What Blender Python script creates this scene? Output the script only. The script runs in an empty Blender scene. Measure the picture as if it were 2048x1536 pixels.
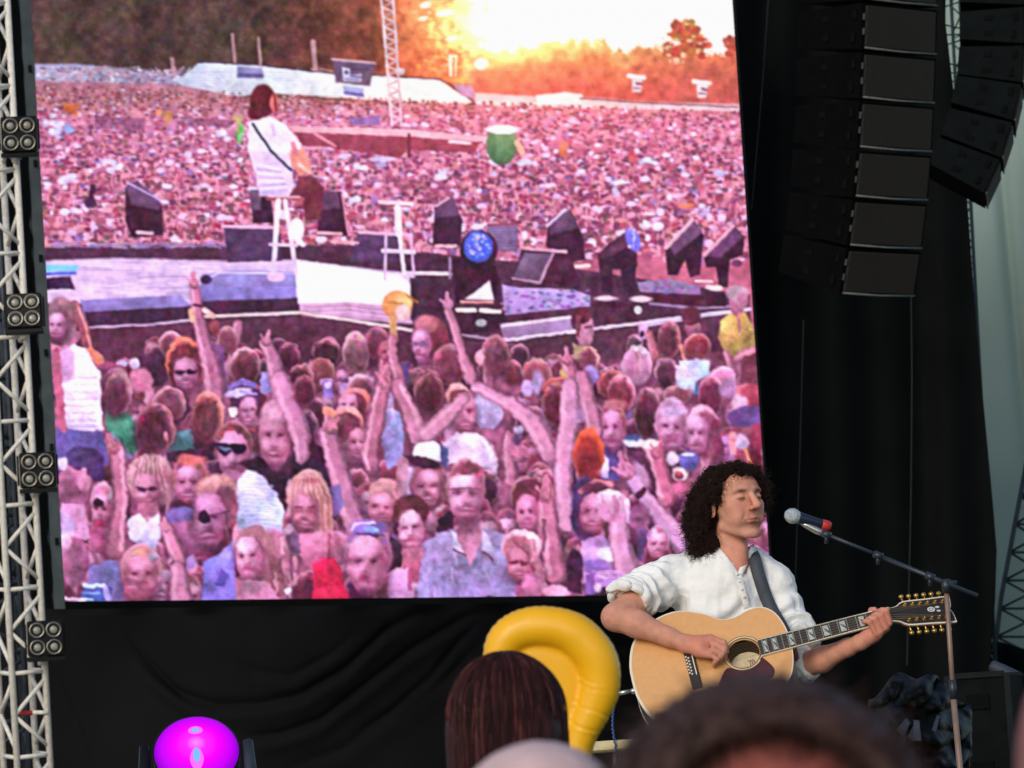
import bpy, bmesh, math, random
import numpy as np
from mathutils import Matrix, Vector

# ----------------------------------------------------------------- camera, sky, sun, exposure
sc = bpy.context.scene
F = 8000.0                                   # focal length in pixels of a 2048 px wide frame
CAM = np.array((0.0, 0.0, 1.60))
PITCH, ROLL = math.radians(6.0), math.radians(3.4)
FW = np.array((0, math.cos(PITCH), math.sin(PITCH)))
U0 = np.array((0, -math.sin(PITCH), math.cos(PITCH))); R0 = np.array((1.0, 0, 0))
RT = math.cos(ROLL) * R0 - math.sin(ROLL) * U0
UP = math.sin(ROLL) * R0 + math.cos(ROLL) * U0
cam_d = bpy.data.cameras.new('camera'); cam = bpy.data.objects.new('camera', cam_d); sc.collection.objects.link(cam)
cam.matrix_world = Matrix(((RT[0], UP[0], -FW[0], CAM[0]), (RT[1], UP[1], -FW[1], CAM[1]), (RT[2], UP[2], -FW[2], CAM[2]), (0, 0, 0, 1)))
cam_d.sensor_width = 36.0; cam_d.lens = 36.0 * F / 2048; cam_d.clip_start = .1; cam_d.clip_end = 6000
cam_d.dof.use_dof = True; cam_d.dof.focus_distance = 13.2; cam_d.dof.aperture_fstop = 14.5
sc.camera = cam
world = bpy.data.worlds.new('World'); sc.world = world; world.use_nodes = True
SUN_EL, SUN_AZ = math.radians(24), math.radians(205)          # low evening sun behind the audience, off to the left
wn = world.node_tree; sky = wn.nodes.new('ShaderNodeTexSky'); sky.sky_type = 'NISHITA'; sky.sun_disc = False
sky.sun_elevation = SUN_EL; sky.sun_rotation = SUN_AZ
wn.nodes['Background'].inputs['Strength'].default_value = .15
wn.links.new(sky.outputs[0], wn.nodes['Background'].inputs['Color'])
sun_d = bpy.data.lights.new('sun', 'SUN'); sun_d.energy = 1.3; sun_d.angle = math.radians(22); sun_d.color = (1, .90, .80)
sun = bpy.data.objects.new('sun', sun_d); sc.collection.objects.link(sun)
sd = Vector((math.sin(SUN_AZ) * math.cos(SUN_EL), math.cos(SUN_AZ) * math.cos(SUN_EL), math.sin(SUN_EL)))
sun.rotation_euler = sd.to_track_quat('Z', 'Y').to_euler(); sun.location = (-5, -20, 14)
EXPO = 0.0
sc.view_settings.view_transform = 'Standard'; sc.view_settings.look = 'None'; sc.view_settings.exposure = EXPO; sc.view_settings.gamma = 1
sc.cycles.max_bounces = 6; sc.cycles.diffuse_bounces = 3; sc.cycles.glossy_bounces = 3; sc.cycles.transmission_bounces = 3
LED = 2.0 ** -EXPO

def W(px, py, d):
    """world point seen at photo pixel (px, py) at distance d along the view axis"""
    return CAM + (FW + RT * (px - 1024) / F - UP * (py - 768) / F) * d
# ----------------------------------------------------------------- helpers: materials, meshes, implicit surfaces
C = sc.collection
rng = np.random.default_rng(11)

def srgb(r, g, b):
    return tuple(((c / 255) / 12.92 if c / 255 <= .04045 else ((c / 255 + .055) / 1.055) ** 2.4) for c in (r, g, b)) + (1.0,)

def mat(name, col, rough=.6, metal=0.0, spec=.5, var=.12, scale=8.0, bump=0.0, bscale=60.0, attr=None, stretch=None, coat=0.0, sheen=0.0, sss=0.0, detail=4.0):
    m = bpy.data.materials.new(name); m.use_nodes = True; nt = m.node_tree; b = nt.nodes['Principled BSDF']
    b.inputs['Roughness'].default_value = rough; b.inputs['Metallic'].default_value = metal; b.inputs['Specular IOR Level'].default_value = spec
    b.inputs['Coat Weight'].default_value = coat; b.inputs['Sheen Weight'].default_value = sheen
    if sss: b.inputs['Subsurface Weight'].default_value = sss; b.inputs['Subsurface Radius'].default_value = (.012, .005, .003)
    tc = nt.nodes.new('ShaderNodeTexCoord'); mp = nt.nodes.new('ShaderNodeMapping'); nt.links.new(tc.outputs['Object'], mp.inputs['Vector'])
    if stretch: mp.inputs['Scale'].default_value = stretch
    n = nt.nodes.new('ShaderNodeTexNoise'); n.inputs['Scale'].default_value = scale; n.inputs['Detail'].default_value = detail; nt.links.new(mp.outputs[0], n.inputs['Vector'])
    mx = nt.nodes.new('ShaderNodeMix'); mx.data_type = 'RGBA'; mx.blend_type = 'MULTIPLY'; mx.inputs['Factor'].default_value = 1.0
    cr = nt.nodes.new('ShaderNodeMapRange'); cr.inputs['From Min'].default_value = .3; cr.inputs['From Max'].default_value = .7; cr.inputs['To Min'].default_value = 1 - var; cr.inputs['To Max'].default_value = 1 + var
    nt.links.new(n.outputs['Fac'], cr.inputs['Value'])
    if attr:
        a = nt.nodes.new('ShaderNodeAttribute'); a.attribute_name = attr; nt.links.new(a.outputs['Color'], mx.inputs[6])
    else: mx.inputs[6].default_value = col
    nt.links.new(cr.outputs[0], mx.inputs[7]); nt.links.new(mx.outputs[2], b.inputs['Base Color'])
    if bump:
        n2 = nt.nodes.new('ShaderNodeTexNoise'); n2.inputs['Scale'].default_value = bscale; n2.inputs['Detail'].default_value = 5; nt.links.new(mp.outputs[0], n2.inputs['Vector'])
        bp = nt.nodes.new('ShaderNodeBump'); bp.inputs['Strength'].default_value = bump; bp.inputs['Distance'].default_value = .01; nt.links.new(n2.outputs['Fac'], bp.inputs['Height']); nt.links.new(bp.outputs[0], b.inputs['Normal'])
    return m

def tag(o, label=None, cat=None, group=None, kind=None):
    for k, v in (('label', label), ('category', cat), ('group', group), ('kind', kind)):
        if v: o[k] = v
    return o

def thing(name, loc, label, cat, group=None):
    o = bpy.data.objects.new(name, None); o.empty_display_size = .1; C.objects.link(o); o.location = Vector(loc)
    o['loc'] = list(map(float, loc)); tag(o, label, cat, group); return o

def origin(o):
    p = np.zeros(3)
    while o is not None: p = p + np.array(o.location); o = o.parent
    return p

def obj(name, V, Fc, m, parent=None, smooth=False, col=None, loc=None):
    """one mesh object from world-space vertices; its origin sits at its parent's origin"""
    V = np.asarray(V, float); o0 = origin(parent) if parent is not None else (np.array(loc, float) if loc is not None else np.array((V[:, 0].mean(), V[:, 1].mean(), V[:, 2].min())))
    me = bpy.data.meshes.new(name); L = V - o0
    if isinstance(Fc, np.ndarray) and Fc.ndim == 2:
        n, k = Fc.shape; me.vertices.add(len(L)); me.vertices.foreach_set('co', L.astype(np.float32).ravel()); me.loops.add(n * k); me.loops.foreach_set('vertex_index', Fc.astype(np.int32).ravel())
        me.polygons.add(n); me.polygons.foreach_set('loop_start', np.arange(0, n * k, k, dtype=np.int32)); me.update(calc_edges=True); me.validate()
    else: me.from_pydata([tuple(v) for v in L], [], [list(map(int, f)) for f in Fc]); me.update()
    if smooth: me.polygons.foreach_set('use_smooth', np.ones(len(me.polygons), bool))
    if col is not None:
        ca = me.color_attributes.new('Col', 'FLOAT_COLOR', 'POINT'); c4 = np.ones((len(V), 4), np.float32); c4[:, :3] = col; ca.data.foreach_set('color', c4.ravel())
    for q in (m if isinstance(m, (list, tuple)) else [m]): me.materials.append(q)
    o = bpy.data.objects.new(name, me); C.objects.link(o)
    if parent is not None: o.parent = parent
    else: o.location = Vector(o0)
    return o

class MB:
    """collects simple shapes into one mesh"""
    def __init__(s): s.V = []; s.F = []
    def add(s, V, Fc):
        n = len(s.V); s.V.extend([tuple(map(float, v)) for v in V]); s.F.extend([[i + n for i in f] for f in Fc]); return s
    def box(s, c, ax, h, bev=0.0):
        """box with centre c, axes ax (3 unit vectors), half sizes h"""
        c = np.asarray(c, float); ax = [np.asarray(a, float) for a in ax]
        if not bev:
            V = [c + ax[0] * h[0] * i + ax[1] * h[1] * j + ax[2] * h[2] * k for k in (-1, 1) for j in (-1, 1) for i in (-1, 1)]
            return s.add(V, [(0, 2, 3, 1), (4, 5, 7, 6), (0, 1, 5, 4), (2, 6, 7, 3), (0, 4, 6, 2), (1, 3, 7, 5)])
        V = []; idx = {}
        for k in (-1, 1):
            for j in (-1, 1):
                for i in (-1, 1):
                    for a in range(3):
                        sg = (i, j, k); p = c.copy()
                        for q in range(3): p = p + ax[q] * sg[q] * (h[q] if q == a else h[q] - bev)
                        idx[(i, j, k, a)] = len(V); V.append(p)
        Fc = []
        for a in range(3):
            b_, c_ = (a + 1) % 3, (a + 2) % 3
            for sg in (-1, 1):
                q = []
                for (x, y) in ((-1, -1), (1, -1), (1, 1), (-1, 1)):
                    t = [0, 0, 0]; t[a] = sg; t[b_] = x; t[c_] = y; q.append(idx[(*t, a)])
                Fc.append(q if sg > 0 else q[::-1])
                for s2 in (-1, 1):
                    e = []
                    for (x, which) in ((-1, a), (1, a), (1, b_), (-1, b_)):
                        t = [0, 0, 0]; t[a] = sg; t[b_] = s2; t[c_] = x; e.append(idx[(*t, which)])
                    Fc.append(e)
        for k in (-1, 1):
            for j in (-1, 1):
                for i in (-1, 1): Fc.append([idx[(i, j, k, a)] for a in range(3)])
        return s.add(V, Fc)
    def tube(s, pts, r, n=8, cap=True):
        P = [np.asarray(p, float) for p in pts]; r = r if hasattr(r, '__len__') else [r] * len(P); b0 = len(s.V); prev = None
        for i, p in enumerate(P):
            t = (P[min(i + 1, len(P) - 1)] - P[max(i - 1, 0)]); t = t / (np.linalg.norm(t) + 1e-12)
            if prev is None: a = np.cross(t, (0, 0, 1.0)) if abs(t[2]) < .9 else np.cross(t, (1.0, 0, 0))
            else: a = prev - t * (prev @ t)
            a = a / (np.linalg.norm(a) + 1e-12); prev = a; b = np.cross(t, a)
            for k in range(n):
                q = 2 * math.pi * k / n; s.V.append(tuple(p + (a * math.cos(q) + b * math.sin(q)) * r[i]))
        for i in range(len(P) - 1):
            for k in range(n): s.F.append([b0 + i * n + k, b0 + i * n + (k + 1) % n, b0 + (i + 1) * n + (k + 1) % n, b0 + (i + 1) * n + k])
        if cap: s.F.append([b0 + k for k in range(n)][::-1]); s.F.append([b0 + (len(P) - 1) * n + k for k in range(n)])
        return s
    def lathe(s, o, ax, prof, n=24):
        """revolve profile [(radius, distance along axis)] round axis ax through o"""
        ax = np.asarray(ax, float) / np.linalg.norm(ax); a = np.cross(ax, (0, 0, 1.0)) if abs(ax[2]) < .9 else np.cross(ax, (1.0, 0, 0)); a /= np.linalg.norm(a); b = np.cross(ax, a); b0 = len(s.V)
        for (r, d) in prof:
            for k in range(n): q = 2 * math.pi * k / n; s.V.append(tuple(np.asarray(o) + ax * d + (a * math.cos(q) + b * math.sin(q)) * max(r, 1e-5)))
        for i in range(len(prof) - 1):
            for k in range(n): s.F.append([b0 + i * n + k, b0 + i * n + (k + 1) % n, b0 + (i + 1) * n + (k + 1) % n, b0 + (i + 1) * n + k])
        return s
    def prism(s, loop, d):
        L = [np.asarray(p, float) for p in loop]; n = len(L); d = np.asarray(d, float)
        return s.add(L + [p + d for p in L], [list(range(n))[::-1], [n + i for i in range(n)]] + [[i, (i + 1) % n, n + (i + 1) % n, n + i] for i in range(n)])
    def build(s, name, m, parent=None, smooth=False, loc=None): return obj(name, s.V, s.F, m, parent, smooth, loc=loc)

def grid_mesh(fn, nu, nv):
    u, v = np.meshgrid(np.linspace(0, 1, nu), np.linspace(0, 1, nv)); P = fn(u.ravel(), v.ravel())
    i = np.arange((nu - 1) * (nv - 1)); r, c = i // (nu - 1), i % (nu - 1); a = r * nu + c
    return P, np.stack([a, a + 1, a + nu + 1, a + nu], 1)

def Wv(px, py, d):
    px, py, d = np.broadcast_arrays(np.asarray(px, float), np.asarray(py, float), np.asarray(d, float))
    return CAM[None] + (FW[None] + RT[None] * ((px - 1024) / F)[:, None] - UP[None] * ((py - 768) / F)[:, None]) * d[:, None]

def spline(pts, n, closed=False):
    P = np.asarray(pts, float); m = len(P); out = []
    seg = m if closed else m - 1
    for i in range(seg):
        g = lambda k: P[k % m] if closed else P[min(max(k, 0), m - 1)]
        a, b, c, d = g(i - 1), g(i), g(i + 1), g(i + 2)
        for t in np.linspace(0, 1, n, endpoint=False): out.append(.5 * (2 * b + (c - a) * t + (2 * a - 5 * b + 4 * c - d) * t * t + (3 * b - 3 * c + d - a) * t ** 3))
    if not closed: out.append(P[-1])
    return np.array(out)

class Vol:
    """implicit body: smooth unions of capsules and ellipsoids, meshed with surface nets"""
    def __init__(s, lo, hi, h):
        s.lo = np.array(lo, float); s.h = h; s.n = np.ceil((np.array(hi) - s.lo) / h).astype(int) + 1
        s.v = np.full(tuple(s.n), 1.0, np.float32)
    def sub(s, lo, hi):
        a = np.clip(np.floor((np.array(lo) - s.lo) / s.h).astype(int), 0, s.n); b = np.clip(np.ceil((np.array(hi) - s.lo) / s.h).astype(int) + 1, 0, s.n)
        if (b <= a).any(): return None
        ax = [(s.lo[i] + s.h * np.arange(a[i], b[i])).astype(np.float32) for i in range(3)]
        return (slice(a[0], b[0]), slice(a[1], b[1]), slice(a[2], b[2])), ax[0][:, None, None], ax[1][None, :, None], ax[2][None, None, :]
    def comb(s, sl, d, k, mode):
        v = s.v[sl]
        if mode < 0: v = -v
        h = np.clip(.5 + .5 * (v - d) / k, 0, 1); r = v * (1 - h) + d * h - k * h * (1 - h)
        s.v[sl] = -r if mode < 0 else r
    def cap(s, a, b, ra, rb=None, k=.01, mode=1, cut=None):
        a = np.array(a, float); b = np.array(b, float); rb = ra if rb is None else rb; m = max(ra, rb) + k * 1.5 + 3 * s.h
        q = s.sub(np.minimum(a, b) - m, np.maximum(a, b) + m)
        if q is None: return s
        sl, X, Y, Z = q; e = b - a; L2 = e @ e + 1e-12
        t = np.clip(((X - a[0]) * e[0] + (Y - a[1]) * e[1] + (Z - a[2]) * e[2]) / L2, 0, 1)
        d = np.sqrt((X - a[0] - t * e[0]) ** 2 + (Y - a[1] - t * e[1]) ** 2 + (Z - a[2] - t * e[2]) ** 2) - (ra + t * (rb - ra))
        if cut is not None:
            c0, nn = np.array(cut[0], float), np.array(cut[1], float); nn /= np.linalg.norm(nn)
            d = np.maximum(d, (X - c0[0]) * nn[0] + (Y - c0[1]) * nn[1] + (Z - c0[2]) * nn[2])
        s.comb(sl, d, k, mode); return s
    def ell(s, c, r, k=.01, mode=1, rot=None):
        c = np.array(c, float); r = np.array(r, float); m = r.max() + k * 1.5 + 3 * s.h; q = s.sub(c - m, c + m)
        if q is None: return s
        sl, X, Y, Z = q; X = X - c[0]; Y = Y - c[1]; Z = Z - c[2]
        if rot is not None: X, Y, Z = (rot[0, i] * 0 + (rot[0, i] * X + rot[1, i] * Y + rot[2, i] * Z) for i in range(3))
        k0 = np.sqrt((X / r[0]) ** 2 + (Y / r[1]) ** 2 + (Z / r[2]) ** 2); k1 = np.sqrt((X / r[0] ** 2) ** 2 + (Y / r[1] ** 2) ** 2 + (Z / r[2] ** 2) ** 2)
        d = np.where(k1 > 1e-6, k0 * (k0 - 1) / np.maximum(k1, 1e-6), -r.min()); s.comb(sl, d, k, mode); return s
    def torus(s, c, ax, R, r, k=.01):
        c = np.array(c, float); ax = np.array(ax, float); ax /= np.linalg.norm(ax); m = R + r + k + 3 * s.h; q = s.sub(c - m, c + m)
        sl, X, Y, Z = q; X = X - c[0]; Y = Y - c[1]; Z = Z - c[2]; t = X * ax[0] + Y * ax[1] + Z * ax[2]; rad = np.sqrt(np.maximum(X * X + Y * Y + Z * Z - t * t, 0))
        s.comb(sl, np.sqrt((rad - R) ** 2 + t * t) - r, k, 1); return s
    def mesh(s):
        v = s.v; neg = v < 0
        c = [neg[i:v.shape[0] - 1 + i, j:v.shape[1] - 1 + j, k:v.shape[2] - 1 + k] for i in (0, 1) for j in (0, 1) for k in (0, 1)]
        anyn = c[0].copy(); alln = c[0].copy()
        for q in c[1:]: anyn |= q; alln &= q
        act = np.argwhere(anyn & ~alln); ids = np.full(anyn.shape, -1, np.int64); ids[tuple(act.T)] = np.arange(len(act))
        off = [(i, j, k) for i in (0, 1) for j in (0, 1) for k in (0, 1)]
        val = np.stack([v[act[:, 0] + o[0], act[:, 1] + o[1], act[:, 2] + o[2]] for o in off], 1)
        P = np.zeros((len(act), 3)); N = np.zeros(len(act))
        for a in range(8):
            for b in range(a + 1, 8):
                da = np.array(off[b]) - np.array(off[a])
                if np.abs(da).sum() != 1: continue
                m = (val[:, a] < 0) != (val[:, b] < 0); t = val[:, a] / np.where(m, val[:, a] - val[:, b], 1)
                P += np.where(m[:, None], np.array(off[a]) + t[:, None] * da, 0); N += m
        P = (act + P / N[:, None]) * s.h + s.lo
        Q = []
        for a in range(3):
            n0 = np.take(neg, range(0, v.shape[a] - 1), a); n1 = np.take(neg, range(1, v.shape[a]), a); e = np.argwhere(n0 != n1); sg = n0[tuple(e.T)]
            b, c_ = (a + 1) % 3, (a + 2) % 3; ok = (e[:, b] > 0) & (e[:, c_] > 0) & (e[:, b] < ids.shape[b]) & (e[:, c_] < ids.shape[c_]); e = e[ok]; sg = sg[ok]
            def cell(db, dc): q = e.copy(); q[:, b] += db; q[:, c_] += dc; return ids[tuple(q.T)]
            f = np.stack([cell(-1, -1), cell(0, -1), cell(0, 0), cell(-1, 0)], 1); f[~sg] = f[~sg][:, ::-1]; Q.append(f)
        Q = np.concatenate(Q); return P, Q[(Q >= 0).all(1)]

def normals(V, Fc):
    n = np.zeros_like(V); a = np.cross(V[Fc[:, 2]] - V[Fc[:, 0]], V[Fc[:, 3]] - V[Fc[:, 1]])
    for i in range(4): np.add.at(n, Fc[:, i], a)
    return n / (np.linalg.norm(n, axis=1, keepdims=True) + 1e-12)

def noise3(P, scale, seed=0):
    """smooth value noise at points P, about -0.5 .. 0.5"""
    r = np.random.default_rng(seed); T = r.random((32, 32, 32)) - .5; Q = P * scale; i = np.floor(Q).astype(int); f = Q - i; f = f * f * (3 - 2 * f); out = 0
    for a in (0, 1):
        for b in (0, 1):
            for c in (0, 1):
                w = (f[:, 0] if a else 1 - f[:, 0]) * (f[:, 1] if b else 1 - f[:, 1]) * (f[:, 2] if c else 1 - f[:, 2])
                out = out + w * T[(i[:, 0] + a) % 32, (i[:, 1] + b) % 32, (i[:, 2] + c) % 32]
    return out

def rotz(a): c, s = math.cos(a), math.sin(a); return np.array(((c, -s, 0), (s, c, 0), (0, 0, 1.0)))
def rotx(a): c, s = math.cos(a), math.sin(a); return np.array(((1.0, 0, 0), (0, c, -s), (0, s, c)))
def roty(a): c, s = math.cos(a), math.sin(a); return np.array(((c, 0, s), (0, 1.0, 0), (-s, 0, c)))
def unit(v): v = np.asarray(v, float); return v / np.linalg.norm(v)
XYZ = (np.array((1.0, 0, 0)), np.array((0, 1.0, 0)), np.array((0, 0, 1.0)))
# ----------------------------------------------------------------- the live picture shown on the LED wall
# painted by code as LED colours, in the wall's own picture coordinates
PX0, PY0, PW, PH = 50, -6, 1510, 1222
prng = np.random.default_rng(7)

def vnoise(h, w, cell, rng):
    gh, gw = int(h / cell) + 3, int(w / cell) + 3
    g = rng.random((gh, gw)).astype(np.float32)
    ys = np.arange(h, dtype=np.float32) / cell; xs = np.arange(w, dtype=np.float32) / cell
    yi = ys.astype(int); xi = xs.astype(int)
    fy = (ys - yi)[:, None]; fx = (xs - xi)[None, :]
    fy = fy * fy * (3 - 2 * fy); fx = fx * fx * (3 - 2 * fx)
    a = g[yi][:, xi]; b = g[yi][:, xi + 1]; c = g[yi + 1][:, xi]; d = g[yi + 1][:, xi + 1]
    return (a * (1 - fx) + b * fx) * (1 - fy) + (c * (1 - fx) + d * fx) * fy

class Painter:
    def __init__(s):
        s.b = np.zeros((PH, PW, 3), np.float32); s.T(0, 0, 1); s.amp = .5; r = np.random.default_rng(3)
        s.tex = [sum((vnoise(PH + 400, PW + 400, c, r) - .5) * w for c, w in ((4, .35), (9, .55), (20, .85), (46, .9))).astype(np.float32) for _ in range(2)]; s.r = r
    def T(s, ox, oy, k=3.84): s.ox, s.oy, s.k = ox, oy, k
    def pt(s, p): return np.array([(p[0] / s.k + s.ox - PX0), (p[1] / s.k + s.oy - PY0)], np.float32)
    def box(s, x0, y0, x1, y1):
        x0 = max(0, int(math.floor(x0))); y0 = max(0, int(math.floor(y0))); x1 = min(PW, int(math.ceil(x1)) + 1); y1 = min(PH, int(math.ceil(y1)) + 1)
        if x1 <= x0 or y1 <= y0: return None
        X, Y = np.meshgrid(np.arange(x0, x1, dtype=np.float32), np.arange(y0, y1, dtype=np.float32))
        return (slice(y0, y1), slice(x0, x1)), X, Y
    def mix(s, sl, a, col, col2=None, g=None):
        a = a[..., None]; c = np.asarray(col, np.float32)
        if col2 is not None: c = c * (1 - g[..., None]) + np.asarray(col2, np.float32) * g[..., None]
        h, w = a.shape[:2]; oy, ox = s.r.integers(0, 400, 2); h0 = min(h, 1000)
        t = s.tex[0][oy:oy + h, ox:ox + w]; t2 = s.tex[1][oy:oy + h, ox:ox + w]
        if t.shape == (h, w) and s.amp:
            gx, gy = s.r.uniform(-.16, .16), s.r.uniform(-.3, .02)
            lin = np.linspace(-1, 1, w, dtype=np.float32)[None, :] * gx + np.linspace(-1, 1, h, dtype=np.float32)[:, None] * gy
            k = 1 + s.amp * t + lin * min(1, s.amp * 2); c = c * k[..., None] + np.stack([t2 * 22, -t2 * 10, t * 10], -1) * s.amp * 2
        s.b[sl] = s.b[sl] * (1 - a) + c * a
    def E(s, cx, cy, rx, ry, col, rot=0, soft=2.0, op=1.0, col2=None, ga=90):
        c = s.pt((cx, cy)); rx /= s.k; ry /= s.k; m = max(rx, ry) + soft * 2 + 1
        r = s.box(c[0] - m, c[1] - m, c[0] + m, c[1] + m)
        if r is None: return
        sl, X, Y = r; t = math.radians(rot); dx = X - c[0]; dy = Y - c[1]
        u = (dx * math.cos(t) + dy * math.sin(t)) / max(rx, .3); v = (-dx * math.sin(t) + dy * math.cos(t)) / max(ry, .3)
        d = (np.sqrt(u * u + v * v) - 1) * min(rx, ry)
        a = np.clip(.5 - d / (2 * soft), 0, 1); a = a * a * (3 - 2 * a) * op
        g = None
        if col2 is not None:
            q = math.radians(ga); g = np.clip(.5 + .5 * (dx * math.cos(q) / rx + dy * math.sin(q) / ry), 0, 1)
        s.mix(sl, a, col, col2, g)
    def P(s, pts, col, soft=2.0, op=1.0, col2=None, ga=90):
        p = np.array([s.pt(q) for q in pts]); lo = p.min(0) - soft * 2; hi = p.max(0) + soft * 2
        r = s.box(lo[0], lo[1], hi[0], hi[1])
        if r is None: return
        sl, X, Y = r; ins = np.zeros(X.shape, bool); d2 = np.full(X.shape, 1e9, np.float32); n = len(p)
        for i in range(n):
            x1, y1 = p[i]; x2, y2 = p[(i + 1) % n]; ex, ey = x2 - x1, y2 - y1
            if abs(ey) > 1e-6: ins ^= ((y1 > Y) != (y2 > Y)) & (X < x1 + ex * (Y - y1) / ey)
            t = np.clip(((X - x1) * ex + (Y - y1) * ey) / (ex * ex + ey * ey + 1e-9), 0, 1)
            d2 = np.minimum(d2, (X - x1 - t * ex) ** 2 + (Y - y1 - t * ey) ** 2)
        d = np.sqrt(d2) * np.where(ins, -1, 1)
        a = np.clip(.5 - d / (2 * soft), 0, 1) * op
        g = None
        if col2 is not None:
            q = math.radians(ga); pr = X * math.cos(q) + Y * math.sin(q); g = (pr - pr.min()) / (np.ptp(pr) + 1e-6)
        s.mix(sl, a, col, col2, g)
    def S(s, pts, ws, col, soft=1.6, op=1.0):
        p = [s.pt(q) for q in pts]
        if not hasattr(ws, '__len__'): ws = [ws] * len(p)
        w = [q / s.k / 2 for q in ws]; m = max(w) + soft * 2
        A = np.array(p); r = s.box(A[:, 0].min() - m, A[:, 1].min() - m, A[:, 0].max() + m, A[:, 1].max() + m)
        if r is None: return
        sl, X, Y = r; d = np.full(X.shape, 1e9, np.float32)
        for i in range(len(p) - 1):
            e = p[i + 1] - p[i]; t = np.clip(((X - p[i][0]) * e[0] + (Y - p[i][1]) * e[1]) / (e @ e + 1e-9), 0, 1)
            d = np.minimum(d, np.hypot(X - p[i][0] - t * e[0], Y - p[i][1] - t * e[1]) - (w[i] + t * (w[i + 1] - w[i])))
        a = np.clip(.5 - d / (2 * soft), 0, 1) * op
        s.mix(sl, a, col)
    # ---- people of the crowd
    def back(s, cx, cy, rx, ry, col=(80, 36, 46), rim=(222, 150, 165), rs=0, w=.2, neck=None):
        s.E(cx, cy + ry * .2, rx * 1.14, ry * 1.08, (48, 20, 34), soft=9, op=.34)
        lf = .82 + .22 * prng.random()
        s.E(cx + rs * rx * .05, cy - ry * .05, rx, ry, tuple(min(255, c * lf * 1.06) for c in rim), soft=2.4, col2=tuple(c * .8 for c in rim), ga=100)
        s.E(cx - rs * rx * w * .6, cy + ry * w * .5, rx * (1 - w * .5), ry * (1 - w * .42), tuple(c * 1.12 for c in col), soft=max(2, rx / s.k * .24), col2=tuple(c * .85 for c in col))
        for i in range(6):
            a = prng.uniform(-1, 1); s.E(cx + a * rx * .8, cy - ry * (1 - a * a * .5) * prng.uniform(.6, .95), rx * .16, ry * .1, tuple(c * prng.uniform(.9, 2.0) for c in col), rot=a * 50, soft=2.2, op=.6)
        for i in range(5):
            a = prng.uniform(-.6, .6); s.S([(cx + a * rx, cy - ry * .6), (cx + a * rx * 1.15, cy + ry * .5)], rx * .09, tuple(c * prng.uniform(.75, 1.35) for c in col), op=.45)
    def face(s, cx, cy, rx, ry, skin=(172, 106, 126), hair=None, turn=0, eyes=1, mouth='smile', glass=None, rot=0, rim=None):
        f = rx / s.k * .12                       # softness grows with the size of the face
        s.E(cx, cy + ry * .2, rx * 1.25, ry * 1.12, (48, 20, 34), rot, soft=9, op=.34)
        if hair is not None:
            s.E(cx - turn * rx * .15, cy - ry * .27, rx * 1.12, ry * .97, rim or tuple(min(255, c * 1.5 + 30) for c in hair), rot, 2.4)
            s.E(cx - turn * rx * .15, cy - ry * .19, rx * 1.13, ry * .98, hair, rot, 2.5 + f)
        lt = (min(255, skin[0] * 1.22 + 22), min(255, skin[1] * 1.3 + 24), min(255, skin[2] * 1.28 + 28)); dk = (skin[0] * .72, skin[1] * .58, skin[2] * .64); dd = (skin[0] * .46, skin[1] * .34, skin[2] * .42); mo = (skin[0] * .74, skin[1] * .42, skin[2] * .56)
        sd = -1 if turn > 0 else 1
        s.E(cx, cy + ry * .08, rx * .95, ry * .95, skin, rot, 2.4, col2=dk, ga=80)
        ex = .38 * rx; ox = turn * rx * .3; ey = cy - ry * .04
        s.E(cx + sd * rx * .62, cy + ry * .12, rx * .36, ry * .75, dk, rot, 3 + f * 2.5, .6)
        s.E(cx + ox * .6 - sd * rx * .12, cy - ry * .46, rx * .62, ry * .3, lt, rot, 3 + f * 2, .8)
        s.E(cx + ox, ey, rx * .72, ry * .11, dk, rot, 2 + f * 1.6, .34)
        for q in (-1, 1):
            s.E(cx + ox + q * ex * 1.15, cy + ry * .27, rx * .27, ry * .17, lt, rot, 2 + f * 2, .75 if q == -sd else .45)
            if eyes: s.E(cx + ox + q * ex, ey - ry * .02, rx * .24, ry * .1, dk, rot, 2 + f * .6, .6); s.E(cx + ox + q * ex, ey + ry * .01, rx * .15, ry * .06, dd, rot, 1.5 + f * .4, .95)
        s.S([(cx + ox * 1.3, ey + ry * .02), (cx + ox * 1.6, cy + ry * .25)], [rx * .12, rx * .2], lt, soft=2 + f, op=.65)
        s.E(cx + ox * 1.6 + sd * rx * .08, cy + ry * .33, rx * .2, ry * .055, dk, rot, 2 + f * .7, .8)
        my = cy + ry * .56
        if mouth == 'smile':
            s.E(cx + ox, my, rx * .42, ry * .11, mo, rot, 2 + f, .9); s.E(cx + ox, my - ry * .02, rx * .26, ry * .042, (226, 184, 204), rot, 1.6 + f * .5, .75)
            s.E(cx + ox, my + ry * .17, rx * .3, ry * .05, lt, rot, 2 + f, .45)
        elif mouth == 'open': s.E(cx + ox, my, rx * .24, ry * .12, mo, rot, 2 + f); s.E(cx + ox, my + ry * .15, rx * .22, ry * .05, lt, rot, 2 + f, .55)
        elif mouth: s.E(cx + ox, my, rx * .32, ry * .05, mo, rot, 1.6 + f, .95); s.E(cx + ox, my + ry * .14, rx * .24, ry * .05, lt, rot, 2 + f, .5)
        s.E(cx, cy + ry * .98, rx * .6, ry * .12, dd, rot, 3 + f, .5)
        if hair is not None:
            for i in range(7):
                a = prng.uniform(-1, 1); s.E(cx + a * rx * .9, cy - ry * (.92 - .35 * a * a), rx * prng.uniform(.14, .26), ry * prng.uniform(.08, .2), tuple(c * prng.uniform(.75, 1.6) for c in hair), rot=a * 55, soft=2.2, op=.75)
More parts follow.
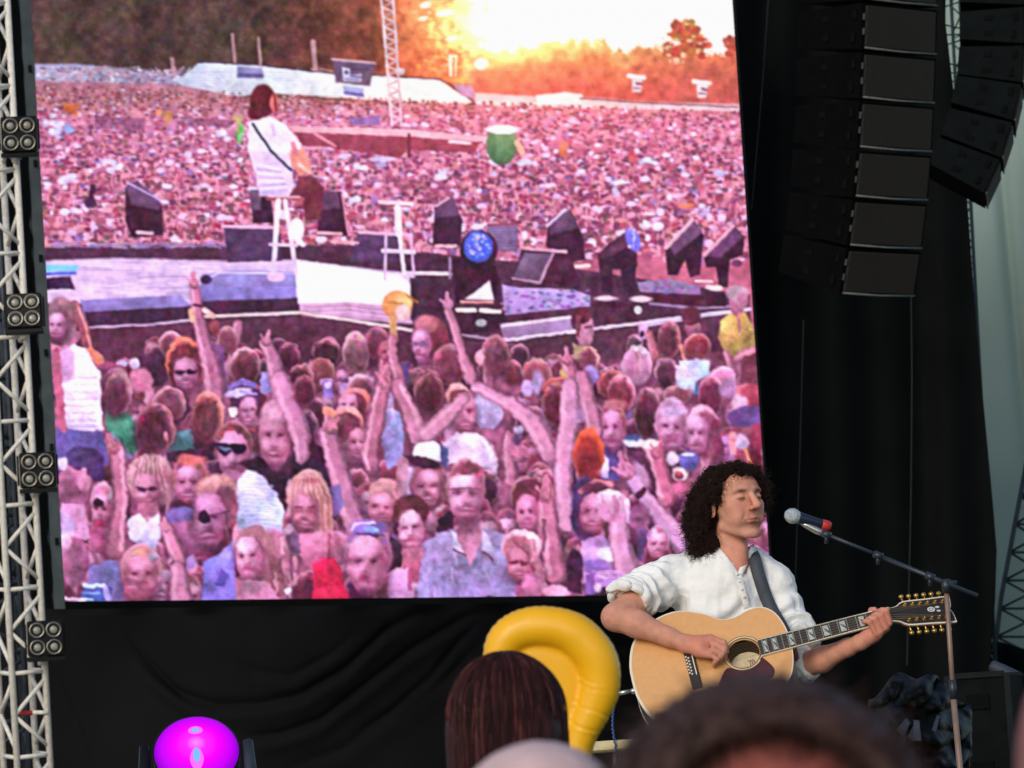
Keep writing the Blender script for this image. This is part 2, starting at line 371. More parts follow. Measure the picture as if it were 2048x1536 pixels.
        if glass:
            for q in (-1, 1): s.E(cx + ox + q * ex * 1.08, ey, rx * .36, ry * .13, glass, rot, 1.8)
            s.S([(cx + ox - rx * .85, ey - ry * .06), (cx + ox + rx * .85, ey - ry * .06)], ry * .06, glass)
    def arm(s, pts, ws, col=(180, 110, 130), side=-1, rim=(228, 165, 178)):
        am = s.amp; s.amp *= .55; s.S(pts, [w * 1.2 for w in ws], (48, 20, 34), soft=8, op=.3)
        s.S(pts, ws, tuple(c * .62 for c in col), soft=2)
        off = [(p[0] + side * w * .1, p[1]) for p, w in zip(pts, ws)]
        s.S(off, [w * .84 for w in ws], col, soft=3.4)
        off = [(p[0] + side * w * .32, p[1]) for p, w in zip(pts, ws)]
        s.S(off, [w * .22 for w in ws], rim, soft=2.4, op=.75); s.amp = am
    def hand(s, x, y, sz, ang=-90, col=(186, 114, 132), spread=14, n=4, thumb=1):
        a0 = math.radians(ang); s.E(x, y, sz * .5, sz * .42, col, ang, 2.2, col2=tuple(c * .75 for c in col))
        for i in range(n):
            a = a0 + math.radians((i - (n - 1) / 2) * spread); l = sz * (1.05 - .09 * abs(i - 1.2))
            bx, by = x - math.sin(a0) * (i - (n - 1) / 2) * sz * -.2, y + math.cos(a0) * (i - (n - 1) / 2) * sz * .2
            p2 = (bx + math.cos(a) * l, by + math.sin(a) * l)
            s.S([(bx, by), p2], [sz * .23, sz * .17], tuple(c * .8 for c in col), soft=1.8); s.S([(bx, by), p2], [sz * .14, sz * .1], tuple(min(255, c * 1.12) for c in col), soft=1.6)
        if thumb:
            a = a0 - thumb * math.radians(52); s.S([(x, y + sz * .1), (x + math.cos(a) * sz * .72, y + math.sin(a) * sz * .72)], [sz * .27, sz * .18], col, soft=1.8)

def paint_picture():
    p = Painter(); b = p.b; R = prng
    yy, xx = np.mgrid[0:PH, 0:PW].astype(np.float32); xx += PX0; yy += PY0
    n40 = vnoise(PH, PW, 40, R); n14 = vnoise(PH, PW, 14, R); n6 = vnoise(PH, PW, 6, R); n90 = vnoise(PH, PW, 90, R)
    p.amp = .12
    # ---- sunset wood and sky
    def lerp(a, c, t): return np.asarray(a, np.float32) * (1 - t[..., None]) + np.asarray(c, np.float32) * t[..., None]
    t = np.clip((xx - 480) / 380, 0, 1); wood = lerp((88, 64, 62), (160, 72, 58), t)
    t2 = np.clip((xx - 740) / 170, 0, 1); wood = wood * (1 - t2[..., None]) + lerp((196, 74, 52), (244, 120, 76), np.clip((n14 + n6) * .9 - .25, 0, 1)) * t2[..., None]
    wood *= (.80 + .32 * n40 + .26 * (n14 - .5) + .2 * (vnoise(1, PW, 26, R) - .5))[..., None]
    wood[..., 1] += 5 * (n90 - .5) * 2; wood[..., 0] += 26 * np.clip((n14 - .5) * (n40), 0, 1) * np.clip((xx - 300) / 500, 0, 2)
    b[:] = wood
    glow = np.clip((xx - 885 + 60 * (n40 - .5) + 46 * (n14 - .5) * 2 - .3 * (yy - 30)) / 75, 0, 1)
    sky = lerp((255, 226, 130), (255, 255, 250), np.clip((xx - 930) / 60, 0, 1))
    b[:] = b * (1 - glow[..., None]) + sky * 1.1 * glow[..., None]
    line = np.interp(xx[0], [900, 940, 975, 1030, 1100, 1150, 1210, 1225, 1255, 1280, 1320, 1440, 1480, 1560], [60, 70, 96, 92, 80, 76, 80, 98, 100, 84, 92, 104, 96, 96])[None, :] + 14 * (n14 - .5) + 8 * (n6 - .5)
    m = np.clip((yy - line) / 9, 0, 1) * np.clip((xx - 925) / 30, 0, 1)
    tt = np.clip((yy - line) / 95, 0, 1); hills = lerp((255, 222, 140), (246, 140, 92), np.clip(tt * 2.2, 0, 1)); hills = hills * (1 - np.clip(tt * 1.5 - .5, 0, 1)[..., None]) + np.array((224, 98, 92)) * np.clip(tt * 1.5 - .5, 0, 1)[..., None]
    rr = np.clip((xx - 1180) / 220, 0, 1); hills = hills * (1 - rr[..., None]) + lerp((232, 122, 90), (196, 90, 90), tt) * rr[..., None]
    hills *= (.9 + .2 * n14)[..., None]
    b[:] = b * (1 - m[..., None]) + hills * m[..., None]
    p.T(1024, 0)
    for i in range(95):
        q = R.random(); x = R.normal(1330, 120); y = R.uniform(160, 430)
        if abs(x - 1330) > 60 + (y - 150) * .62: continue
        p.E(x, y, R.uniform(16, 46), R.uniform(14, 36), (196 + R.uniform(-26, 40), 92 + R.uniform(-22, 44), 70), soft=2.6, op=.9)
    for i in range(26): p.E(R.uniform(1640, 1720), R.uniform(280, 420), R.uniform(14, 30), R.uniform(14, 26), (190, 84, 74), soft=2.6, op=.85)
    for i in range(24): p.E(R.normal(1300, 110), R.uniform(280, 490), R.uniform(10, 26), R.uniform(8, 18), (255, 214, 180), soft=2.2, op=.85)
    p.T(512, 0)
    for i in range(120): p.E(R.normal(1500, 130), R.uniform(-10, 560), R.uniform(8, 30), R.uniform(6, 16), (255, R.uniform(130, 200), R.uniform(80, 150)), rot=R.uniform(-25, 25), soft=2.2, op=R.uniform(.2, .75))
    for (x, y, w, h) in ((1730, 490, 52, 44), (1300, 40, 40, 22), (1280, 146, 34, 16), (1500, 300, 40, 18), (1450, 100, 60, 24)): p.E(x, y, w, h, (255, 232, 214), rot=-10, soft=3)
    p.S([(1490, 430), (1540, 430)], 14, (255, 220, 200)); p.S([(1496, 430), (1496, 580)], 24, (255, 214, 196)); p.S([(1540, 440), (1530, 585)], 16, (250, 200, 180))
    p.S([(820, 270), (1560, 320), (1966, 360)], 5, (140, 60, 50), op=.7)
    gl = np.exp(-((xx - 985) ** 2 / (2 * 105. ** 2) + (yy - 34) ** 2 / (2 * 62. ** 2))); b += gl[..., None] * np.array((230, 190, 110), np.float32)
    # ---- white marquee and signs at the back of the field
    p.T(0, 0, 1)
    p.P([(70, 128), (150, 128), (250, 138), (360, 146), (360, 170), (70, 165)], (168, 158, 198), soft=3)
    for i in range(60):
        x = R.uniform(70, 370); p.S([(x, 132 + R.uniform(0, 34)), (x + R.uniform(8, 40), 133 + R.uniform(0, 34))], R.uniform(2, 5), tuple(R.uniform(.62, 1.1) * np.array((196, 186, 226))), op=.6)
    for i in range(260):
        x = R.uniform(66, 400); y = R.uniform(136, 172); p.E(x, y, R.uniform(2, 6), R.uniform(1.5, 4), [(236, 226, 250), (150, 120, 160), (196, 140, 160), (110, 84, 130), (226, 170, 186)][R.integers(5)], soft=1.4, op=.75)
    p.P([(352, 160), (372, 148), (398, 125), (512, 130), (668, 148), (746, 151), (877, 159), (903, 177), (950, 206), (903, 208), (772, 203), (720, 198), (546, 187), (471, 194), (365, 174)], (206, 214, 246), soft=2.4, col2=(275, 275, 275), ga=0)
    for i in range(40):
        x = R.uniform(390, 680); p.S([(x, 136 + R.uniform(0, 44)), (x + R.uniform(10, 50), 138 + R.uniform(0, 44))], R.uniform(2, 5), (R.uniform(205, 255),) * 2 + (250,), op=.5)
    p.S([(398, 124), (512, 129), (668, 147), (746, 150), (877, 158), (905, 174), (948, 204)], 3, (70, 48, 88), op=.85)
    p.P([(474, 132), (526, 136), (526, 158), (474, 156)], (150, 146, 206)); p.S([(478, 150), (524, 152)], 8, (98, 86, 150))
    p.P([(664, 119), (750, 125), (740, 172), (671, 165)], (104, 82, 118)); p.S([(664, 119), (750, 126)], 5, (205, 165, 180))
    p.P([(684, 134), (700, 138), (700, 150), (724, 148), (722, 164), (686, 162)], (205, 205, 245), soft=1.6)
    p.E(693, 145, 4, 4, (100, 80, 120), soft=1.2); p.S([(702, 152), (722, 155)], 4, (120, 105, 160)); p.S([(690, 158), (718, 160)], 3, (120, 105, 160))
    p.P([(686, 172), (728, 176), (726, 194), (690, 190)], (166, 170, 232)); p.S([(690, 186), (725, 190)], 7, (100, 92, 166))
    for x, y0, y1, w in ((468, 70, 124, 6), (520, 76, 132, 6), (629, 84, 136, 10), (347, 118, 148, 8)): p.S([(x - 3, y0), (x + 2, y1)], w, (206, 156, 172), op=.85)
    p.P([(905, 168), (945, 172), (952, 200), (920, 190)], (196, 150, 200)); p.P([(950, 186), (1070, 192), (1200, 196), (1300, 204), (1480, 208), (1482, 232), (1300, 228), (1100, 216), (950, 212)], (246, 206, 216), soft=2.4)
    p.P([(1072, 190), (1130, 184), (1164, 188), (1168, 208), (1075, 206)], (255, 240, 246)); p.S([(1160, 196), (1300, 206), (1475, 214)], 3, (120, 76, 106))
    for x in range(960, 1480, 22): p.S([(x, 207 + (x - 960) * .035 + R.uniform(-4, 4)), (x + R.uniform(8, 30), 209 + (x - 960) * .035)], R.uniform(4, 9), (255, R.uniform(205, 255), R.uniform(225, 255)), op=.8)
    for x, y in ((1272, 148), (1402, 160)):
        p.S([(x - 14, y + 3), (x + 16, y + 7)], 9, (255, 242, 250)); p.P([(x - 9, y + 8), (x + 14, y + 10), (x + 10, y + 36), (x - 7, y + 36)], (246, 224, 240)); p.S([(x + 2, y + 18), (x + 11, y + 20)], 5, (130, 70, 96)); p.S([(x - 4, y + 27), (x + 8, y + 28)], 3, (150, 90, 120))
    # ---- the far crowd
    m = np.clip((yy - np.interp(xx[0], [50, 360, 480, 950, 1200, 1560], [158, 168, 192, 208, 214, 222])[None, :]) / 5, 0, 1)
    base = lerp((188, 122, 146), (166, 96, 116), np.clip((yy - 200) / 280, 0, 1)); base = base * (.86 + .28 * n14)[..., None]
    wr = np.clip((xx - 700) / 500, 0, 1); base += wr[..., None] * np.array((16, -4, -10))
    b[:] = b * (1 - m[..., None]) + base * m[..., None]
    p.T(0, 0, 1)
    pal = [(196, 118, 132), (222, 150, 162), (170, 84, 102), (138, 70, 92), (112, 58, 82), (236, 190, 206), (206, 186, 226), (240, 232, 250), (186, 70, 88), (214, 130, 120), (150, 110, 160), (110, 96, 150), (230, 150, 150), (156, 78, 94), (126, 64, 84)]
    pw = np.array([16, 13, 15, 12, 9, 8, 4.5, 3, 4, 7, 4, 2, 9, 12, 8.]); pw /= pw.sum()
    ys = np.sort(162 + 350 * R.random(9200) ** 1.15)
    for y in ys:
        k = (y - 140) / 360; s_ = 2.2 + 7.0 * k; x = R.uniform(60, 1520)
        if y < 168 + (x - 60) * .04: continue
        c = pal[R.choice(15, p=pw)]
        r = R.random()
        if r < .55: p.E(x, y, s_ * R.uniform(.6, 1.5), s_ * R.uniform(.45, .95), c, soft=1.5, op=.9)
        elif r < .85:
            p.E(x, y + s_ * .3, s_ * .75, s_ * .85, (205 + R.uniform(-40, 30), 128 + R.uniform(-30, 30), 142), soft=1.4); p.E(x, y - s_ * .35, s_ * .8, s_ * .6, (120 + R.uniform(-30, 50), 58 + R.uniform(-15, 30), 76), soft=1.4); p.E(x, y + s_ * 1.7, s_ * 1.2, s_ * .8, c, soft=1.6)
        else: p.S([(x, y), (x + R.uniform(-4, 4), y - s_ * 1.6)], s_ * .45, (228, 152, 164), op=.9)
    for i in range(110):
        y = R.uniform(215, 490); x = R.uniform(70, 1490); s_ = 3 + 8 * (y - 150) / 350
        p.E(x, y, s_ * R.uniform(.5, 1.3), s_ * R.uniform(.4, .9), (R.uniform(205, 245), R.uniform(205, 235), 252), soft=1.8, op=.9)
    for (x, y, rx, ry, c) in ((140, 220, 18, 16, (236, 120, 60)), (112, 243, 18, 17, (222, 226, 252)), (118, 262, 18, 12, (206, 216, 255)), (140, 258, 14, 10, (140, 190, 235)), (331, 235, 14, 17, (226, 150, 96)), (270, 232, 20, 12, (226, 140, 150)), (478, 262, 9, 28, (96, 222, 96)), (474, 240, 9, 14, (206, 178, 110)), (446, 272, 15, 15, (222, 226, 246)), (220, 328, 18, 16, (226, 232, 255)), (135, 355, 20, 15, (214, 216, 255)), (1052, 325, 18, 7, (214, 236, 255)), (1300, 325, 22, 9, (214, 236, 255)), (1440, 345, 16, 12, (196, 206, 244)), (1130, 300, 15, 16, (226, 120, 80)), (1265, 315, 8, 15, (222, 90, 80)), (1240, 362, 20, 8, (236, 236, 255)), (885, 350, 16, 14, (226, 230, 250)), (765, 322, 22, 12, (206, 200, 236)), (1293, 452, 15, 10, (244, 240, 252)), (1375, 410, 16, 7, (226, 130, 70)), (1232, 385, 10, 12, (230, 215, 250)), (182, 400, 14, 24, (66, 38, 62))):
        for _ in range(7): p.E(x + R.normal(0, rx * .42), y + R.normal(0, ry * .42), rx * R.uniform(.25, .55), ry * R.uniform(.25, .5), tuple(np.array(c) * R.uniform(.8, 1.05)), soft=2.2, op=.9)
    def soften(y0, y1, r, k):
        z = b[y0:y1].copy()
        for _ in range(2):
            for ax in (0, 1):
                acc = np.zeros_like(z)
                for d in range(-r, r + 1): acc += np.roll(z, d, ax)
                z = acc / (2 * r + 1)
        b[y0:y1] = b[y0:y1] * (1 - k) + z * k
    soften(150, 500, 1, .55); soften(150, 300, 1, .4)
    # ---- mixing tower and the far bridge
    for k in range(13):
        y = -5 + k * 19.5; x0 = 762 + y * .085; x1 = 787 + y * .06
        p.S([(x0, y), (x1, y + 10)], 4, (226, 196, 212)); p.S([(x1, y + 10), (x0 + 1, y + 19.5)], 4, (206, 166, 186))
    p.S([(762, -5), (784, 250)], 5, (236, 210, 224)); p.S([(786, -5), (803, 250)], 5, (226, 196, 214)); p.E(800, 143, 10, 7, (230, 205, 220))
    p.P([(575, 252), (800, 258), (1000, 276), (1000, 286), (800, 272), (590, 264)], (240, 172, 168), soft=1.6)
    p.P([(590, 266), (800, 273), (960, 284), (950, 305), (815, 300), (800, 318), (700, 300), (605, 292)], (138, 58, 68), soft=2); p.P([(700, 236), (760, 232), (760, 250), (700, 250)], (110, 92, 160), op=.8); p.S([(630, 268), (670, 292)], 6, (206, 126, 132)); p.S([(818, 270), (818, 312)], 6, (112, 44, 56)); p.S([(600, 295), (660, 296)], 5, (214, 150, 156)); p.S([(900, 283), (940, 286)], 6, (250, 206, 206))
    p.P([(190, 232), (290, 236), (290, 262), (190, 258)], (112, 62, 88), op=.6); p.P([(360, 234), (470, 240), (460, 256), (360, 252)], (112, 58, 80), op=.6)
    p.E(1003, 290, 31, 40, (88, 142, 82), soft=3, col2=(60, 104, 58)); p.E(1005, 259, 33, 9, (250, 252, 255), soft=2.2); p.S([(1035, 285), (1045, 305)], 12, (236, 170, 130))
    p.amp = .18
    gl = np.exp(-((xx - 1040) ** 2 / (2 * 260. ** 2) + (yy - 215) ** 2 / (2 * 55. ** 2))); b += gl[..., None] * np.array((44, 16, 4), np.float32)
    p.b[:] = b
    # ---- lights and monitors on the runway stage
    p.P([(90, 495), (330, 488), (450, 492), (700, 490), (900, 510), (1100, 530), (1500, 590), (1500, 700), (90, 660)], (74, 42, 56), soft=2)
    for i in range(70): x = R.uniform(95, 460); p.S([(x, R.uniform(484, 496)), (x + R.uniform(8, 30), R.uniform(484, 496))], R.uniform(2, 5), (R.uniform(110, 190), R.uniform(95, 150), R.uniform(130, 180)), op=.7)
    p.P([(90, 522), (230, 516), (360, 520), (450, 524), (590, 520), (830, 548), (830, 612), (600, 606), (330, 610), (90, 606)], (214, 192, 222), soft=3)
    for i in range(60):
        x = R.uniform(95, 420); y = R.uniform(520, 596); p.S([(x, y), (x + R.uniform(30, 110), y + R.uniform(-4, 4))], R.uniform(2, 7), tuple(R.uniform(.72, 1.15) * np.array((214, 194, 222))), op=.6)
    p.P([(92, 530), (156, 530), (156, 541), (92, 543)], (100, 190, 250)); p.S([(92, 548), (150, 546)], 7, (70, 96, 190)); p.P([(92, 556), (140, 552), (150, 578), (92, 580)], (58, 36, 60)); p.S([(92, 584), (140, 582)], 6, (236, 206, 226))
    p.P([(588, 520), (640, 528), (700, 536), (800, 552), (822, 570), (820, 612), (700, 612), (596, 608)], (290, 285, 290), soft=3)
    p.P([(600, 606), (700, 604), (820, 614), (826, 648), (720, 640), (600, 622)], (206, 160, 184), soft=2)
    for i in range(14): y = 610 + i * 2; p.S([(604, y), (700, y - 2), (810, y + 12)], 2, tuple(R.uniform(.65, 1.15) * np.array((210, 164, 190))), op=.5)
    p.P([(160, 600), (360, 590), (380, 610), (380, 630), (170, 642)], (130, 120, 176)); p.P([(170, 624), (380, 612), (380, 638), (172, 652)], (62, 36, 52)); p.S([(170, 656), (300, 650), (388, 640)], 5, (196, 176, 196))
    p.P([(405, 550), (470, 540), (590, 545), (594, 575), (400, 578)], (132, 126, 178)); p.P([(400, 575), (592, 572), (594, 598), (402, 604)], (126, 120, 182)); p.P([(402, 602), (596, 596), (598, 624), (404, 632)], (66, 38, 54)); p.S([(405, 562), (440, 545), (590, 548)], 4, (196, 188, 232)); p.E(412, 560, 12, 9, (56, 40, 66))
    p.S([(398, 634), (600, 625), (700, 640), (850, 664)], 6, (240, 208, 190))
    p.P([(170, 660), (600, 632), (850, 668), (1000, 692), (1500, 622), (1520, 760), (100, 760)], (84, 46, 58), soft=2)
    def lamp(pts, top, col=(96, 66, 88)):
        p.P(pts, (62, 32, 46), soft=2); p.P(top, col, soft=2.5)
    lamp([(250, 375), (275, 362), (325, 412), (327, 470), (300, 474), (262, 474), (250, 440)], [(252, 372), (275, 362), (322, 405), (318, 420), (262, 410)]); p.S([(275, 465), (305, 467)], 7, (214, 170, 170)); p.S([(255, 366), (318, 398)], 4, (190, 175, 220))
    lamp([(500, 380), (540, 380), (548, 446), (505, 446)], [(500, 380), (525, 380), (520, 420), (505, 420)])
    lamp([(640, 386), (682, 384), (697, 472), (634, 472)], [(646, 384), (676, 382), (680, 416), (642, 420)]); p.S([(636, 466), (682, 468)], 7, (230, 170, 162)); p.S([(684, 390), (698, 470)], 4, (214, 140, 146))
    lamp([(870, 408), (905, 398), (925, 440), (922, 492), (866, 490)], [(874, 406), (906, 398), (918, 430), (872, 436)]); p.S([(872, 492), (912, 492)], 6, (230, 180, 172)); p.S([(872, 412), (898, 396)], 4, (226, 170, 180))
    lamp([(1098, 440), (1140, 420), (1166, 470), (1170, 520), (1130, 528), (1092, 490)], [(1098, 436), (1138, 420), (1156, 456), (1100, 470)]); p.S([(1136, 534), (1178, 532)], 7, (250, 220, 190)); p.S([(1094, 452), (1130, 420)], 5, (222, 200, 226))
    lamp([(1195, 510), (1210, 494), (1255, 462), (1275, 510), (1268, 585), (1248, 585), (1240, 540), (1225, 540), (1225, 585), (1204, 585)], [(1198, 508), (1250, 466), (1262, 490), (1205, 520)], (84, 48, 60))
    lamp([(1330, 500), (1386, 440), (1408, 470), (1400, 550), (1380, 555), (1370, 520), (1355, 550), (1335, 550)], [(1336, 492), (1386, 440), (1404, 465), (1350, 510)], (104, 70, 92)); p.S([(1332, 496), (1384, 440)], 7, (230, 170, 170))
    lamp([(1408, 515), (1468, 452), (1490, 475), (1486, 510), (1460, 520), (1456, 575), (1438, 575), (1432, 535), (1412, 535)], [(1412, 512), (1468, 452), (1486, 474), (1440, 515)], (98, 62, 92)); p.S([(1410, 510), (1466, 452)], 7, (226, 160, 162))
    p.E(1266, 480, 13, 24, (110, 112, 240), rot=-24, soft=3)
    for i in range(16): p.E(1266 + R.normal(0, 4), 480 + R.normal(0, 9), 3, 3.5, [(170, 180, 255), (90, 90, 226), (210, 206, 255)][R.integers(3)], soft=1.8, op=.8)
    for k in range(6): p.S([(1392 + k * 0, 562), (1424, 564)], 3, (250, 196, 190)); p.S([(1415, 574), (1440, 576)], 6, (240, 190, 180))
    p.P([(447, 452), (545, 452), (562, 470), (565, 522), (455, 524)], (76, 54, 80)); p.S([(447, 453), (545, 455)], 6, (240, 176, 190))
    p.P([(716, 466), (800, 466), (804, 525), (700, 524)], (80, 58, 86)); p.S([(720, 465), (820, 470)], 6, (236, 176, 190)); p.S([(664, 484), (716, 486)], 5, (228, 172, 166))
    p.P([(975, 450), (1036, 450), (1034, 505), (985, 500)], (106, 88, 118)); p.S([(977, 450), (1036, 448)], 4, (150, 60, 70))
    for k in range(7): p.S([(982, 460 + k * 6), (1030, 460 + k * 6)], 2, (140, 122, 150), op=.6)
    p.P([(1043, 498), (1136, 502), (1160, 560), (1140, 572), (1026, 560)], (70, 36, 48)); p.P([(1048, 506), (1106, 508), (1080, 565), (1028, 552)], (100, 78, 96)); p.S([(1043, 496), (1132, 504)], 6, (236, 170, 182)); p.S([(1106, 508), (1080, 566), (1026, 556)], 5, (176, 140, 152))
    p.S([(812, 545), (900, 548)], 7, (240, 228, 226)); p.P([(820, 555), (900, 556), (905, 640), (822, 640)], (66, 38, 50)); p.S([(900, 515), (900, 556)], 5, (150, 120, 150))
    p.P([(905, 520), (985, 505), (1000, 560), (1000, 602), (912, 606)], (60, 30, 42)); p.E(958, 500, 38, 40, (58, 30, 46), soft=3); p.E(957, 494, 29, 31, (70, 100, 226), soft=3.5)
    for i in range(46):
        t_ = R.uniform(0, 6.28); q_ = R.random() ** .5 * 25; p.E(957 + q_ * math.cos(t_), 494 + q_ * math.sin(t_), R.uniform(2.5, 5), R.uniform(2, 4.5), [(110, 150, 255), (50, 76, 206), (150, 180, 255), (96, 110, 236), (206, 190, 255)][R.integers(5)], soft=2, op=.8)
    p.P([(945, 588), (980, 562), (988, 600), (930, 598)], (255, 246, 250)); p.P([(1004, 570), (1040, 575), (1150, 580), (1180, 592), (1180, 612), (1010, 630)], (176, 150, 206)); p.S([(922, 604), (985, 604)], 5, (230, 150, 130))
    for i in range(60): x = R.uniform(1005, 1185); y = R.uniform(588, 625) - (x - 1005) * .06; p.E(x, y, 5, 3, (R.uniform(80, 170), R.uniform(64, 140), R.uniform(110, 180)), soft=1.4, op=.8)
    p.P([(1275, 565), (1340, 558), (1400, 572), (1402, 590), (1280, 584)], (146, 124, 160)); p.P([(1280, 584), (1402, 590), (1400, 612), (1285, 606)], (76, 34, 46))
    for i in range(30): x = R.uniform(1278, 1400); y = R.uniform(562, 586); p.E(x, y, 5, 3, (R.uniform(90, 180), R.uniform(70, 140), R.uniform(110, 170)), soft=1.4, op=.8)
    p.P([(905, 625), (1010, 622), (1010, 660), (915, 668)], (60, 34, 46)); p.S([(915, 620), (950, 620)], 8, (250, 232, 196)); p.S([(962, 621), (1000, 623)], 8, (250, 236, 206)); p.E(962, 646, 11, 7, (176, 186, 176)); p.S([(925, 668), (1000, 680)], 5, (180, 150, 160))
    p.P([(1000, 648), (1140, 632), (1145, 660), (1010, 682)], (152, 122, 156)); p.S([(1005, 652), (1140, 634)], 6, (246, 212, 222)); p.S([(1010, 680), (1150, 662), (1290, 645), (1480, 620)], 6, (240, 212, 236)); p.S([(1290, 652), (1400, 632), (1500, 618)], 7, (206, 190, 226))
    p.E(1212, 597, 22, 5, (246, 206, 206)); p.E(1282, 598, 22, 6, (246, 212, 214)); p.S([(1190, 610), (1275, 612)], 10, (70, 32, 42)); p.E(1276, 620, 8, 8, (196, 206, 190)); p.S([(1300, 607), (1400, 617), (1460, 612)], 5, (150, 130, 156)); p.E(1430, 577, 15, 5, (252, 224, 200)); p.P([(1412, 585), (1450, 585), (1452, 612), (1414, 612)], (64, 32, 46))
    # the performer as the camera on stage sees him, his stool and the second stool
    p.P([(597, 352), (625, 352), (648, 375), (642, 440), (610, 440), (606, 400), (585, 392)], (112, 48, 52), soft=2.4); p.P([(610, 300), (625, 345), (600, 352), (572, 316), (585, 288)], (232, 142, 110), soft=2.4); p.S([(585, 290), (600, 330), (620, 345)], 7, (252, 190, 160))
    p.P([(498, 244), (540, 232), (572, 250), (602, 288), (600, 298), (580, 300), (586, 372), (578, 392), (520, 392), (512, 350), (496, 300)], (248, 238, 250), soft=2.2)
    p.P([(498, 300), (580, 306), (586, 370), (576, 392), (520, 392), (512, 350)], (206, 186, 222), soft=4, op=.8)
    for k in range(8): p.S([(514 + k, 330 + k * 8), (560 + k * 2, 338 + k * 6)], 4, (172, 146, 196) if k % 2 else (250, 244, 255), op=.65)
    p.S([(545, 250), (548, 270)], 6, (180, 160, 210), op=.6); p.S([(506, 248), (540, 300), (582, 340)], 6, (56, 66, 70)); p.E(526, 202, 26, 33, (98, 36, 46), soft=3); p.E(512, 226, 16, 14, (98, 36, 46), soft=3); p.E(548, 206, 8, 18, (222, 112, 116), soft=2.4); p.S([(548, 190), (552, 222)], 5, (160, 56, 64))
    p.S([(586, 288), (592, 310)], 10, (226, 130, 140)); p.P([(575, 305), (600, 310), (600, 326), (584, 328)], (226, 130, 100), op=.7)
    p.S([(536, 397), (604, 398)], 9, (172, 80, 84)); p.S([(537, 393), (600, 394)], 3, (236, 190, 190)); p.S([(556, 402), (552, 470), (546, 548)], [11, 10, 9], (246, 230, 246)); p.S([(570, 402), (578, 450), (592, 545)], [9, 9, 9], (242, 214, 234)); p.S([(540, 489), (592, 492)], 6, (226, 200, 226)); p.E(594, 460, 14, 24, (246, 244, 250), soft=2.2); p.S([(588, 470), (606, 490)], 9, (252, 248, 252))
    p.E(552, 554, 18, 9, (236, 190, 200), op=.8)
    p.S([(760, 404), (824, 407)], 7, (250, 212, 206)); p.S([(764, 411), (820, 413)], 3, (150, 60, 70)); p.S([(796, 416), (798, 468)], 14, (250, 242, 250)); p.S([(799, 468), (808, 548)], 8, (240, 222, 240)); p.S([(766, 502), (828, 504)], 8, (244, 214, 234)); p.S([(772, 470), (770, 560)], 5, (214, 180, 210)); p.S([(822, 470), (828, 545)], 5, (206, 170, 200))
    p.amp = .34
    # ---- heads in front of the stage: unnamed fill behind the ones that can be told apart
    m = np.clip((yy - np.interp(xx[0], [50, 110, 300, 600, 900, 1200, 1560], [720, 725, 730, 720, 740, 700, 700])[None, :]) / 30, 0, 1)
    fill = lerp((118, 62, 80), (150, 84, 106), n40) * (.75 + .5 * n14)[..., None]
    b[:] = b * (1 - m[..., None]) + fill * m[..., None]
    for y in np.sort(R.uniform(690, 1200, 330)):
        x = R.uniform(110, 1530); s_ = 18 + 18 * (y - 690) / 500; r = R.random()
        if y < 730 and 120 < x < 300: continue
        if r < .45: p.back(x, y, s_, s_ * 1.25, (86 + R.uniform(-20, 30), 40 + R.uniform(-10, 20), 54), (206, 136, 152))
        elif r < .72: p.face(x, y, s_ * .85, s_ * 1.2, (170 + R.uniform(-25, 20), 104 + R.uniform(-15, 15), 128), (110, 56, 66), R.uniform(-1, 1), mouth='smile' if R.random() < .5 else 'shut')
        elif r < .88: p.E(x, y + s_, s_ * 1.5, s_ * 1.3, [(206, 190, 232), (62, 34, 48), (150, 120, 170), (196, 130, 160)][R.integers(4)], soft=4)
        else: p.arm([(x + R.uniform(-20, 20), y - 60), (x, y + 30)], [18, 26])
    A = lambda *a, **k: None
    # left upper block
    p.T(0, 380)
    p.back(1310, 1190, 92, 100, (128, 66, 76), (232, 170, 178)); p.back(1750, 1150, 84, 100, (112, 60, 68), (230, 166, 166)); p.back(1880, 1360, 118, 140, (92, 46, 56), (230, 172, 176)); p.P([(1760, 1500), (1860, 1440), (1966, 1480), (1966, 1560), (1760, 1560)], (110, 96, 160))
    p.P([(1640, 1180), (1720, 1200), (1760, 1560), (1640, 1560)], (96, 62, 100), op=.8)
    p.E(1180, 1380, 130, 140, (66, 34, 50), soft=4); p.E(1030, 1330, 45, 40, (214, 206, 240), soft=3); p.E(940, 1330, 34, 22, (190, 190, 240), soft=3); p.S([(760, 1330), (940, 1380)], 60, (150, 70, 96)); p.E(1080, 1460, 90, 100, (190, 110, 130), soft=4)
    p.back(880, 1500, 110, 130, (92, 48, 62), (214, 150, 160), rs=1)
    p.E(1420, 1330, 150, 200, (226, 116, 84), soft=3); p.E(1420, 1360, 132, 190, (112, 44, 50), soft=4); p.face(1425, 1400, 96, 140, (170, 108, 130), None, glass=(50, 24, 36))
    p.arm([(1500, 760), (1520, 960), (1560, 1150), (1640, 1420), (1650, 1560)], [74, 84, 110, 150, 160], (182, 108, 132))
    p.hand(1490, 720, 90, -92, (190, 116, 132), 22, 3, thumb=1); p.S([(1490, 880), (1550, 890)], 26, (90, 40, 60)); p.S([(1470, 930), (1480, 1000)], 46, (206, 170, 120)); p.S([(1570, 920), (1640, 970)], 40, (232, 186, 160))
    p.E(1650, 1060, 40, 60, (190, 80, 84), soft=4, op=.7)
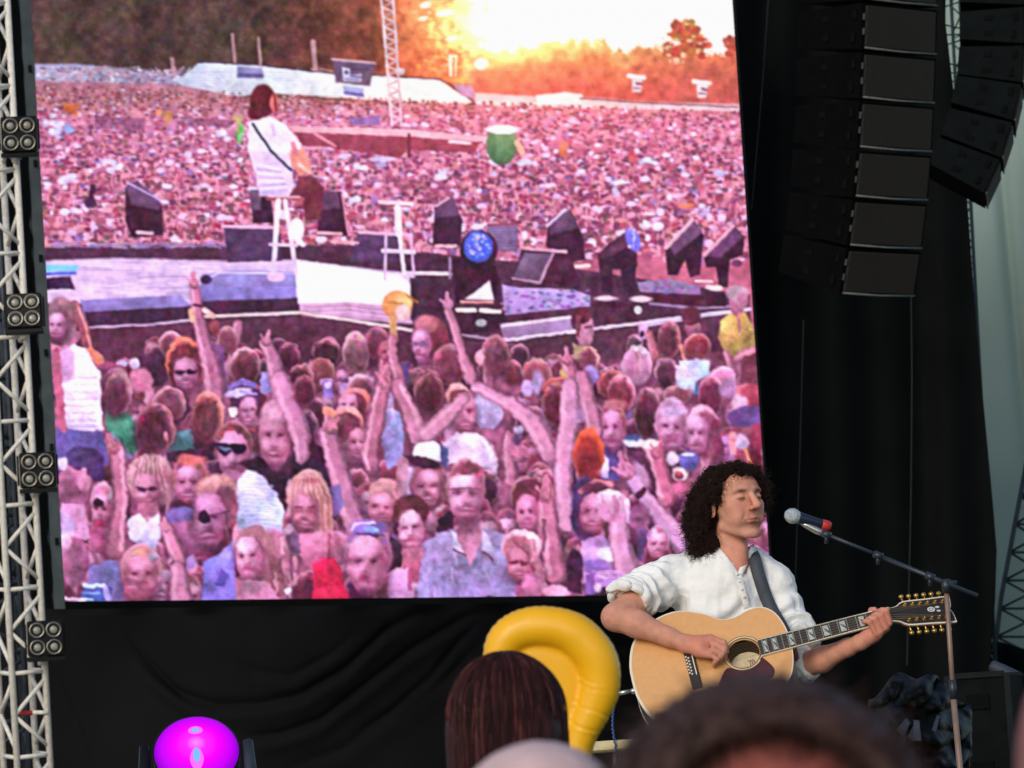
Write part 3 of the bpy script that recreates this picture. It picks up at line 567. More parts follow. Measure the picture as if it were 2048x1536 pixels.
    # girl at the left edge
    p.E(470, 1010, 120, 190, (132, 92, 96), soft=3); p.S([(570, 880), (630, 1020), (680, 1230)], [70, 80, 70], (140, 76, 80)); p.S([(600, 900), (650, 1030), (700, 1240)], [16, 18, 18], (224, 134, 124)); p.S([(690, 1250), (770, 1300)], 70, (226, 122, 92)); p.face(440, 1040, 74, 110, (172, 122, 142), None, -.6, mouth='shut'); p.S([(470, 860), (560, 900)], 50, (156, 112, 112), op=.7)
    p.T(0, 0, 1)
    p.P([(104, 690), (122, 690), (130, 860), (112, 870)], (196, 118, 140)); p.P([(117, 704), (151, 687), (172, 700), (200, 742), (207, 858), (172, 868), (132, 852)], (226, 206, 246), soft=2, col2=(238, 226, 255), ga=0)
    for k in range(16): p.S([(130 + R.uniform(0, 20), 750 + k * 7), (195, 748 + k * 7)], 2.2, (170, 140, 214) if k % 2 else (252, 244, 255), op=.6)
    p.E(132, 726, 18, 36, (196, 134, 172), soft=4, op=.75); p.P([(112, 858), (205, 862), (218, 930), (112, 940)], (96, 84, 148)); p.S([(112, 700), (118, 800), (128, 860)], [14, 16, 12], (186, 92, 112))
    # middle upper block
    p.T(512, 380)
    p.back(260, 1275, 84, 105, (70, 32, 42), (176, 110, 122)); p.back(540, 1255, 108, 110, (72, 34, 44), (206, 134, 146)); p.back(765, 1260, 108, 168, (122, 78, 80), (240, 186, 190), w=.24); p.back(510, 1410, 88, 110, (112, 52, 56), (232, 160, 158))
    p.back(930, 1180, 95, 125, (104, 52, 62), (184, 120, 134)); p.face(1010, 1250, 66, 110, (164, 92, 100), None, .5, mouth='shut')
    p.P([(1100, 1340), (1180, 1330), (1170, 1560), (1080, 1560)], (82, 66, 126))
    p.E(1340, 1130, 138, 165, (112, 50, 58), soft=3); p.E(1310, 1030, 90, 70, (214, 128, 126), soft=5, op=.8); p.face(1275, 1190, 74, 150, (180, 112, 138), None, -.9, mouth='shut', glass=(130, 90, 130))
    p.back(1840, 1270, 112, 155, (100, 54, 62), (224, 152, 156), rs=-.5); p.E(1716, 1290, 30, 56, (226, 150, 156))
    p.back(1490, 1350, 132, 160, (112, 54, 64), (196, 130, 140)); p.back(1320, 1490, 100, 104, (70, 32, 40), (190, 120, 130)); p.back(350, 1450, 98, 110, (76, 36, 48), (206, 130, 130), rs=.6)
    p.P([(640, 1500), (760, 1420), (900, 1440), (900, 1560), (640, 1560)], (196, 150, 200)); p.S([(660, 1470), (880, 1480)], 26, (80, 50, 80)); p.P([(30, 1400), (110, 1390), (140, 1560), (30, 1560)], (146, 130, 190))
    p.E(1085, 880, 118, 108, (226, 146, 74), soft=3); p.E(1130, 850, 70, 60, (240, 170, 96), soft=6); p.E(1130, 940, 60, 60, (246, 190, 170), soft=5); p.S([(1150, 800), (1240, 860)], 20, (206, 140, 60)); p.S([(1000, 860), (1120, 870)], 16, (196, 110, 50), op=.7); p.S([(1050, 990), (1060, 1150)], 60, (214, 156, 96), soft=3)
    p.arm([(1050, 1130), (1060, 1300), (1130, 1560)], [60, 70, 110], (186, 112, 130)); p.hand(1000, 1400, 96, -110, (190, 112, 130), 10, 4, thumb=-1)
    p.arm([(1480, 930), (1540, 1100), (1600, 1300), (1650, 1440)], [60, 66, 76, 90], (190, 118, 136)); p.hand(1475, 880, 92, -96, (190, 122, 140), 16)
    p.arm([(80, 1180), (150, 1360), (210, 1560)], [100, 120, 170], (190, 122, 146)); p.hand(80, 1160, 86, -78, (196, 122, 140), 10, 3, thumb=1)
    p.S([(520, 1480), (560, 1470)], 50, (206, 170, 206)); p.S([(550, 1500), (550, 1560)], 30, (60, 40, 80))
    # right upper block
    p.T(1024, 380)
    p.back(1210, 1150, 90, 135, (92, 48, 56), (224, 140, 132), rs=.6); p.S([(1300, 1190), (1330, 1280)], 30, (236, 150, 110)); p.E(1390, 1060, 62, 70, (172, 96, 116)); p.E(1375, 965, 76, 74, (84, 34, 42), soft=3); p.S([(1330, 1010), (1450, 1010)], 20, (100, 44, 52))
    p.back(1425, 1200, 102, 92, (132, 56, 58), (236, 156, 150)); p.P([(1290, 1300), (1420, 1290), (1530, 1330), (1500, 1560), (1290, 1560)], (200, 206, 244)); p.P([(1430, 1320), (1520, 1310), (1510, 1440), (1450, 1440)], (170, 220, 240), op=.8)
    p.P([(1530, 1250), (1680, 1250), (1690, 1560), (1500, 1500)], (110, 58, 74))
    p.P([(1600, 1010), (1690, 930), (1790, 940), (1850, 1040), (1880, 1200), (1780, 1260), (1690, 1290), (1630, 1270), (1586, 1150)], (202, 180, 84), soft=2.4, col2=(176, 140, 70), ga=100); p.E(1730, 860, 62, 110, (168, 108, 122)); p.E(1730, 790, 86, 62, (196, 158, 164), soft=3); p.E(1770, 850, 44, 60, (180, 120, 136), soft=3)
    for k in range(18): x = R.uniform(1610, 1860); y = R.uniform(1000, 1240); p.S([(x, y), (x + 30, y + R.uniform(-40, 40))], 10, (226, 208, 120) if k % 2 else (160, 126, 60), op=.55)
    p.S([(1740, 950), (1745, 1080)], 26, (180, 110, 100)); p.arm([(1870, 1230), (1760, 1260), (1700, 1310)], [60, 60, 50], (206, 126, 136)); p.P([(1770, 1290), (1880, 1240), (1890, 1500), (1760, 1480)], (128, 60, 76)); p.arm([(1640, 1260), (1700, 1420)], [50, 60])
    p.E(560, 1090, 68, 120, (176, 112, 130), soft=2.4); p.E(590, 1060, 36, 80, (204, 140, 160), soft=4); p.E(540, 960, 66, 66, (88, 36, 44), soft=3); p.P([(490, 960), (530, 960), (520, 1130), (490, 1120)], (110, 54, 62)); p.S([(560, 1050), (610, 1050)], 16, (100, 52, 76)); p.P([(460, 1180), (560, 1190), (620, 1220), (640, 1300), (470, 1300)], (186, 160, 110)); p.back(590, 1300, 80, 100, (110, 56, 62), (224, 170, 150), rs=.8)
    p.arm([(420, 1330), (450, 1430), (500, 1560)], [100, 90, 100], (190, 110, 126)); p.hand(420, 1310, 100, -98, (196, 116, 132), 14); p.S([(380, 1400), (420, 1480)], 34, (196, 160, 80))
    p.P([(970, 1030), (1040, 1024), (1044, 1150), (976, 1156)], (206, 160, 196)); p.E(1000, 1104, 20, 22, (66, 36, 60)); p.arm([(1060, 1110), (1110, 1280)], [60, 70], (186, 102, 110))
    p.back(965, 1350, 120, 155, (176, 122, 142), (236, 196, 206), w=.16); p.back(1190, 1410, 90, 125, (88, 48, 60), (220, 160, 172)); p.P([(1260, 1350), (1340, 1340), (1400, 1440), (1400, 1560), (1270, 1560)], (222, 214, 246)); p.back(1610, 1460, 104, 100, (190, 110, 140), (236, 190, 206)); p.E(1790, 1560, 110, 70, (206, 110, 116)); p.E(1500, 1520, 100, 70, (86, 46, 60), soft=4)
    p.back(190, 1420, 110, 120, (130, 66, 70), (232, 170, 166)); p.E(200, 1470, 40, 90, (180, 160, 200), soft=4); p.back(340, 1520, 105, 80, (120, 44, 48), (226, 126, 110)); p.E(600, 1430, 60, 80, (150, 130, 190), soft=4); p.back(770, 1500, 120, 110, (116, 50, 54), (226, 130, 122))
    # left lower block
    p.T(0, 760)
    p.P([(820, 200), (960, 240), (1050, 330), (1060, 520), (1010, 580), (900, 440), (820, 380)], (64, 134, 92), soft=3, col2=(48, 104, 76)); p.back(905, 110, 112, 165, (96, 52, 62), (206, 140, 150), rs=.9)
    for k in range(10): x = R.uniform(860, 1040); y = R.uniform(280, 500); p.S([(x, y), (x + 30, y + 70)], 12, (90, 170, 120) if k % 2 else (40, 90, 70), op=.5)
    p.back(1300, 190, 130, 130, (104, 54, 64), (222, 150, 160)); p.P([(1280, 400), (1480, 380), (1500, 540), (1280, 560)], (72, 110, 110)); p.back(1590, 290, 125, 195, (98, 46, 50), (232, 140, 124), rs=.8, w=.18); p.back(1190, 380, 152, 195, (82, 38, 46), (222, 140, 146), rs=.7, w=.17); p.E(1268, 440, 20, 44, (206, 120, 130)); p.P([(1270, 560), (1640, 500), (1650, 620), (1280, 640)], (58, 34, 52))
    p.E(1870, 130, 120, 90, (62, 36, 60), soft=3); p.face(1900, 230, 70, 120, (190, 120, 146), None, .3); p.E(1830, 96, 96, 34, (214, 206, 246), rot=-12, soft=3); p.E(1788, 240, 34, 36, (250, 236, 246)); p.S([(1850, 90), (1960, 110)], 20, (150, 130, 200))
    p.face(1790, 560, 128, 205, (176, 116, 138), (110, 60, 64), -.35, mouth='shut', glass=(44, 24, 44)); p.S([(1660, 505), (1870, 520)], 50, (44, 24, 44)); p.E(1730, 530, 40, 14, (96, 120, 150), op=.8); p.P([(1690, 720), (1860, 700), (1900, 860), (1830, 960), (1720, 900)], (150, 92, 116)); p.P([(1600, 640), (1680, 640), (1700, 780), (1620, 780)], (56, 36, 60), op=.7)
    p.T(0, 0, 1); p.P([(478, 952), (496, 936), (520, 946), (548, 980), (568, 1022), (564, 1072), (520, 1080), (478, 1062), (470, 1000)], (206, 214, 250), soft=2, col2=(178, 188, 240), ga=0)
    for k in range(26): p.S([(480 + R.uniform(0, 14), 960 + k * 4.2), (556, 966 + k * 4)], 1.8, (150, 170, 236) if k % 2 else (226, 236, 255), op=.5)
    p.T(0, 760)
    p.E(560, 820, 130, 180, (176, 100, 124), soft=3, col2=(140, 76, 104)); p.E(650, 790, 60, 60, (190, 124, 146), soft=4); p.E(650, 610, 146, 98, (72, 50, 88), rot=14, soft=3); p.P([(690, 640), (790, 640), (820, 760), (720, 780)], (66, 44, 84)); p.E(480, 640, 46, 46, (226, 214, 246), soft=3); p.E(640, 720, 26, 40, (206, 140, 160)); p.P([(480, 950), (640, 960), (700, 1230), (480, 1240)], (196, 134, 164)); p.P([(470, 1000), (560, 1060), (560, 1200), (470, 1200)], (190, 176, 226), op=.8)
    p.E(1150, 760, 175, 195, (196, 142, 142), soft=3); p.E(1250, 820, 90, 150, (150, 96, 100), soft=5)
    for k in range(12): x = 1010 + k * 26; p.S([(1150 + (x - 1150) * .5, 590), (x, 850)], 14, (226, 176, 172) if k % 2 else (132, 78, 84), op=.5)
    p.face(1130, 840, 96, 140, (186, 116, 132), None, -.1, glass=(60, 36, 60)); p.P([(1050, 950), (1200, 940), (1240, 1060), (1060, 1060)], (176, 96, 116)); p.P([(990, 1070), (1070, 1030), (1130, 1090), (1220, 1020), (1240, 1180), (1190, 1310), (990, 1220)], (206, 206, 246), soft=2.4)
    p.face(1455, 790, 115, 170, (176, 108, 130), (150, 78, 76), -.25, rim=(236, 160, 146)); p.E(1470, 610, 110, 40, (224, 110, 96), soft=4)
    p.face(780, 990, 80, 170, (178, 106, 128), (170, 112, 124), -.6, mouth='shut'); p.E(752, 945, 44, 36, (62, 28, 44)); p.E(764, 1105, 44, 26, (150, 50, 74)); p.P([(690, 1120), (840, 1140), (880, 1300), (680, 1330)], (150, 76, 100))
    p.arm([(880, 520), (910, 700), (920, 950), (880, 1300)], [120, 120, 110, 150], (186, 112, 130), 1); p.hand(860, 520, 110, -100, (190, 110, 122), 8, 4, thumb=-1)
    p.E(1400, 1060, 130, 80, (110, 92, 150), soft=4); p.P([(1300, 1100), (1480, 1080), (1540, 1300), (1400, 1400)], (150, 90, 120)); p.E(1670, 840, 160, 110, (206, 140, 128), soft=4); p.E(1730, 950, 100, 150, (132, 76, 90), soft=5); p.face(1610, 1060, 130, 240, (170, 106, 134), None, -.3, mouth='smile'); p.E(1568, 1055, 48, 54, (56, 26, 48)); p.S([(1600, 1040), (1760, 1000)], 14, (90, 50, 80))
    p.P([(1560, 1400), (1700, 1330), (1790, 1240), (1820, 1720), (1540, 1720)], (116, 108, 190), soft=2.6); p.P([(1680, 1340), (1760, 1260), (1790, 1340), (1720, 1440)], (150, 146, 226)); p.P([(1640, 1560), (1700, 1440), (1760, 1500), (1700, 1600)], (76, 66, 140))
    p.arm([(1270, 1110), (1330, 1270), (1390, 1400)], [80, 110, 90], (206, 126, 146)); p.S([(1330, 1410), (1410, 1430)], 40, (66, 28, 46)); p.arm([(1370, 1440), (1400, 1720)], [110, 170], (190, 122, 146)); p.hand(1280, 1130, 80, -105, (212, 134, 152), 10)
    p.E(570, 1400, 110, 190, (186, 106, 134), soft=3, col2=(140, 70, 100), ga=0); p.E(500, 1240, 40, 60, (236, 190, 214), soft=4); p.P([(680, 1440), (860, 1380), (960, 1440), (960, 1700), (660, 1700)], (112, 106, 158)); p.face(1085, 1500, 138, 200, (190, 112, 130), (170, 112, 116), 0, mouth=None, rim=(222, 162, 166))
    p.T(0, 1136); p.P([(650, 120), (790, 118), (860, 160), (840, 260), (620, 260)], (70, 92, 170)); p.S([(650, 136), (790, 134)], 28, (200, 236, 255)); p.S([(800, 150), (830, 240)], 36, (200, 176, 250)); p.S([(640, 190), (760, 190)], 14, (120, 160, 230)); p.S([(620, 236), (700, 240)], 16, (170, 220, 255)); p.S([(490, 230), (640, 250)], 30, (246, 206, 226), op=.8); p.E(985, 110, 60, 26, (110, 56, 72), soft=4, op=.8); p.E(1090, 120, 60, 26, (110, 56, 72), soft=4, op=.8)
    # middle lower block
    p.T(512, 760)
    p.P([(-160, 640), (0, 600), (260, 580), (430, 480), (560, 540), (620, 760), (600, 900), (430, 860), (250, 760), (210, 920), (120, 820), (0, 700)], (50, 28, 40), soft=3)
    p.face(140, 420, 128, 255, (182, 114, 132), None, -.1); p.E(120, 230, 90, 70, (206, 146, 160), soft=5)
    p.arm([(190, 0), (270, 200), (350, 420), (360, 600)], [150, 160, 160, 90], (188, 120, 146)); p.back(370, 90, 95, 120, (86, 40, 50), (190, 110, 120))
    p.back(800, 60, 110, 90, (110, 60, 70), (232, 190, 190)); p.E(760, 160, 120, 110, (226, 120, 104), soft=3); p.E(745, 190, 110, 100, (110, 52, 60), soft=4); p.face(710, 190, 80, 110, (196, 130, 146), None, -.2); p.P([(520, 0), (590, 0), (600, 140), (520, 130)], (130, 100, 170)); p.E(560, 40, 24, 24, (230, 200, 240))
    p.E(700, 310, 118, 105, (232, 140, 122), soft=3); p.E(700, 350, 105, 105, (100, 44, 54), soft=4); p.E(660, 300, 60, 40, (150, 84, 96), soft=4); p.face(770, 480, 70, 130, (190, 120, 134), None, .3)
    p.P([(975, 250), (1060, 220), (1120, 260), (1145, 450), (1120, 640), (1010, 690), (970, 480)], (176, 178, 230), soft=2.6, col2=(140, 138, 200)); p.E(1020, 150, 50, 60, (206, 196, 236), soft=4); p.S([(1050, 330), (1110, 300)], 26, (140, 180, 230), op=.7)
    p.back(1330, 110, 115, 150, (84, 38, 46), (190, 120, 128)); p.arm([(1080, 40), (1170, 230), (1240, 420)], [110, 130, 170], (190, 122, 140), 1)
    p.arm([(980, 60), (930, 300), (880, 560), (900, 680)], [120, 130, 150, 110], (178, 104, 120)); p.hand(990, 10, 120, -80, (186, 110, 124), 8, 4)
    p.E(1780, 230, 120, 150, (226, 214, 244), soft=3, col2=(172, 152, 196)); p.E(1560, 120, 100, 100, (226, 156, 140), soft=3); p.E(1570, 150, 90, 90, (130, 66, 66), soft=4); p.face(1600, 240, 98, 175, (186, 116, 134), None, .2); p.arm([(1600, 140), (1480, 260), (1330, 400)], [90, 130, 150], (196, 130, 148)); p.P([(1430, 480), (1540, 400), (1700, 420), (1790, 480), (1860, 620), (1840, 720), (1640, 640), (1480, 640)], (212, 190, 216), soft=3); p.P([(1700, 430), (1760, 470), (1860, 620), (1800, 640)], (246, 236, 250), soft=3)
    p.P([(1640, 0), (1760, 40), (1966, 160), (1966, 240), (1700, 90)], (206, 140, 160), soft=3)
    p.arm([(560, 420), (620, 640), (690, 900), (770, 1110)], [130, 150, 160, 190], (188, 118, 144)); p.hand(570, 360, 130, -100, (196, 120, 132), 14, 4, thumb=-1); p.S([(540, 230), (590, 260)], 60, (232, 130, 100)); p.P([(560, 820), (640, 800), (680, 960), (600, 1060)], (110, 96, 170), op=.8)
    p.E(395, 900, 165, 210, (196, 140, 132), soft=3); p.E(470, 1060, 116, 290, (176, 118, 106), soft=4); p.E(400, 735, 90, 34, (246, 190, 176), soft=3); p.E(420, 770, 60, 20, (150, 60, 70), soft=3)
    for k in range(14): x = 280 + k * 22; p.S([(380 + (x - 400) * .5, 720), (x, 900), (x + 20, 1180)], 15, (222, 166, 150) if k % 2 else (140, 86, 82), op=.42)
    p.E(370, 1030, 104, 150, (178, 102, 118), soft=3); p.face(370, 1010, 98, 150, (180, 104, 118), None, -.1, mouth='smile', eyes=0); p.S([(300, 975), (345, 975)], 12, (100, 44, 60)); p.S([(395, 975), (440, 975)], 12, (100, 44, 60))
    p.P([(310, 1180), (560, 1160), (690, 1220), (700, 1400), (620, 1440), (420, 1460), (330, 1340)], (184, 104, 126), soft=3); p.P([(425, 1420), (500, 1380), (600, 1370), (650, 1440), (740, 1800), (440, 1800)], (216, 36, 66), soft=2.4); p.S([(560, 1200), (570, 1380)], 22, (120, 50, 60), op=.7); p.P([(240, 1180), (330, 1160), (350, 1320), (260, 1330)], (86, 60, 86), op=.8)
    p.E(990, 870, 135, 120, (206, 146, 140), soft=3); p.face(965, 980, 104, 130, (190, 114, 130), None, -.1)
    p.E(1330, 800, 150, 200, (130, 78, 84), soft=4); p.face(1310, 820, 112, 160, (180, 110, 126), None, .1); p.E(1320, 560, 118, 92, (246, 244, 252), soft=2.4); p.E(1290, 630, 140, 44, (66, 32, 48), rot=14, soft=3); p.P([(1420, 500), (1480, 520), (1470, 680), (1420, 640)], (70, 80, 120)); p.P([(1380, 1080), (1510, 1000), (1520, 1150), (1400, 1180)], (54, 30, 44)); p.S([(1130, 640), (1120, 860)], 90, (176, 116, 126), op=.8)
    p.P([(1250, 1270), (1400, 1180), (1520, 1140), (1620, 1300), (1740, 1130), (1900, 1180), (1980, 1260), (1990, 1820), (1220, 1820)], (154, 140, 176), soft=2.6, col2=(140, 128, 176)); p.P([(1560, 1020), (1720, 1020), (1740, 1220), (1650, 1420), (1540, 1240)], (178, 112, 132), soft=3)
    for k in range(26): x = R.uniform(1270, 1940); y = R.uniform(1260, 1760); p.S([(x, y), (x + R.uniform(-40, 40), y + R.uniform(60, 160))], 16, (186, 176, 206) if k % 2 else (112, 96, 134), op=.4)
    p.P([(1500, 1160), (1530, 1170), (1600, 1340), (1500, 1320)], (212, 206, 232)); p.P([(1740, 1140), (1800, 1200), (1850, 1360), (1740, 1300)], (206, 196, 226)); p.S([(1510, 1300), (1600, 1340)], 16, (110, 50, 70)); p.S([(1745, 1320), (1820, 1380)], 16, (100, 50, 70)); p.E(1790, 1680, 50, 26, (90, 46, 66), soft=4)
    p.face(1610, 870, 128, 215, (192, 132, 150), (136, 76, 84), 0, glass=None, rim=(232, 176, 180)); p.E(1620, 690, 110, 50, (124, 62, 72), soft=5); p.S([(1505, 830), (1720, 838)], 12, (100, 56, 76))
    for x in (1560, 1668): p.E(x, 852, 46, 32, (126, 76, 96), soft=2, op=.6)
    p.E(1560, 770, 60, 30, (226, 190, 200), soft=5, op=.8)
    p.P([(1330, 1000), (1400, 1080), (1390, 1160), (1300, 1150)], (170, 110, 130)); p.E(1185, 1010, 142, 130, (96, 42, 46), soft=4); p.face(1190, 1140, 106, 165, (206, 140, 156), None, -.2, mouth='shut'); p.P([(1120, 1290), (1280, 1290), (1240, 1560), (1130, 1560)], (178, 96, 116)); p.P([(1020, 1480), (1180, 1440), (1220, 1800), (1000, 1800)], (196, 150, 190)); p.P([(1030, 1180), (1110, 1260), (1110, 1440), (1020, 1470)], (60, 32, 42))
    p.P([(1170, 1440), (1200, 1440), (1190, 1620), (1160, 1620)], (170, 50, 80), op=.7)
    p.face(855, 1390, 160, 250, (190, 116, 138), (134, 80, 100), -.3, mouth='open', rim=(196, 140, 160)); p.E(870, 1135, 148, 60, (120, 96, 164), soft=3); p.E(890, 1150, 60, 22, (120, 170, 236)); p.S([(730, 1150), (760, 1110), (920, 1100)], 16, (222, 176, 196)); p.S([(780, 1190), (980, 1190)], 16, (62, 44, 96)); p.E(800, 1260, 90, 60, (220, 160, 176), soft=6, op=.7)
    p.E(150, 1340, 110, 200, (176, 108, 126), soft=4)
    for k in range(16): x = R.uniform(40, 250); y = R.uniform(1180, 1600); p.S([(x, y), (x + R.uniform(-40, 40), y + 90)], 22, (232, 170, 170) if k % 2 else (116, 60, 76), op=.55)
    p.T(0, 0, 1); p.E(520, 1120, 40, 64, (150, 92, 100), soft=4); p.face(497, 1112, 27, 48, (204, 138, 158), None, -.3, mouth='open'); p.S([(474, 1068), (520, 1062), (546, 1110), (560, 1180)], [14, 20, 26, 30], (160, 100, 104), op=.9); p.P([(470, 1160), (530, 1160), (560, 1200), (470, 1200)], (196, 130, 156))
    for k in range(14): x = R.uniform(528, 600); y = R.uniform(1090, 1180); p.S([(x, y), (x + R.uniform(-8, 8), y + 24)], 5, (224, 164, 170) if k % 2 else (120, 66, 80), op=.6)
    p.E(576, 1184, 8, 7, (226, 210, 255))
    # right lower block
    p.T(1024, 760)
    p.back(330, 190, 96, 170, (92, 38, 48), (220, 140, 130)); p.E(120, 60, 50, 60, (176, 160, 206), soft=4)
    p.arm([(-260, 60), (0, 180), (170, 330), (290, 560)], [90, 110, 150, 150], (208, 136, 160)); p.hand(60, 560, 150, -110, (190, 106, 128), 12); p.E(40, 440, 40, 60, (120, 76, 110), soft=4); p.E(56, 380, 44, 26, (220, 196, 230), soft=3)
    p.back(840, 110, 110, 140, (116, 50, 60), (220, 140, 150), rs=.6); p.P([(700, 520), (860, 540), (820, 780), (690, 760)], (84, 70, 130)); p.P([(690, 560), (740, 600), (750, 760), (690, 740)], (206, 190, 240)); p.face(770, 370, 92, 170, (190, 122, 148), (130, 70, 76), -.4, mouth='shut', rim=(222, 150, 156)); p.E(800, 190, 80, 44, (176, 96, 100), soft=5)
    p.arm([(540, -20), (590, 200), (640, 400)], [110, 130, 140], (196, 120, 142)); p.arm([(450, 60), (450, 260), (410, 560), (400, 820), (440, 1100)], [130, 150, 140, 130, 150], (206, 140, 166)); p.E(510, 280, 50, 50, (220, 176, 226), soft=5, op=.7)
    p.E(590, 560, 118, 192, (232, 96, 52), soft=3); p.E(578, 590, 98, 176, (150, 48, 36), soft=6); p.E(590, 640, 80, 120, (124, 44, 40), soft=6)
    p.back(1040, 265, 106, 190, (78, 34, 44), (224, 160, 166), w=.14); p.back(1270, 120, 110, 75, (130, 70, 76), (230, 170, 176)); p.back(1530, 130, 100, 150, (96, 40, 56), (206, 140, 150), rs=.5); p.P([(1280, -20), (1410, -20), (1410, 80), (1290, 70)], (196, 216, 246)); p.P([(1410, 30), (1440, 30), (1440, 120), (1400, 120)], (60, 110, 140), op=.7); p.E(1840, 130, 90, 90, (150, 54, 66), soft=3); p.E(1740, 170, 60, 60, (226, 180, 196), soft=4); p.E(1660, 60, 70, 80, (190, 130, 170), soft=5)
    p.E(1790, 290, 130, 95, (90, 64, 112), soft=3); p.P([(1700, 360), (1900, 360), (1910, 700), (1700, 700)], (150, 66, 84), soft=4); p.P([(1840, 350), (1920, 330), (1930, 700), (1830, 640)], (136, 44, 62)); p.E(1760, 480, 60, 60, (226, 206, 240), soft=4); p.S([(1700, 420), (1690, 560)], 50, (220, 140, 140)); p.S([(1790, 540), (1830, 640)], 30, (226, 130, 80))
    p.face(1225, 370, 112, 190, (194, 130, 156), (176, 116, 136), -.1, mouth='shut', rim=(226, 196, 226)); p.E(1240, 240, 90, 40, (206, 176, 214), soft=5); p.E(1230, 440, 60, 26, (150, 80, 100), soft=4)
    p.E(1470, 380, 130, 190, (232, 176, 186), soft=3); p.E(1500, 420, 110, 190, (132, 66, 80), soft=5); p.S([(1560, 330), (1600, 560)], 70, (110, 50, 70)); p.face(1425, 410, 88, 170, (194, 124, 150), None, -.3, mouth='shut')
    p.E(930, 470, 80, 40, (206, 226, 246), soft=3); p.E(930, 440, 70, 26, (70, 80, 120), soft=3); p.arm([(1090, 520), (1130, 700), (1190, 900)], [150, 130, 150], (186, 100, 120)); p.E(1060, 490, 90, 34, (246, 220, 206), soft=3); p.P([(890, 540), (1010, 540), (1110, 760), (1110, 900), (1010, 840), (930, 640)], (78, 40, 56), soft=3); p.hand(1110, 560, 110, -70, (196, 104, 122), 10)
    p.E(1360, 620, 80, 70, (84, 84, 150), soft=3); p.E(1350, 580, 50, 18, (220, 226, 255), soft=2.4); p.E(1280, 720, 60, 56, (236, 196, 186), soft=3); p.E(1275, 730, 36, 36, (120, 56, 70), soft=3); p.E(1270, 710, 16, 14, (226, 90, 84)); p.E(1230, 600, 50, 50, (220, 190, 206), soft=4); p.E(1300, 840, 80, 70, (170, 80, 100), soft=5)
    p.arm([(930, 780), (1000, 880), (1140, 1050), (1310, 1250)], [120, 110, 130, 170], (206, 146, 184), 1); p.hand(880, 700, 150, -112, (200, 120, 148), 12); p.S([(970, 890), (1010, 840)], 50, (70, 34, 60)); p.E(1000, 720, 40, 110, (214, 170, 196), rot=-30, soft=4, op=.7)
    p.E(115, 900, 110, 130, (110, 50, 60), soft=4); p.face(120, 1010, 92, 160, (190, 112, 134), None, 0); p.S([(60, 800), (180, 790)], 60, (96, 44, 54)); p.arm([(270, 960), (300, 1200), (340, 1480)], [140, 140, 170], (186, 108, 128)); p.hand(270, 880, 140, -92, (196, 112, 128), 7); p.S([(250, 1080), (246, 1300)], 26, (96, 44, 56), op=.7)
    p.E(560, 990, 110, 250, (60, 44, 84), soft=4); p.S([(520, 860), (640, 780), (760, 800)], [40, 50, 40], (190, 110, 112)); p.E(640, 830, 110, 50, (90, 46, 60), soft=4); p.face(620, 1010, 106, 165, (196, 120, 144), None, .05); p.P([(540, 1240), (700, 1180), (780, 1280), (760, 1560), (540, 1560)], (176, 130, 180)); p.E(730, 1330, 80, 56, (216, 206, 250), soft=3); p.E(750, 1350, 40, 30, (250, 246, 255)); p.E(640, 1440, 100, 60, (130, 90, 160), soft=4); p.E(480, 1420, 70, 130, (56, 26, 42), soft=4)
    p.arm([(830, 1080), (830, 1260), (900, 1520)], [130, 150, 190], (200, 136, 164)); p.E(770, 970, 120, 124, (222, 168, 190), soft=3, col2=(190, 120, 150)); p.E(740, 880, 90, 40, (246, 216, 226), soft=3)
    for k in range(4): p.S([(690 + k * 46, 880 + k * 8), (730 + k * 40, 1010)], 34, (232, 180, 200) if k % 2 else (196, 126, 156), op=.7)
    p.S([(880, 930), (900, 1080)], 40, (226, 186, 216)); p.E(980, 1060, 80, 100, (150, 86, 120), soft=5); p.face(1120, 1260, 76, 120, (206, 130, 150), (190, 140, 170), 0, rim=(226, 190, 210)); p.P([(960, 1160), (1030, 1140), (1010, 1400), (950, 1400)], (96, 70, 120), op=.7)
    p.E(70, 1280, 150, 130, (236, 180, 184), soft=3); p.E(50, 1310, 120, 110, (206, 120, 132), soft=4); p.face(50, 1410, 88, 140, (196, 116, 130), None, -.1, glass=(112, 40, 56)); p.S([(150, 1240), (200, 1420), (240, 1600)], [40, 50, 70], (196, 126, 140)); p.S([(20, 1250), (120, 1330)], 20, (120, 56, 66), op=.6)
    p.T(1024, 1136); p.E(740, 80, 100, 66, (190, 130, 206), soft=3); p.E(720, 50, 60, 24, (246, 226, 250), soft=3); p.E(760, 40, 120, 30, (222, 160, 216), soft=4); p.P([(560, 60), (640, 40), (640, 200), (560, 200)], (120, 80, 150)); p.E(660, 150, 30, 40, (214, 190, 230), soft=3); p.E(340, 180, 100, 50, (240, 160, 180), soft=4); p.P([(90, 40), (240, 60), (230, 220), (60, 220)], (190, 110, 140), soft=4); p.P([(420, 0), (540, 0), (530, 200), (420, 160)], (66, 34, 52), op=.8)
    # ---- video look: unsteady edges, soft colour, sharpened luminance, scan rows
    w1 = (vnoise(PH, PW, 8, R) - .5) * 4.5 + (vnoise(PH, PW, 34, R) - .5) * 5; w2 = (vnoise(PH, PW, 8, R) - .5) * 4.5 + (vnoise(PH, PW, 34, R) - .5) * 5
    calm = .3 + .7 * np.clip((yy - 640) / 60, 0, 1); w1 *= calm; w2 *= calm
    qx = np.clip(xx - PX0 + w1, 0, PW - 1.001); qy = np.clip(yy - PY0 + w2, 0, PH - 1.001); ix = qx.astype(int); iy = qy.astype(int)
    fx = (qx - ix)[..., None]; fy = (qy - iy)[..., None]; i2 = np.minimum(ix + 1, PW - 1); j2 = np.minimum(iy + 1, PH - 1)
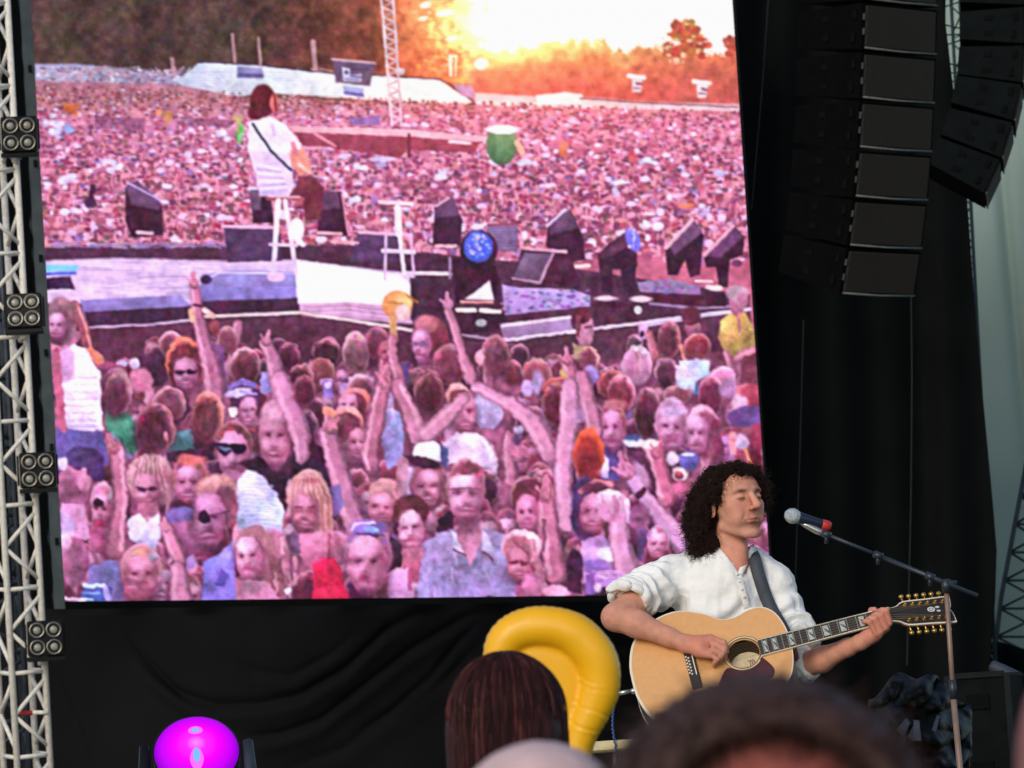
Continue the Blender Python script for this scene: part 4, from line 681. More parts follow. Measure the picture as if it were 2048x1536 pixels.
    b = (b[iy, ix] * (1 - fx) + b[iy, i2] * fx) * (1 - fy) + (b[j2, ix] * (1 - fx) + b[j2, i2] * fx) * fy
    g = np.clip((yy - 205) / 40, 0, 1)[..., None]
    b2 = b * np.array((1.03, .96, 1.09), np.float32) + np.array((2, -2, 5), np.float32); b2 = 255 * np.clip(b2 / 255, 0, 1.2) ** .87; L = b2.mean(2, keepdims=True); L2 = 128 + (L - 128) * 1.16 + 5; b2 = b2 * (L2 / np.maximum(L, 1)).clip(.3, 1.8)
    b = b * (1 - g) + b2 * g
    dark = np.clip(1.15 - b.mean(2) / 255, .15, 1)
    for c in range(3): b[..., c] += dark * (18 * (vnoise(PH, PW, 4, R) - .5) + 10 * (vnoise(PH, PW, 9, R) - .5) + 8 * (vnoise(PH, PW, 22, R) - .5))
    p.amp = 0; det = .5 * (vnoise(PH, PW, 5, R) - .5) + (vnoise(PH, PW, 12, R) - .5) * 1.2; b *= (1 + .30 * det * dark)[..., None]
    def blur(a, r, ax):
        k = 2 * r + 1; c = np.cumsum(np.pad(a, [(r + 1, r) if i == ax else (0, 0) for i in range(3)], mode='edge'), axis=ax, dtype=np.float64)
        sl1 = [slice(None)] * 3; sl2 = [slice(None)] * 3; sl1[ax] = slice(k, None); sl2[ax] = slice(None, -k)
        return ((c[tuple(sl1)] - c[tuple(sl2)]) / k).astype(np.float32)
    s1 = blur(blur(blur(b, 1, 1), 1, 0), 1, 1); s4 = blur(blur(blur(blur(s1, 5, 1), 4, 0), 5, 1), 4, 0)
    b = s1 + .4 * (s1 - s4)
    b = np.clip(b, 10, 255)
    return b
# ----------------------------------------------------------------- the setting: field, stage, drapes, screen, towers
M_back = mat('charcoal_backdrop_cloth', srgb(27, 28, 31), .95, spec=.03, var=.15, scale=1.2, bump=.1, bscale=300)
M_black = mat('black_cloth', srgb(17, 20, 20), .95, spec=.04, var=.25, scale=1.2, bump=.15, bscale=300)
M_black2 = mat('black_metal', srgb(20, 22, 24), .5, spec=.15, var=.2, scale=20)
M_deck = mat('stage_deck_boards', srgb(40, 40, 42), .7, var=.3, scale=3)
M_grass = mat('trampled_grass', srgb(70, 84, 48), .9, var=.4, scale=2, bump=.4, bscale=30)
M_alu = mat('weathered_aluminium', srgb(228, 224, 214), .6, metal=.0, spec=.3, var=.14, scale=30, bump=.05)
M_alu_dark = mat('shade_toned_pipe', srgb(52, 60, 70), .6, metal=.2, var=.3, scale=12)  # rear tower's shade put into this dark tone; other dark metal reuses it
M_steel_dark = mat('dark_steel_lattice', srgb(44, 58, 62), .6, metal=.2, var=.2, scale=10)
M_red = mat('red_tape', srgb(190, 50, 44), .5, var=.12)
M_grey = mat('grey_screen_edge', srgb(92, 100, 100), .7, var=.25, scale=6)
M_tarp = mat('pale_green_tarpaulin', srgb(152, 172, 163), .75, var=.07, scale=.7, bump=.1, bscale=4)
M_array = mat('speaker_grille', srgb(42, 40, 38), .75, spec=.12, var=.14, scale=40, bump=.2, bscale=500)
M_array_side = mat('shade_toned_cabinet', srgb(9, 10, 10), .9, spec=.03, var=.2, scale=10)  # near black because the shade on the cabinet sides is in the colour
M_gap = mat('speaker_gap_black', srgb(8, 9, 9), .9, spec=.1)
M_lip = mat('worn_speaker_lip', srgb(96, 100, 96), .5, var=.3, scale=30)
M_chrome = mat('lamp_reflector', srgb(176, 172, 160), .3, metal=.9, var=.06, scale=40)
M_lampglass = mat('lamp_glass', srgb(150, 148, 140), .15, spec=.7, var=.15, scale=30)

V, Fc = grid_mesh(lambda u, v: np.stack([(u - .5) * 6000, -1500 + v * 6000, 0 * u], 1), 13, 13)
tag(obj('ground', V, Fc, M_grass, loc=(0, 0, 0)), kind='structure')
DECK = 1.05
b = MB()
b.box((1.2, 26.5, DECK / 2 - .03), XYZ, (14, 15.5, DECK / 2 - .06), .02)
tag(b.build('stage_deck', M_deck, loc=(1.2, 26.5, 0)), kind='structure')

# big black backdrop behind everything on stage
CREASE = [([(250, 1270), (300, 1325), (360, 1385), (430, 1410), (520, 1408), (600, 1390), (690, 1338), (770, 1262), (860, 1215)], .30, 9), ([(255, 1300), (310, 1352), (380, 1400), (440, 1432)], .22, 8),
          ([(430, 1300), (500, 1340), (580, 1352), (660, 1310), (730, 1250)], .14, 8), ([(480, 1475), (560, 1468), (640, 1440), (730, 1370), (820, 1300), (930, 1235), (1000, 1205)], .26, 8), ([(700, 1475), (780, 1425), (860, 1355), (920, 1280), (985, 1222)], .24, 8),
          ([(560, 1540), (680, 1500), (800, 1430), (900, 1350), (1000, 1250)], .12, 10), ([(110, 1330), (160, 1430), (200, 1560)], .10, 10), ([(1000, 1240), (1080, 1300), (1180, 1320), (1300, 1270)], .2, 9)]
def backdrop(u, v):
    px = -260 + u * 2150; py = -260 + v * 2050
    low = np.clip((py - 1190) / 40, 0, 1) * np.clip((1560 - px) / 200, 0, 1); fold = 0 * px
    for pts, a, wd in CREASE:
        P = np.array(pts, float); cy = np.interp(px, P[:, 0], P[:, 1]); on_ = np.clip((px - P[0, 0]) / 60, 0, 1) * np.clip((P[-1, 0] - px) / 90, 0, 1); t_ = (py - cy) / (wd * 1.25)
        fold = fold + low * on_ * a * .22 * (np.exp(-t_ ** 2) - .55 * np.exp(-((t_ - 2.2) / 1.6) ** 2))
    fold = fold + low * .06 * np.sin(px / 83.0 + py / 130.0)
    fold += (1 - low) * .10 * np.sin(px / 23.0 + .5 * np.sin(py / 200.0))
    return Wv(px, py, 39.5 + fold)
V, Fc = grid_mesh(backdrop, 420, 400)
o = obj('backdrop_curtain', V, Fc, M_back, smooth=True); tag(o, 'huge black backdrop curtain hanging in slack swags below the video screen', 'curtain')
o.modifiers.new('thickness', 'SOLIDIFY').thickness = .01

# black side drape right of the screen, its right edge bellied out
RE = np.array([(-260, 1868), (0, 1886), (150, 1902), (410, 1934), (560, 1945), (660, 1953), (850, 1971), (1000, 1985), (1100, 1993), (1200, 1990), (1250, 1986), (1330, 1979), (1800, 1970)], float)
def sidedrape(u, v):
    py = -260 + v * 2060; right = np.interp(py, RE[:, 0], RE[:, 1]); px = 1452 + py * .06 + u * (right - 1452 - py * .06)
    fold = .07 * np.sin(px / 17.0 + .6 * np.sin(py / 260.0)) + .10 * np.sin(px / 47.0 + py / 900.0)
    return Wv(px, py, 37.6 + fold + 1.2 * u)
V, Fc = grid_mesh(sidedrape, 150, 110)
o = obj('side_curtain', V, Fc, M_black, smooth=True); tag(o, 'tall black side drape between the video screen and the pale tarpaulin', 'curtain'); o.modifiers.new('thickness', 'SOLIDIFY').thickness = .012
M_seam = mat('drape_seam_webbing', srgb(26, 31, 31), .8, var=.3, scale=6)
for pts in ([(1541, -60), (1524, 180), (1503, 420)], [(1607, 640), (1600, 900), (1590, 1170), (1584, 1330)], [(1822, 540), (1824, 760), (1822, 1000), (1818, 1170), (1814, 1330)]):
    b = MB(); b.tube([W(x, y, 37.15 + .9 * (x - 1470) / 500) for x, y in pts], .006, 5); s_ = b.build('seam', M_seam, o)

# pale tarpaulin wall at the far right
def tarp(u, v):
    px = 1830 + u * 420; py = -220 + v * 1560
    fold = .10 * np.sin(px / 70.0 + py / 420.0) + .05 * np.sin((px * .8 + py * .5) / 60.0) + .12 * np.exp(-((px - 2010 - (py - 420) * .09) / 14.0) ** 2)
    return Wv(px, py, 46.5 + fold)
V, Fc = grid_mesh(tarp, 70, 160)
o = obj('tarpaulin_wall', V, Fc, M_tarp, smooth=True); tag(o, 'pale green tarpaulin wall closing the stage wing at far right', 'tarpaulin'); o.modifiers.new('thickness', 'SOLIDIFY').thickness = .01
# dark wall of stacked drape below the tarpaulin
def lowdrape(u, v):
    px = 1900 + u * 400; py = 1290 + v * 420 + 8 * np.sin(px / 23.0)
    return Wv(px, py, 44.5 + .12 * np.sin(px / 15.0))
V, Fc = grid_mesh(lowdrape, 60, 20)
o = obj('skirt_curtain', V, Fc, M_black, smooth=True); tag(o, 'low black skirt drape along the foot of the pale tarpaulin', 'curtain'); o.modifiers.new('thickness', 'SOLIDIFY').thickness = .01

# ---- the LED screen: picture, grey edge strip, black casing
SQ = {'tl': (61, -8), 'tr': (1464, -8), 'br': (1543, 1187), 'bl': (130, 1203)}
def sdepth(px): return 33.0 + (px - 96) / 1404 * 3.4
TL, TR_, BR, BL = (W(*SQ[k], sdepth(SQ[k][0])) for k in ('tl', 'tr', 'br', 'bl'))
# a true plane through three corners; the fourth is slid onto it
sn = unit(np.cross(TR_ - TL, BL - TL)); sn = sn if sn[1] < 0 else -sn
dr = unit(BR - CAM); BR = CAM + dr * (((TL - CAM) @ sn) / (dr @ sn))
scr = thing('led_screen', (BL + BR) / 2, 'giant video screen showing a singer on a runway stage and a waving crowd', 'video screen')
NU, NV = 600, 488
pic = paint_picture()
def plane_pts(u, v): return (TL[None] * ((1 - u) * (1 - v))[:, None] + TR_[None] * (u * (1 - v))[:, None] + BR[None] * (u * v)[:, None] + BL[None] * ((1 - u) * v)[:, None])
u, v = np.meshgrid(np.linspace(0, 1, NU), np.linspace(0, 1, NV)); V = plane_pts(u.ravel(), v.ravel())
q = V - CAM; dd = q @ FW; X = 1024 + F * (q @ RT) / dd - PX0; Y = 768 - F * (q @ UP) / dd - PY0      # where each LED lies in the picture
X = np.clip(X, 0, PW - 1.01); Y = np.clip(Y, 0, PH - 1.01); xi = X.astype(int); yi = Y.astype(int); fx = (X - xi)[:, None]; fy = (Y - yi)[:, None]
c = (pic[yi, xi] * (1 - fx) + pic[yi, xi + 1] * fx) * (1 - fy) + (pic[yi + 1, xi] * (1 - fx) + pic[yi + 1, xi + 1] * fx) * fy
row = (np.arange(NU * NV) // NU); c = c * np.where(row % 2 == 0, .965, 1.03)[:, None]
c = np.clip(c, 0, 255) / 255; c = np.where(c <= .04045, c / 12.92, ((c + .055) / 1.055) ** 2.4)
i = np.arange((NU - 1) * (NV - 1)); r_, c_ = i // (NU - 1), i % (NU - 1); a = r_ * NU + c_; Fc = np.stack([a, a + NU, a + NU + 1, a + 1], 1)
M_led = bpy.data.materials.new('led_picture'); M_led.use_nodes = True; nt = M_led.node_tree; pb = nt.nodes['Principled BSDF']
at = nt.nodes.new('ShaderNodeAttribute'); at.attribute_name = 'Col'; nt.links.new(at.outputs['Color'], pb.inputs['Emission Color']); pb.inputs['Emission Strength'].default_value = 1.0 * LED
pb.inputs['Base Color'].default_value = (.008, .008, .009, 1); pb.inputs['Roughness'].default_value = .8; pb.inputs['Specular IOR Level'].default_value = .1
M_led.cycles.emission_sampling = 'NONE'
obj('picture', V, Fc, M_led, scr, col=c)
su = unit(BR - BL); sv = unit(TL - BL)
b = MB(); b.prism([BL - su * .02 - sn * .004, BR + su * .03 - sn * .004, TR_ + su * .03 + sv * .4 - sn * .004, TL - su * .02 + sv * .4 - sn * .004], -sn * .35); b.build('casing', M_black2, scr)
b = MB(); b.prism([BL - su * .105 - sv * .06 + sn * .012, BL - su * .006 - sv * .06 + sn * .012, TL - su * .006 + sv * .4 + sn * .012, TL - su * .105 + sv * .4 + sn * .012], -sn * .3); b.build('edge_strip', M_grey, scr)
b = MB(); b.prism([BL - su * .01 - sv * .065 + sn * .006, BR + su * .03 - sv * .05 + sn * .006, BR + su * .03 - sv * .006 + sn * .006, BL - su * .005 - sv * .006 + sn * .006], -sn * .3); b.build('bottom_rail', M_black, scr)
b = MB(); H = np.linalg.norm(TL - BL) + .4; n = 46        # ragged black masking laced to the screen's left side
Lp = [BL - su * .24 - sv * .06]
pts = [BL - su * (.115 + (.028 if k % 2 else 0) * rng.random() - .004 * (k % 3)) - sv * .06 + sv * (H * k / n) for k in range(n + 1)]
loop = [BL - su * .30 - sv * .06] + pts + [BL - su * .30 + sv * H]
b.prism([p + sn * .02 for p in loop], -sn * .05); b.build('side_masking', M_black, scr)
for k in range(7):
    b = MB(); p = BL - su * .05 + sv * (.5 + k * .78) + sn * .02; b.box(p, (su, sv, sn), (.014, .03, .012), .004); b.build('latch', M_black2, scr)

# ---- left truss tower
def truss(name, label, top, bot, yaw, wid, rc, rd, m, m2, nb, group=None, red=False, part='chord', xbrace=False):
    top, bot = np.array(top), np.array(bot); ax = unit(top - bot); Lh = np.linalg.norm(top - bot)
    ex = rotz(yaw) @ np.array((1.0, 0, 0)); ex = unit(ex - ax * (ex @ ax)); ey = np.cross(ax, ex); ey = ey if ey[1] > 0 else -ey
    t = thing(name, bot, label, 'truss', group); cor = [bot + ey * 0, bot - ex * wid, bot - ex * wid + ey * wid, bot + ey * wid]
    for k, c0 in enumerate(cor):
        b = MB(); b.tube([c0, c0 + ax * Lh], rc, 10); b.build('chord', m if k < 2 else m2, t, True)
    st = Lh / nb
    for k in range(nb):
        z0 = k * st
        for f in range(4):
            c0, c1 = cor[f], cor[(f + 1) % 4]; mm = m if f == 0 else m2
            if f == 2 and not xbrace: continue
            if red and f == 0 and k == 1:
                mid = c0 + (c1 - c0) * .42
                b = MB(); b.tube([c0 + ax * z0, mid + ax * z0], rd, 8); b.build('rung', mm, t, True)
                b = MB(); b.tube([mid + ax * z0, c1 + ax * z0], rd * 1.12, 8); b.build('taped_rung', M_red, t, True)
            else: b = MB(); b.tube([c0 + ax * z0, c1 + ax * z0], rd, 8); b.build('rung', mm, t, True)
            if xbrace:
                b = MB(); b.tube([c0 + ax * (z0 + .02), c1 + ax * (z0 + st - .02)], rd, 6); b.build('brace', mm, t, True)
                b = MB(); b.tube([c1 + ax * (z0 + .02), c0 + ax * (z0 + st - .02)], rd, 6); b.build('brace', mm, t, True)
            else:
                b = MB(); b.tube([c0 + ax * (z0 + .06), c1 + ax * (z0 + st * .5)], rd, 8); b.build('brace', mm, t, True)
                b = MB(); b.tube([c1 + ax * (z0 + st * .5), c0 + ax * (z0 + st - .06)], rd, 8); b.build('brace', mm, t, True)
    return t
DT = 32.0; top = W(4, -165, DT); bot = W(108.5, 1683, DT)     # pitch: rungs every 167 px
# rungs at y = 87, 254, 421 ... 1425
truss('truss_tower', 'silver box truss tower at the left edge carrying four blinder lamps', W(5.2, -163, DT), W(118.4, 1843, DT), math.radians(30), .285, .0265, .0175, M_alu, M_alu, 12, red=False)
ttop, tbot = W(5.2, -163, DT), W(109, 1676, DT)
b = MB(); p0 = W(95.5, 1425, DT - .03); p1 = W(52, 1425, DT - .02); pm = W(66, 1425, DT - .025)
b.tube([p0, pm], .017, 10); b2 = MB(); b2.tube([W(64, 1425.5, DT - .025), W(39, 1427, DT - .02)], .020, 10)
tr_obj = [o for o in C.objects if o.name == 'truss_tower'][0]
b.build('collar_sleeve', M_alu, tr_obj, True); b2.build('red_tape_band', M_red, tr_obj, True)
truss('truss_tower', 'dark pipe tower behind the silver truss, its shade painted into the metal', W(-38, -200, 34.6), W(77.3, 1850, 34.6), math.radians(12), .42, .026, .018, M_alu_dark, M_alu_dark, 15)

# ---- four blinder lamps on the tower
def blinder(px, py, yaw, pitch, label, bright=False):
    c = W(px, py, 31.75); R = rotz(yaw) @ rotx(pitch); ex, ey, ez = R @ XYZ[0], R @ XYZ[1], R @ XYZ[2]
    t = thing('blinder_lamp', c - ez * .19, label, 'stage light', 'four-lamp blinders clamped to the silver truss')
    b = MB(); b.box(c + ey * .07, (ex, ey, ez), (.142, .06, .142), .012); b.build('housing', M_black2, t)
    b = MB(); b.box(c + ey * .06 - ez * .163, (ex, ey, ez), (.15, .035, .018), .004); b.box(c + ey * .08 - ex * .155, (ex, ey, ez), (.008, .02, .12)); b.box(c + ey * .08 + ex * .155, (ex, ey, ez), (.008, .02, .12)); b.build('yoke', M_black2, t)
    b = MB(); b.tube([c + ey * .1 - ez * .17, c + ey * .2 - ez * .2 - ex * .05], .022, 8); b.build('clamp', M_alu, t, True)
    for i in (-1, 1):
        for k in (-1, 1):
            o_ = c + ex * i * .066 + ez * k * .068 + ey * .006
            b = MB(); b.lathe(o_, -ey, [(.045, -.02), (.060, 0), (.061, .012), (.055, .016), (.051, .004), (.040, -.012), (.018, -.02), (.0, -.021)], 24); L = b.build('lamp', M_chrome, t, True)
            b = MB(); b.lathe(o_, -ey, [(.030, -.004), (.026, .004), (.014, .009), (.0, .010)], 16); b.build('bulb_cap', M_lampglass, L, True)
blinder(38, 268, .12, .10, 'topmost four-lamp blinder on the silver truss, tilted slightly upward')
blinder(47, 620, .05, -.12, 'second blinder from the top, facing us with brightly shining reflector rings')
blinder(75, 940, .10, .08, 'third blinder from the top of the silver truss, beside the capped man on screen')
blinder(91, 1277, .14, .06, 'lowest blinder on the silver truss, below the screen\'s bottom left corner')

# ---- right-hand lattice towers in front of the tarpaulin
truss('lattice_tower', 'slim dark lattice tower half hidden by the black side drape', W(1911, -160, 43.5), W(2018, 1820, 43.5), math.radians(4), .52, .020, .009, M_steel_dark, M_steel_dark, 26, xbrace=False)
t = thing('raking_lattice_tower', W(1962, 1815, 45.0), 'dark cross-braced lattice tower splaying outward at the lower right edge', 'truss')
legL = [W(2062, 880, 45.0), W(2003, 1190, 45.0), W(1986, 1330, 45.0)]; legR = [W(2130, 880, 45.0), W(2110, 1190, 45.0), W(2105, 1330, 45.0)]
for L, ft in ((legL, W(1962, 1815, 45.0)), (legR, W(2098, 1815, 45.0))): b = MB(); b.tube(L + [ft], .028, 8); b.build('chord', M_steel_dark, t, True)
def on(L, s): return L[0] + (L[1] - L[0]) * s / .69 if s < .69 else L[1] + (L[2] - L[1]) * (s - .69) / .31
for k in range(8):
    s0, s1 = k / 8, (k + 1) / 8
    for A, B in ((on(legL, s0), on(legR, s1)), (on(legR, s0), on(legL, s1)), (on(legL, s1), on(legR, s1))): b = MB(); b.tube([A, B], .016, 6); b.build('brace', M_steel_dark, t, True)

# ---- line arrays
M_array_side2 = mat('speaker_cabinet_grey', srgb(16, 20, 21), .85, spec=.05, var=.2, scale=10)
M_pin = mat('dull_rigging_steel', srgb(48, 54, 52), .6, var=.3)
def line_array(name, label, p0, alpha, tilts, h, Wd, D, front_vis, taper):
    n = np.array((math.sin(alpha), -math.cos(alpha), 0)); w = np.array((math.cos(alpha), math.sin(alpha), 0)); p = np.array(p0)
    t = thing(name, p - np.array((0, 0, h * len(tilts))), label, 'loudspeaker', 'hung line array loudspeakers')
    for k, tl in enumerate(tilts):
        tl = math.radians(tl); dn = -XYZ[2] * math.cos(tl) - n * math.sin(tl); fn = n * math.cos(tl) - XYZ[2] * math.sin(tl); hh = h - .022
        cab = MB(); q = p + dn * .011; tp = taper
        fl = [q, q + w * Wd, q + w * Wd + dn * hh, q + dn * hh]; bk = [x - fn * D + dn * (tp if i < 2 else -tp) for i, x in enumerate(fl)]
        cab.add(fl + bk, [(0, 1, 2, 3), (5, 4, 7, 6), (0, 4, 5, 1), (3, 2, 6, 7), (0, 3, 7, 4), (1, 5, 6, 2)]); cb = cab.build('cabinet', M_array_side if front_vis else M_array_side2, t)
        g = MB(); g.box(q + w * Wd / 2 + dn * hh / 2 + fn * .012, (w, dn, fn), (Wd / 2 - .03, hh / 2 - .02, .012), .006); g.build('grille', M_array if not front_vis or k < len(tilts) else M_array_side, cb)
        g = MB(); g.tube([q + w * .02 + dn * (hh - .012) + fn * .022, q + w * (Wd / 2) + dn * (hh - .004) + fn * .03, q + w * (Wd - .02) + dn * (hh - .012) + fn * .022], .0085, 6); g.build('lip', M_lip, cb, True)
        for e in (.03, .97):                                        # rigging plates and pins on the side
            g = MB(); g.box(q + dn * hh * (.25 if e < .5 else .75) - fn * (.07 + (.0 if e < .5 else .02)) - w * .008, (w, dn, fn), (.008, .035, .02), .003); g.build('rigging_pin', M_gap, cb)
            g = MB(); g.box(q + dn * hh * (.3 if e < .5 else .72) - fn * (D * .55) - w * .004, (w, dn, fn), (.006, .022, .035), .002); g.build('handle_cup', M_gap, cb)
            if front_vis: g = MB(); g.box(q + dn * hh * (.3 if e < .5 else .62) + w * .012 + fn * .012, (w, dn, fn), (.008, .026, .01), .003); g.build('side_bolt', M_pin, cb)
        p = p + dn * h
    return t
line_array('line_array', 'curved black line array hanging in front of the black side drape', W(1725, -96, 31.0), math.radians(38), [6, 8, 9, 10, 13, 16, 19], .382, .80, .74, True, .035)
line_array('line_array', 'curved line array at the right edge, seen from its side against the tarpaulin', W(2046, -66, 35.2), math.radians(83), [3, 4.5, 8, 17, 22, 29], .345, 1.0, .56, False, .04)
# ----------------------------------------------------------------- the singer with the guitar
PD = 12.7; SP = PD / F                               # metres per photo pixel at the singer
PO = W(1450, 1200, PD); PFy = unit(PO - CAM); PFx = unit(RT - PFy * (RT @ PFy)); PFz = np.cross(PFx, PFy)
PM = np.stack([PFx, PFy, PFz], 1)                    # local axes: right, away, up
def q(px, py, y=0.0): return np.array(((px - 1450) * SP, y, (1200 - py) * SP))
def toW(P): return PO[None] + np.asarray(P) @ PM.T
def w1(P): return toW(np.asarray(P)[None])[0]

M_skin = mat('skin', (.5, .3, .2, 1), .6, spec=.25, var=.10, scale=45, attr='Col', bump=.10, bscale=130, sss=.10)
M_shirt = mat('white_cotton', srgb(236, 237, 236), .9, spec=.1, var=.03, scale=20, bump=.55, bscale=26, sheen=.1)
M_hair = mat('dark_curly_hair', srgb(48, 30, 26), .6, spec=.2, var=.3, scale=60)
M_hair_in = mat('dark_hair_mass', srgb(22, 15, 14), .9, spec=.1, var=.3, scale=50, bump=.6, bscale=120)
M_bind0 = mat('shell_button', srgb(206, 200, 190), .4, var=.1); M_strap = mat('grey_guitar_strap', srgb(62, 68, 80), .7, var=.15, scale=50)
M_trouser = mat('black_trousers', srgb(28, 28, 32), .85, var=.2, scale=30)
M_shoe = mat('black_shoes', srgb(22, 22, 24), .5, var=.2)

singer_base = np.array((PO[0] - .05, PO[1] + .05, DECK))
S = thing('person', singer_base, 'seated singer in white shirt with big dark curly hair, playing an acoustic guitar', 'person')

# ---- head
Rh = rotz(math.radians(36)) @ rotx(math.radians(-9)) @ roty(math.radians(-3))
HC = q(1467, 1006, -.005); HS = 1.04
hv = Vol((-.13, -.15, -.30), (.13, .14, .16), .0028)
hv.ell((0, .018, .036), (.075, .094, .078), .01).ell((0, -.028, -.036), (.060, .062, .078), .03)
hv.ell((0, -.055, .035), (.056, .040, .050), .02)                                     # forehead
hv.cap((-.045, .004, -.070), (-.018, -.072, -.106), .017, .014, .012).cap((.045, .004, -.070), (.018, -.072, -.106), .017, .014, .012)   # jaw line
hv.ell((0, -.082, -.107), (.020, .015, .016), .014)                                    # chin
for s_ in (-1, 1):
    hv.ell((s_ * .046, -.058, -.018), (.021, .021, .018), .022)                        # cheekbone
    hv.ell((s_ * .036, -.062, -.052), (.019, .021, .026), .022)                        # cheek
    hv.cap((s_ * .012, -.091, .022), (s_ * .045, -.078, .024), .0088, .007, .010)       # brow ridge
    hv.ell((s_ * .032, -.099, .005), (.0165, .014, .0105), .010, -1)                    # eye socket
    hv.ell((s_ * .0315, -.0795, .004), (.0155, .0125, .0115), .003)                     # closed lid
    hv.cap((s_ * .019, -.0935, -.0005), (s_ * .044, -.0868, -.0015), .0016, .0016, .002, -1)   # lash crease
    hv.ell((s_ * .0115, -.1005, -.0335), (.0085, .010, .0075), .006)                    # nostril wing
    hv.cap((s_ * .019, -.097, -.036), (s_ * .033, -.086, -.062), .0015, .002, .010, -1)  # smile fold
    hv.ell((s_ * .073, .014, -.012), (.007, .017, .029), .006).ell((s_ * .083, .013, -.006), (.006, .010, .018), .004, -1)
hv.cap((0, -.093, .018), (0, -.118, -.026), .0082, .0118, .009)                          # nose
hv.ell((0, -.119, -.029), (.0118, .0105, .0092), .006)
hv.cap((-.023, -.0855, -.0635), (0, -.0945, -.0610), .0036, .0052, .006).cap((.023, -.0855, -.0635), (0, -.0945, -.0610), .0036, .0052, .006)
hv.cap((-.015, -.0885, -.0715), (.015, -.0885, -.0715), .0062, .0062, .007)
hv.cap((-.026, -.089, -.0670), (0, -.0985, -.0665), .0013, .0016, .002, -1).cap((.026, -.089, -.0670), (0, -.0985, -.0665), .0013, .0016, .002, -1)
hv.ell((0, -.094, -.083), (.020, .008, .005), .008, -1)
hv.cap((0, .026, -.07), (-.012, .055, -.235), .047, .054, .016)                           # neck
hv.cap((.0, -.006, -.15), (-.01, .030, -.25), .014, .040, .03)
hv.cap((-.036, .022, -.08), (-.012, .0, -.22), .012, .010, .016).cap((.036, .022, -.08), (-.004, .0, -.22), .012, .010, .016)
Hd, Hf = hv.mesh()
skin = np.array(srgb(212, 154, 132)[:3]); red = np.array(srgb(204, 116, 98)[:3]); lip = np.array(srgb(186, 100, 92)[:3]); brow = np.array(srgb(84, 50, 40)[:3])
def blob(P, c, r): return np.exp(-(((P - np.array(c)) / np.array(r)) ** 2).sum(1))
k = np.clip(.55 * blob(Hd, (0, -.11, -.03), (.022, .03, .02)) + .35 * blob(Hd, (-.045, -.07, -.03), (.03, .03, .028)) + .35 * blob(Hd, (.045, -.07, -.03), (.03, .03, .028)) + .5 * blob(Hd, (0, -.03, -.19), (.08, .08, .06)) + .35 * blob(Hd, (0, -.08, .06), (.05, .04, .03)), 0, 1)
hc = skin * (1 - k[:, None]) + red * k[:, None]
k = np.clip(1.1 * blob(Hd, (0, -.094, -.066), (.024, .014, .0075)), 0, .6); hc = hc * (1 - k[:, None]) + lip * k[:, None]
for s_ in (-1, 1):
    k = .9 * np.clip(blob(Hd, (s_ * .030, -.09, .0225), (.019, .02, .0055)) * 1.3, 0, 1); hc = hc * (1 - k[:, None]) + brow * k[:, None]
    k = .8 * blob(Hd, (s_ * .0315, -.09, -.001), (.016, .012, .0036)); hc = hc * (1 - k[:, None]) + brow * k[:, None]
k = .75 * blob(Hd, (0, -.092, -.0667), (.023, .02, .0017)); hc = hc * (1 - k[:, None]) + np.array(srgb(110, 52, 48)[:3]) * k[:, None]
k = .34 * blob(Hd, (0, -.07, -.085), (.055, .06, .034)); hc = hc * (1 - k[:, None]) + np.array(srgb(120, 92, 84)[:3]) * k[:, None]      # shaved beard shadow
headP = (Hd * HS) @ Rh.T + HC

# ---- arms and hands
def arm_mesh(parts, h=.0035):
    P = np.concatenate([np.array([p[0], p[1]]) for p in parts]); r = max(max(p[2], p[3]) for p in parts) + .03
    v = Vol(P.min(0) - r, P.max(0) + r, h)
    for p in parts: v.cap(p[0], p[1], p[2], p[3], p[4] if len(p) > 4 else .012)
    return v
GT = math.radians(33)                                 # how far the guitar face leans back
GO = q(1486, 1305, -.225); ga = math.radians(14.6)
gu = np.array((math.cos(ga), 0, math.sin(ga))); gv = np.array((-math.sin(ga) * math.cos(GT), math.sin(GT), math.cos(ga) * math.cos(GT))); gn = np.cross(gu, gv); gn = gn if gn[1] < 0 else -gn
def G(u, v, n=0.0): return GO + gu * u + gv * v + gn * n
def guv(p): d = p - GO; return d @ gu, d @ gv, d @ gn
def onface(px, py, n):
    """point at that place in the picture plane, n metres in front of the guitar's face"""
    p = q(px, py, 0); d = GO - p; y = ((GO - p) @ gn) / gn[1]; return p + np.array((0, y, 0)) + gn * n
elR = q(1234, 1234, -.155); wrR = onface(1378, 1296, .030)
fm = lambda t: elR + (wrR - elR) * t
rp = [(q(1285, 1195, -.06), elR, .050, .043, .02), (elR, fm(.30) + np.array((0, 0, .004)), .041, .0415, .02), (fm(.30) + np.array((0, 0, .004)), fm(.75), .0415, .029, .02), (fm(.75), wrR, .029, .0245, .015)]
palm = onface(1408, 1302, .034); 
rp += [(wrR, onface(1405, 1296, .036), .025, .0235, .015), (wrR, onface(1404, 1310, .034), .024, .0215, .015), (onface(1402, 1300, .036), onface(1424, 1294, .040), .022, .0165, .012), (onface(1402, 1310, .034), onface(1422, 1318, .036), .020, .0150, .012)]
kn = [(1427, 1289), (1431, 1300), (1430, 1311), (1425, 1321)]; pip = [(1450, 1295), (1452, 1307), (1447, 1318), (1438, 1328)]; tip = [(1455, 1306), (1450, 1317), (1440, 1326), (1428, 1333)]
for i in range(4):
    r0 = (.0102, .0104, .0098, .0086)[i]; K = onface(*kn[i], .043); Pp = onface(*pip[i], .036); Tt = onface(*tip[i], .014)
    rp += [(K, Pp, r0 * 1.08, r0 * .96, .004), (Pp, (Pp + Tt) / 2 + gn * .004, r0 * .96, r0 * .88, .003), ((Pp + Tt) / 2 + gn * .004, Tt, r0 * .88, r0 * .76, .003)]
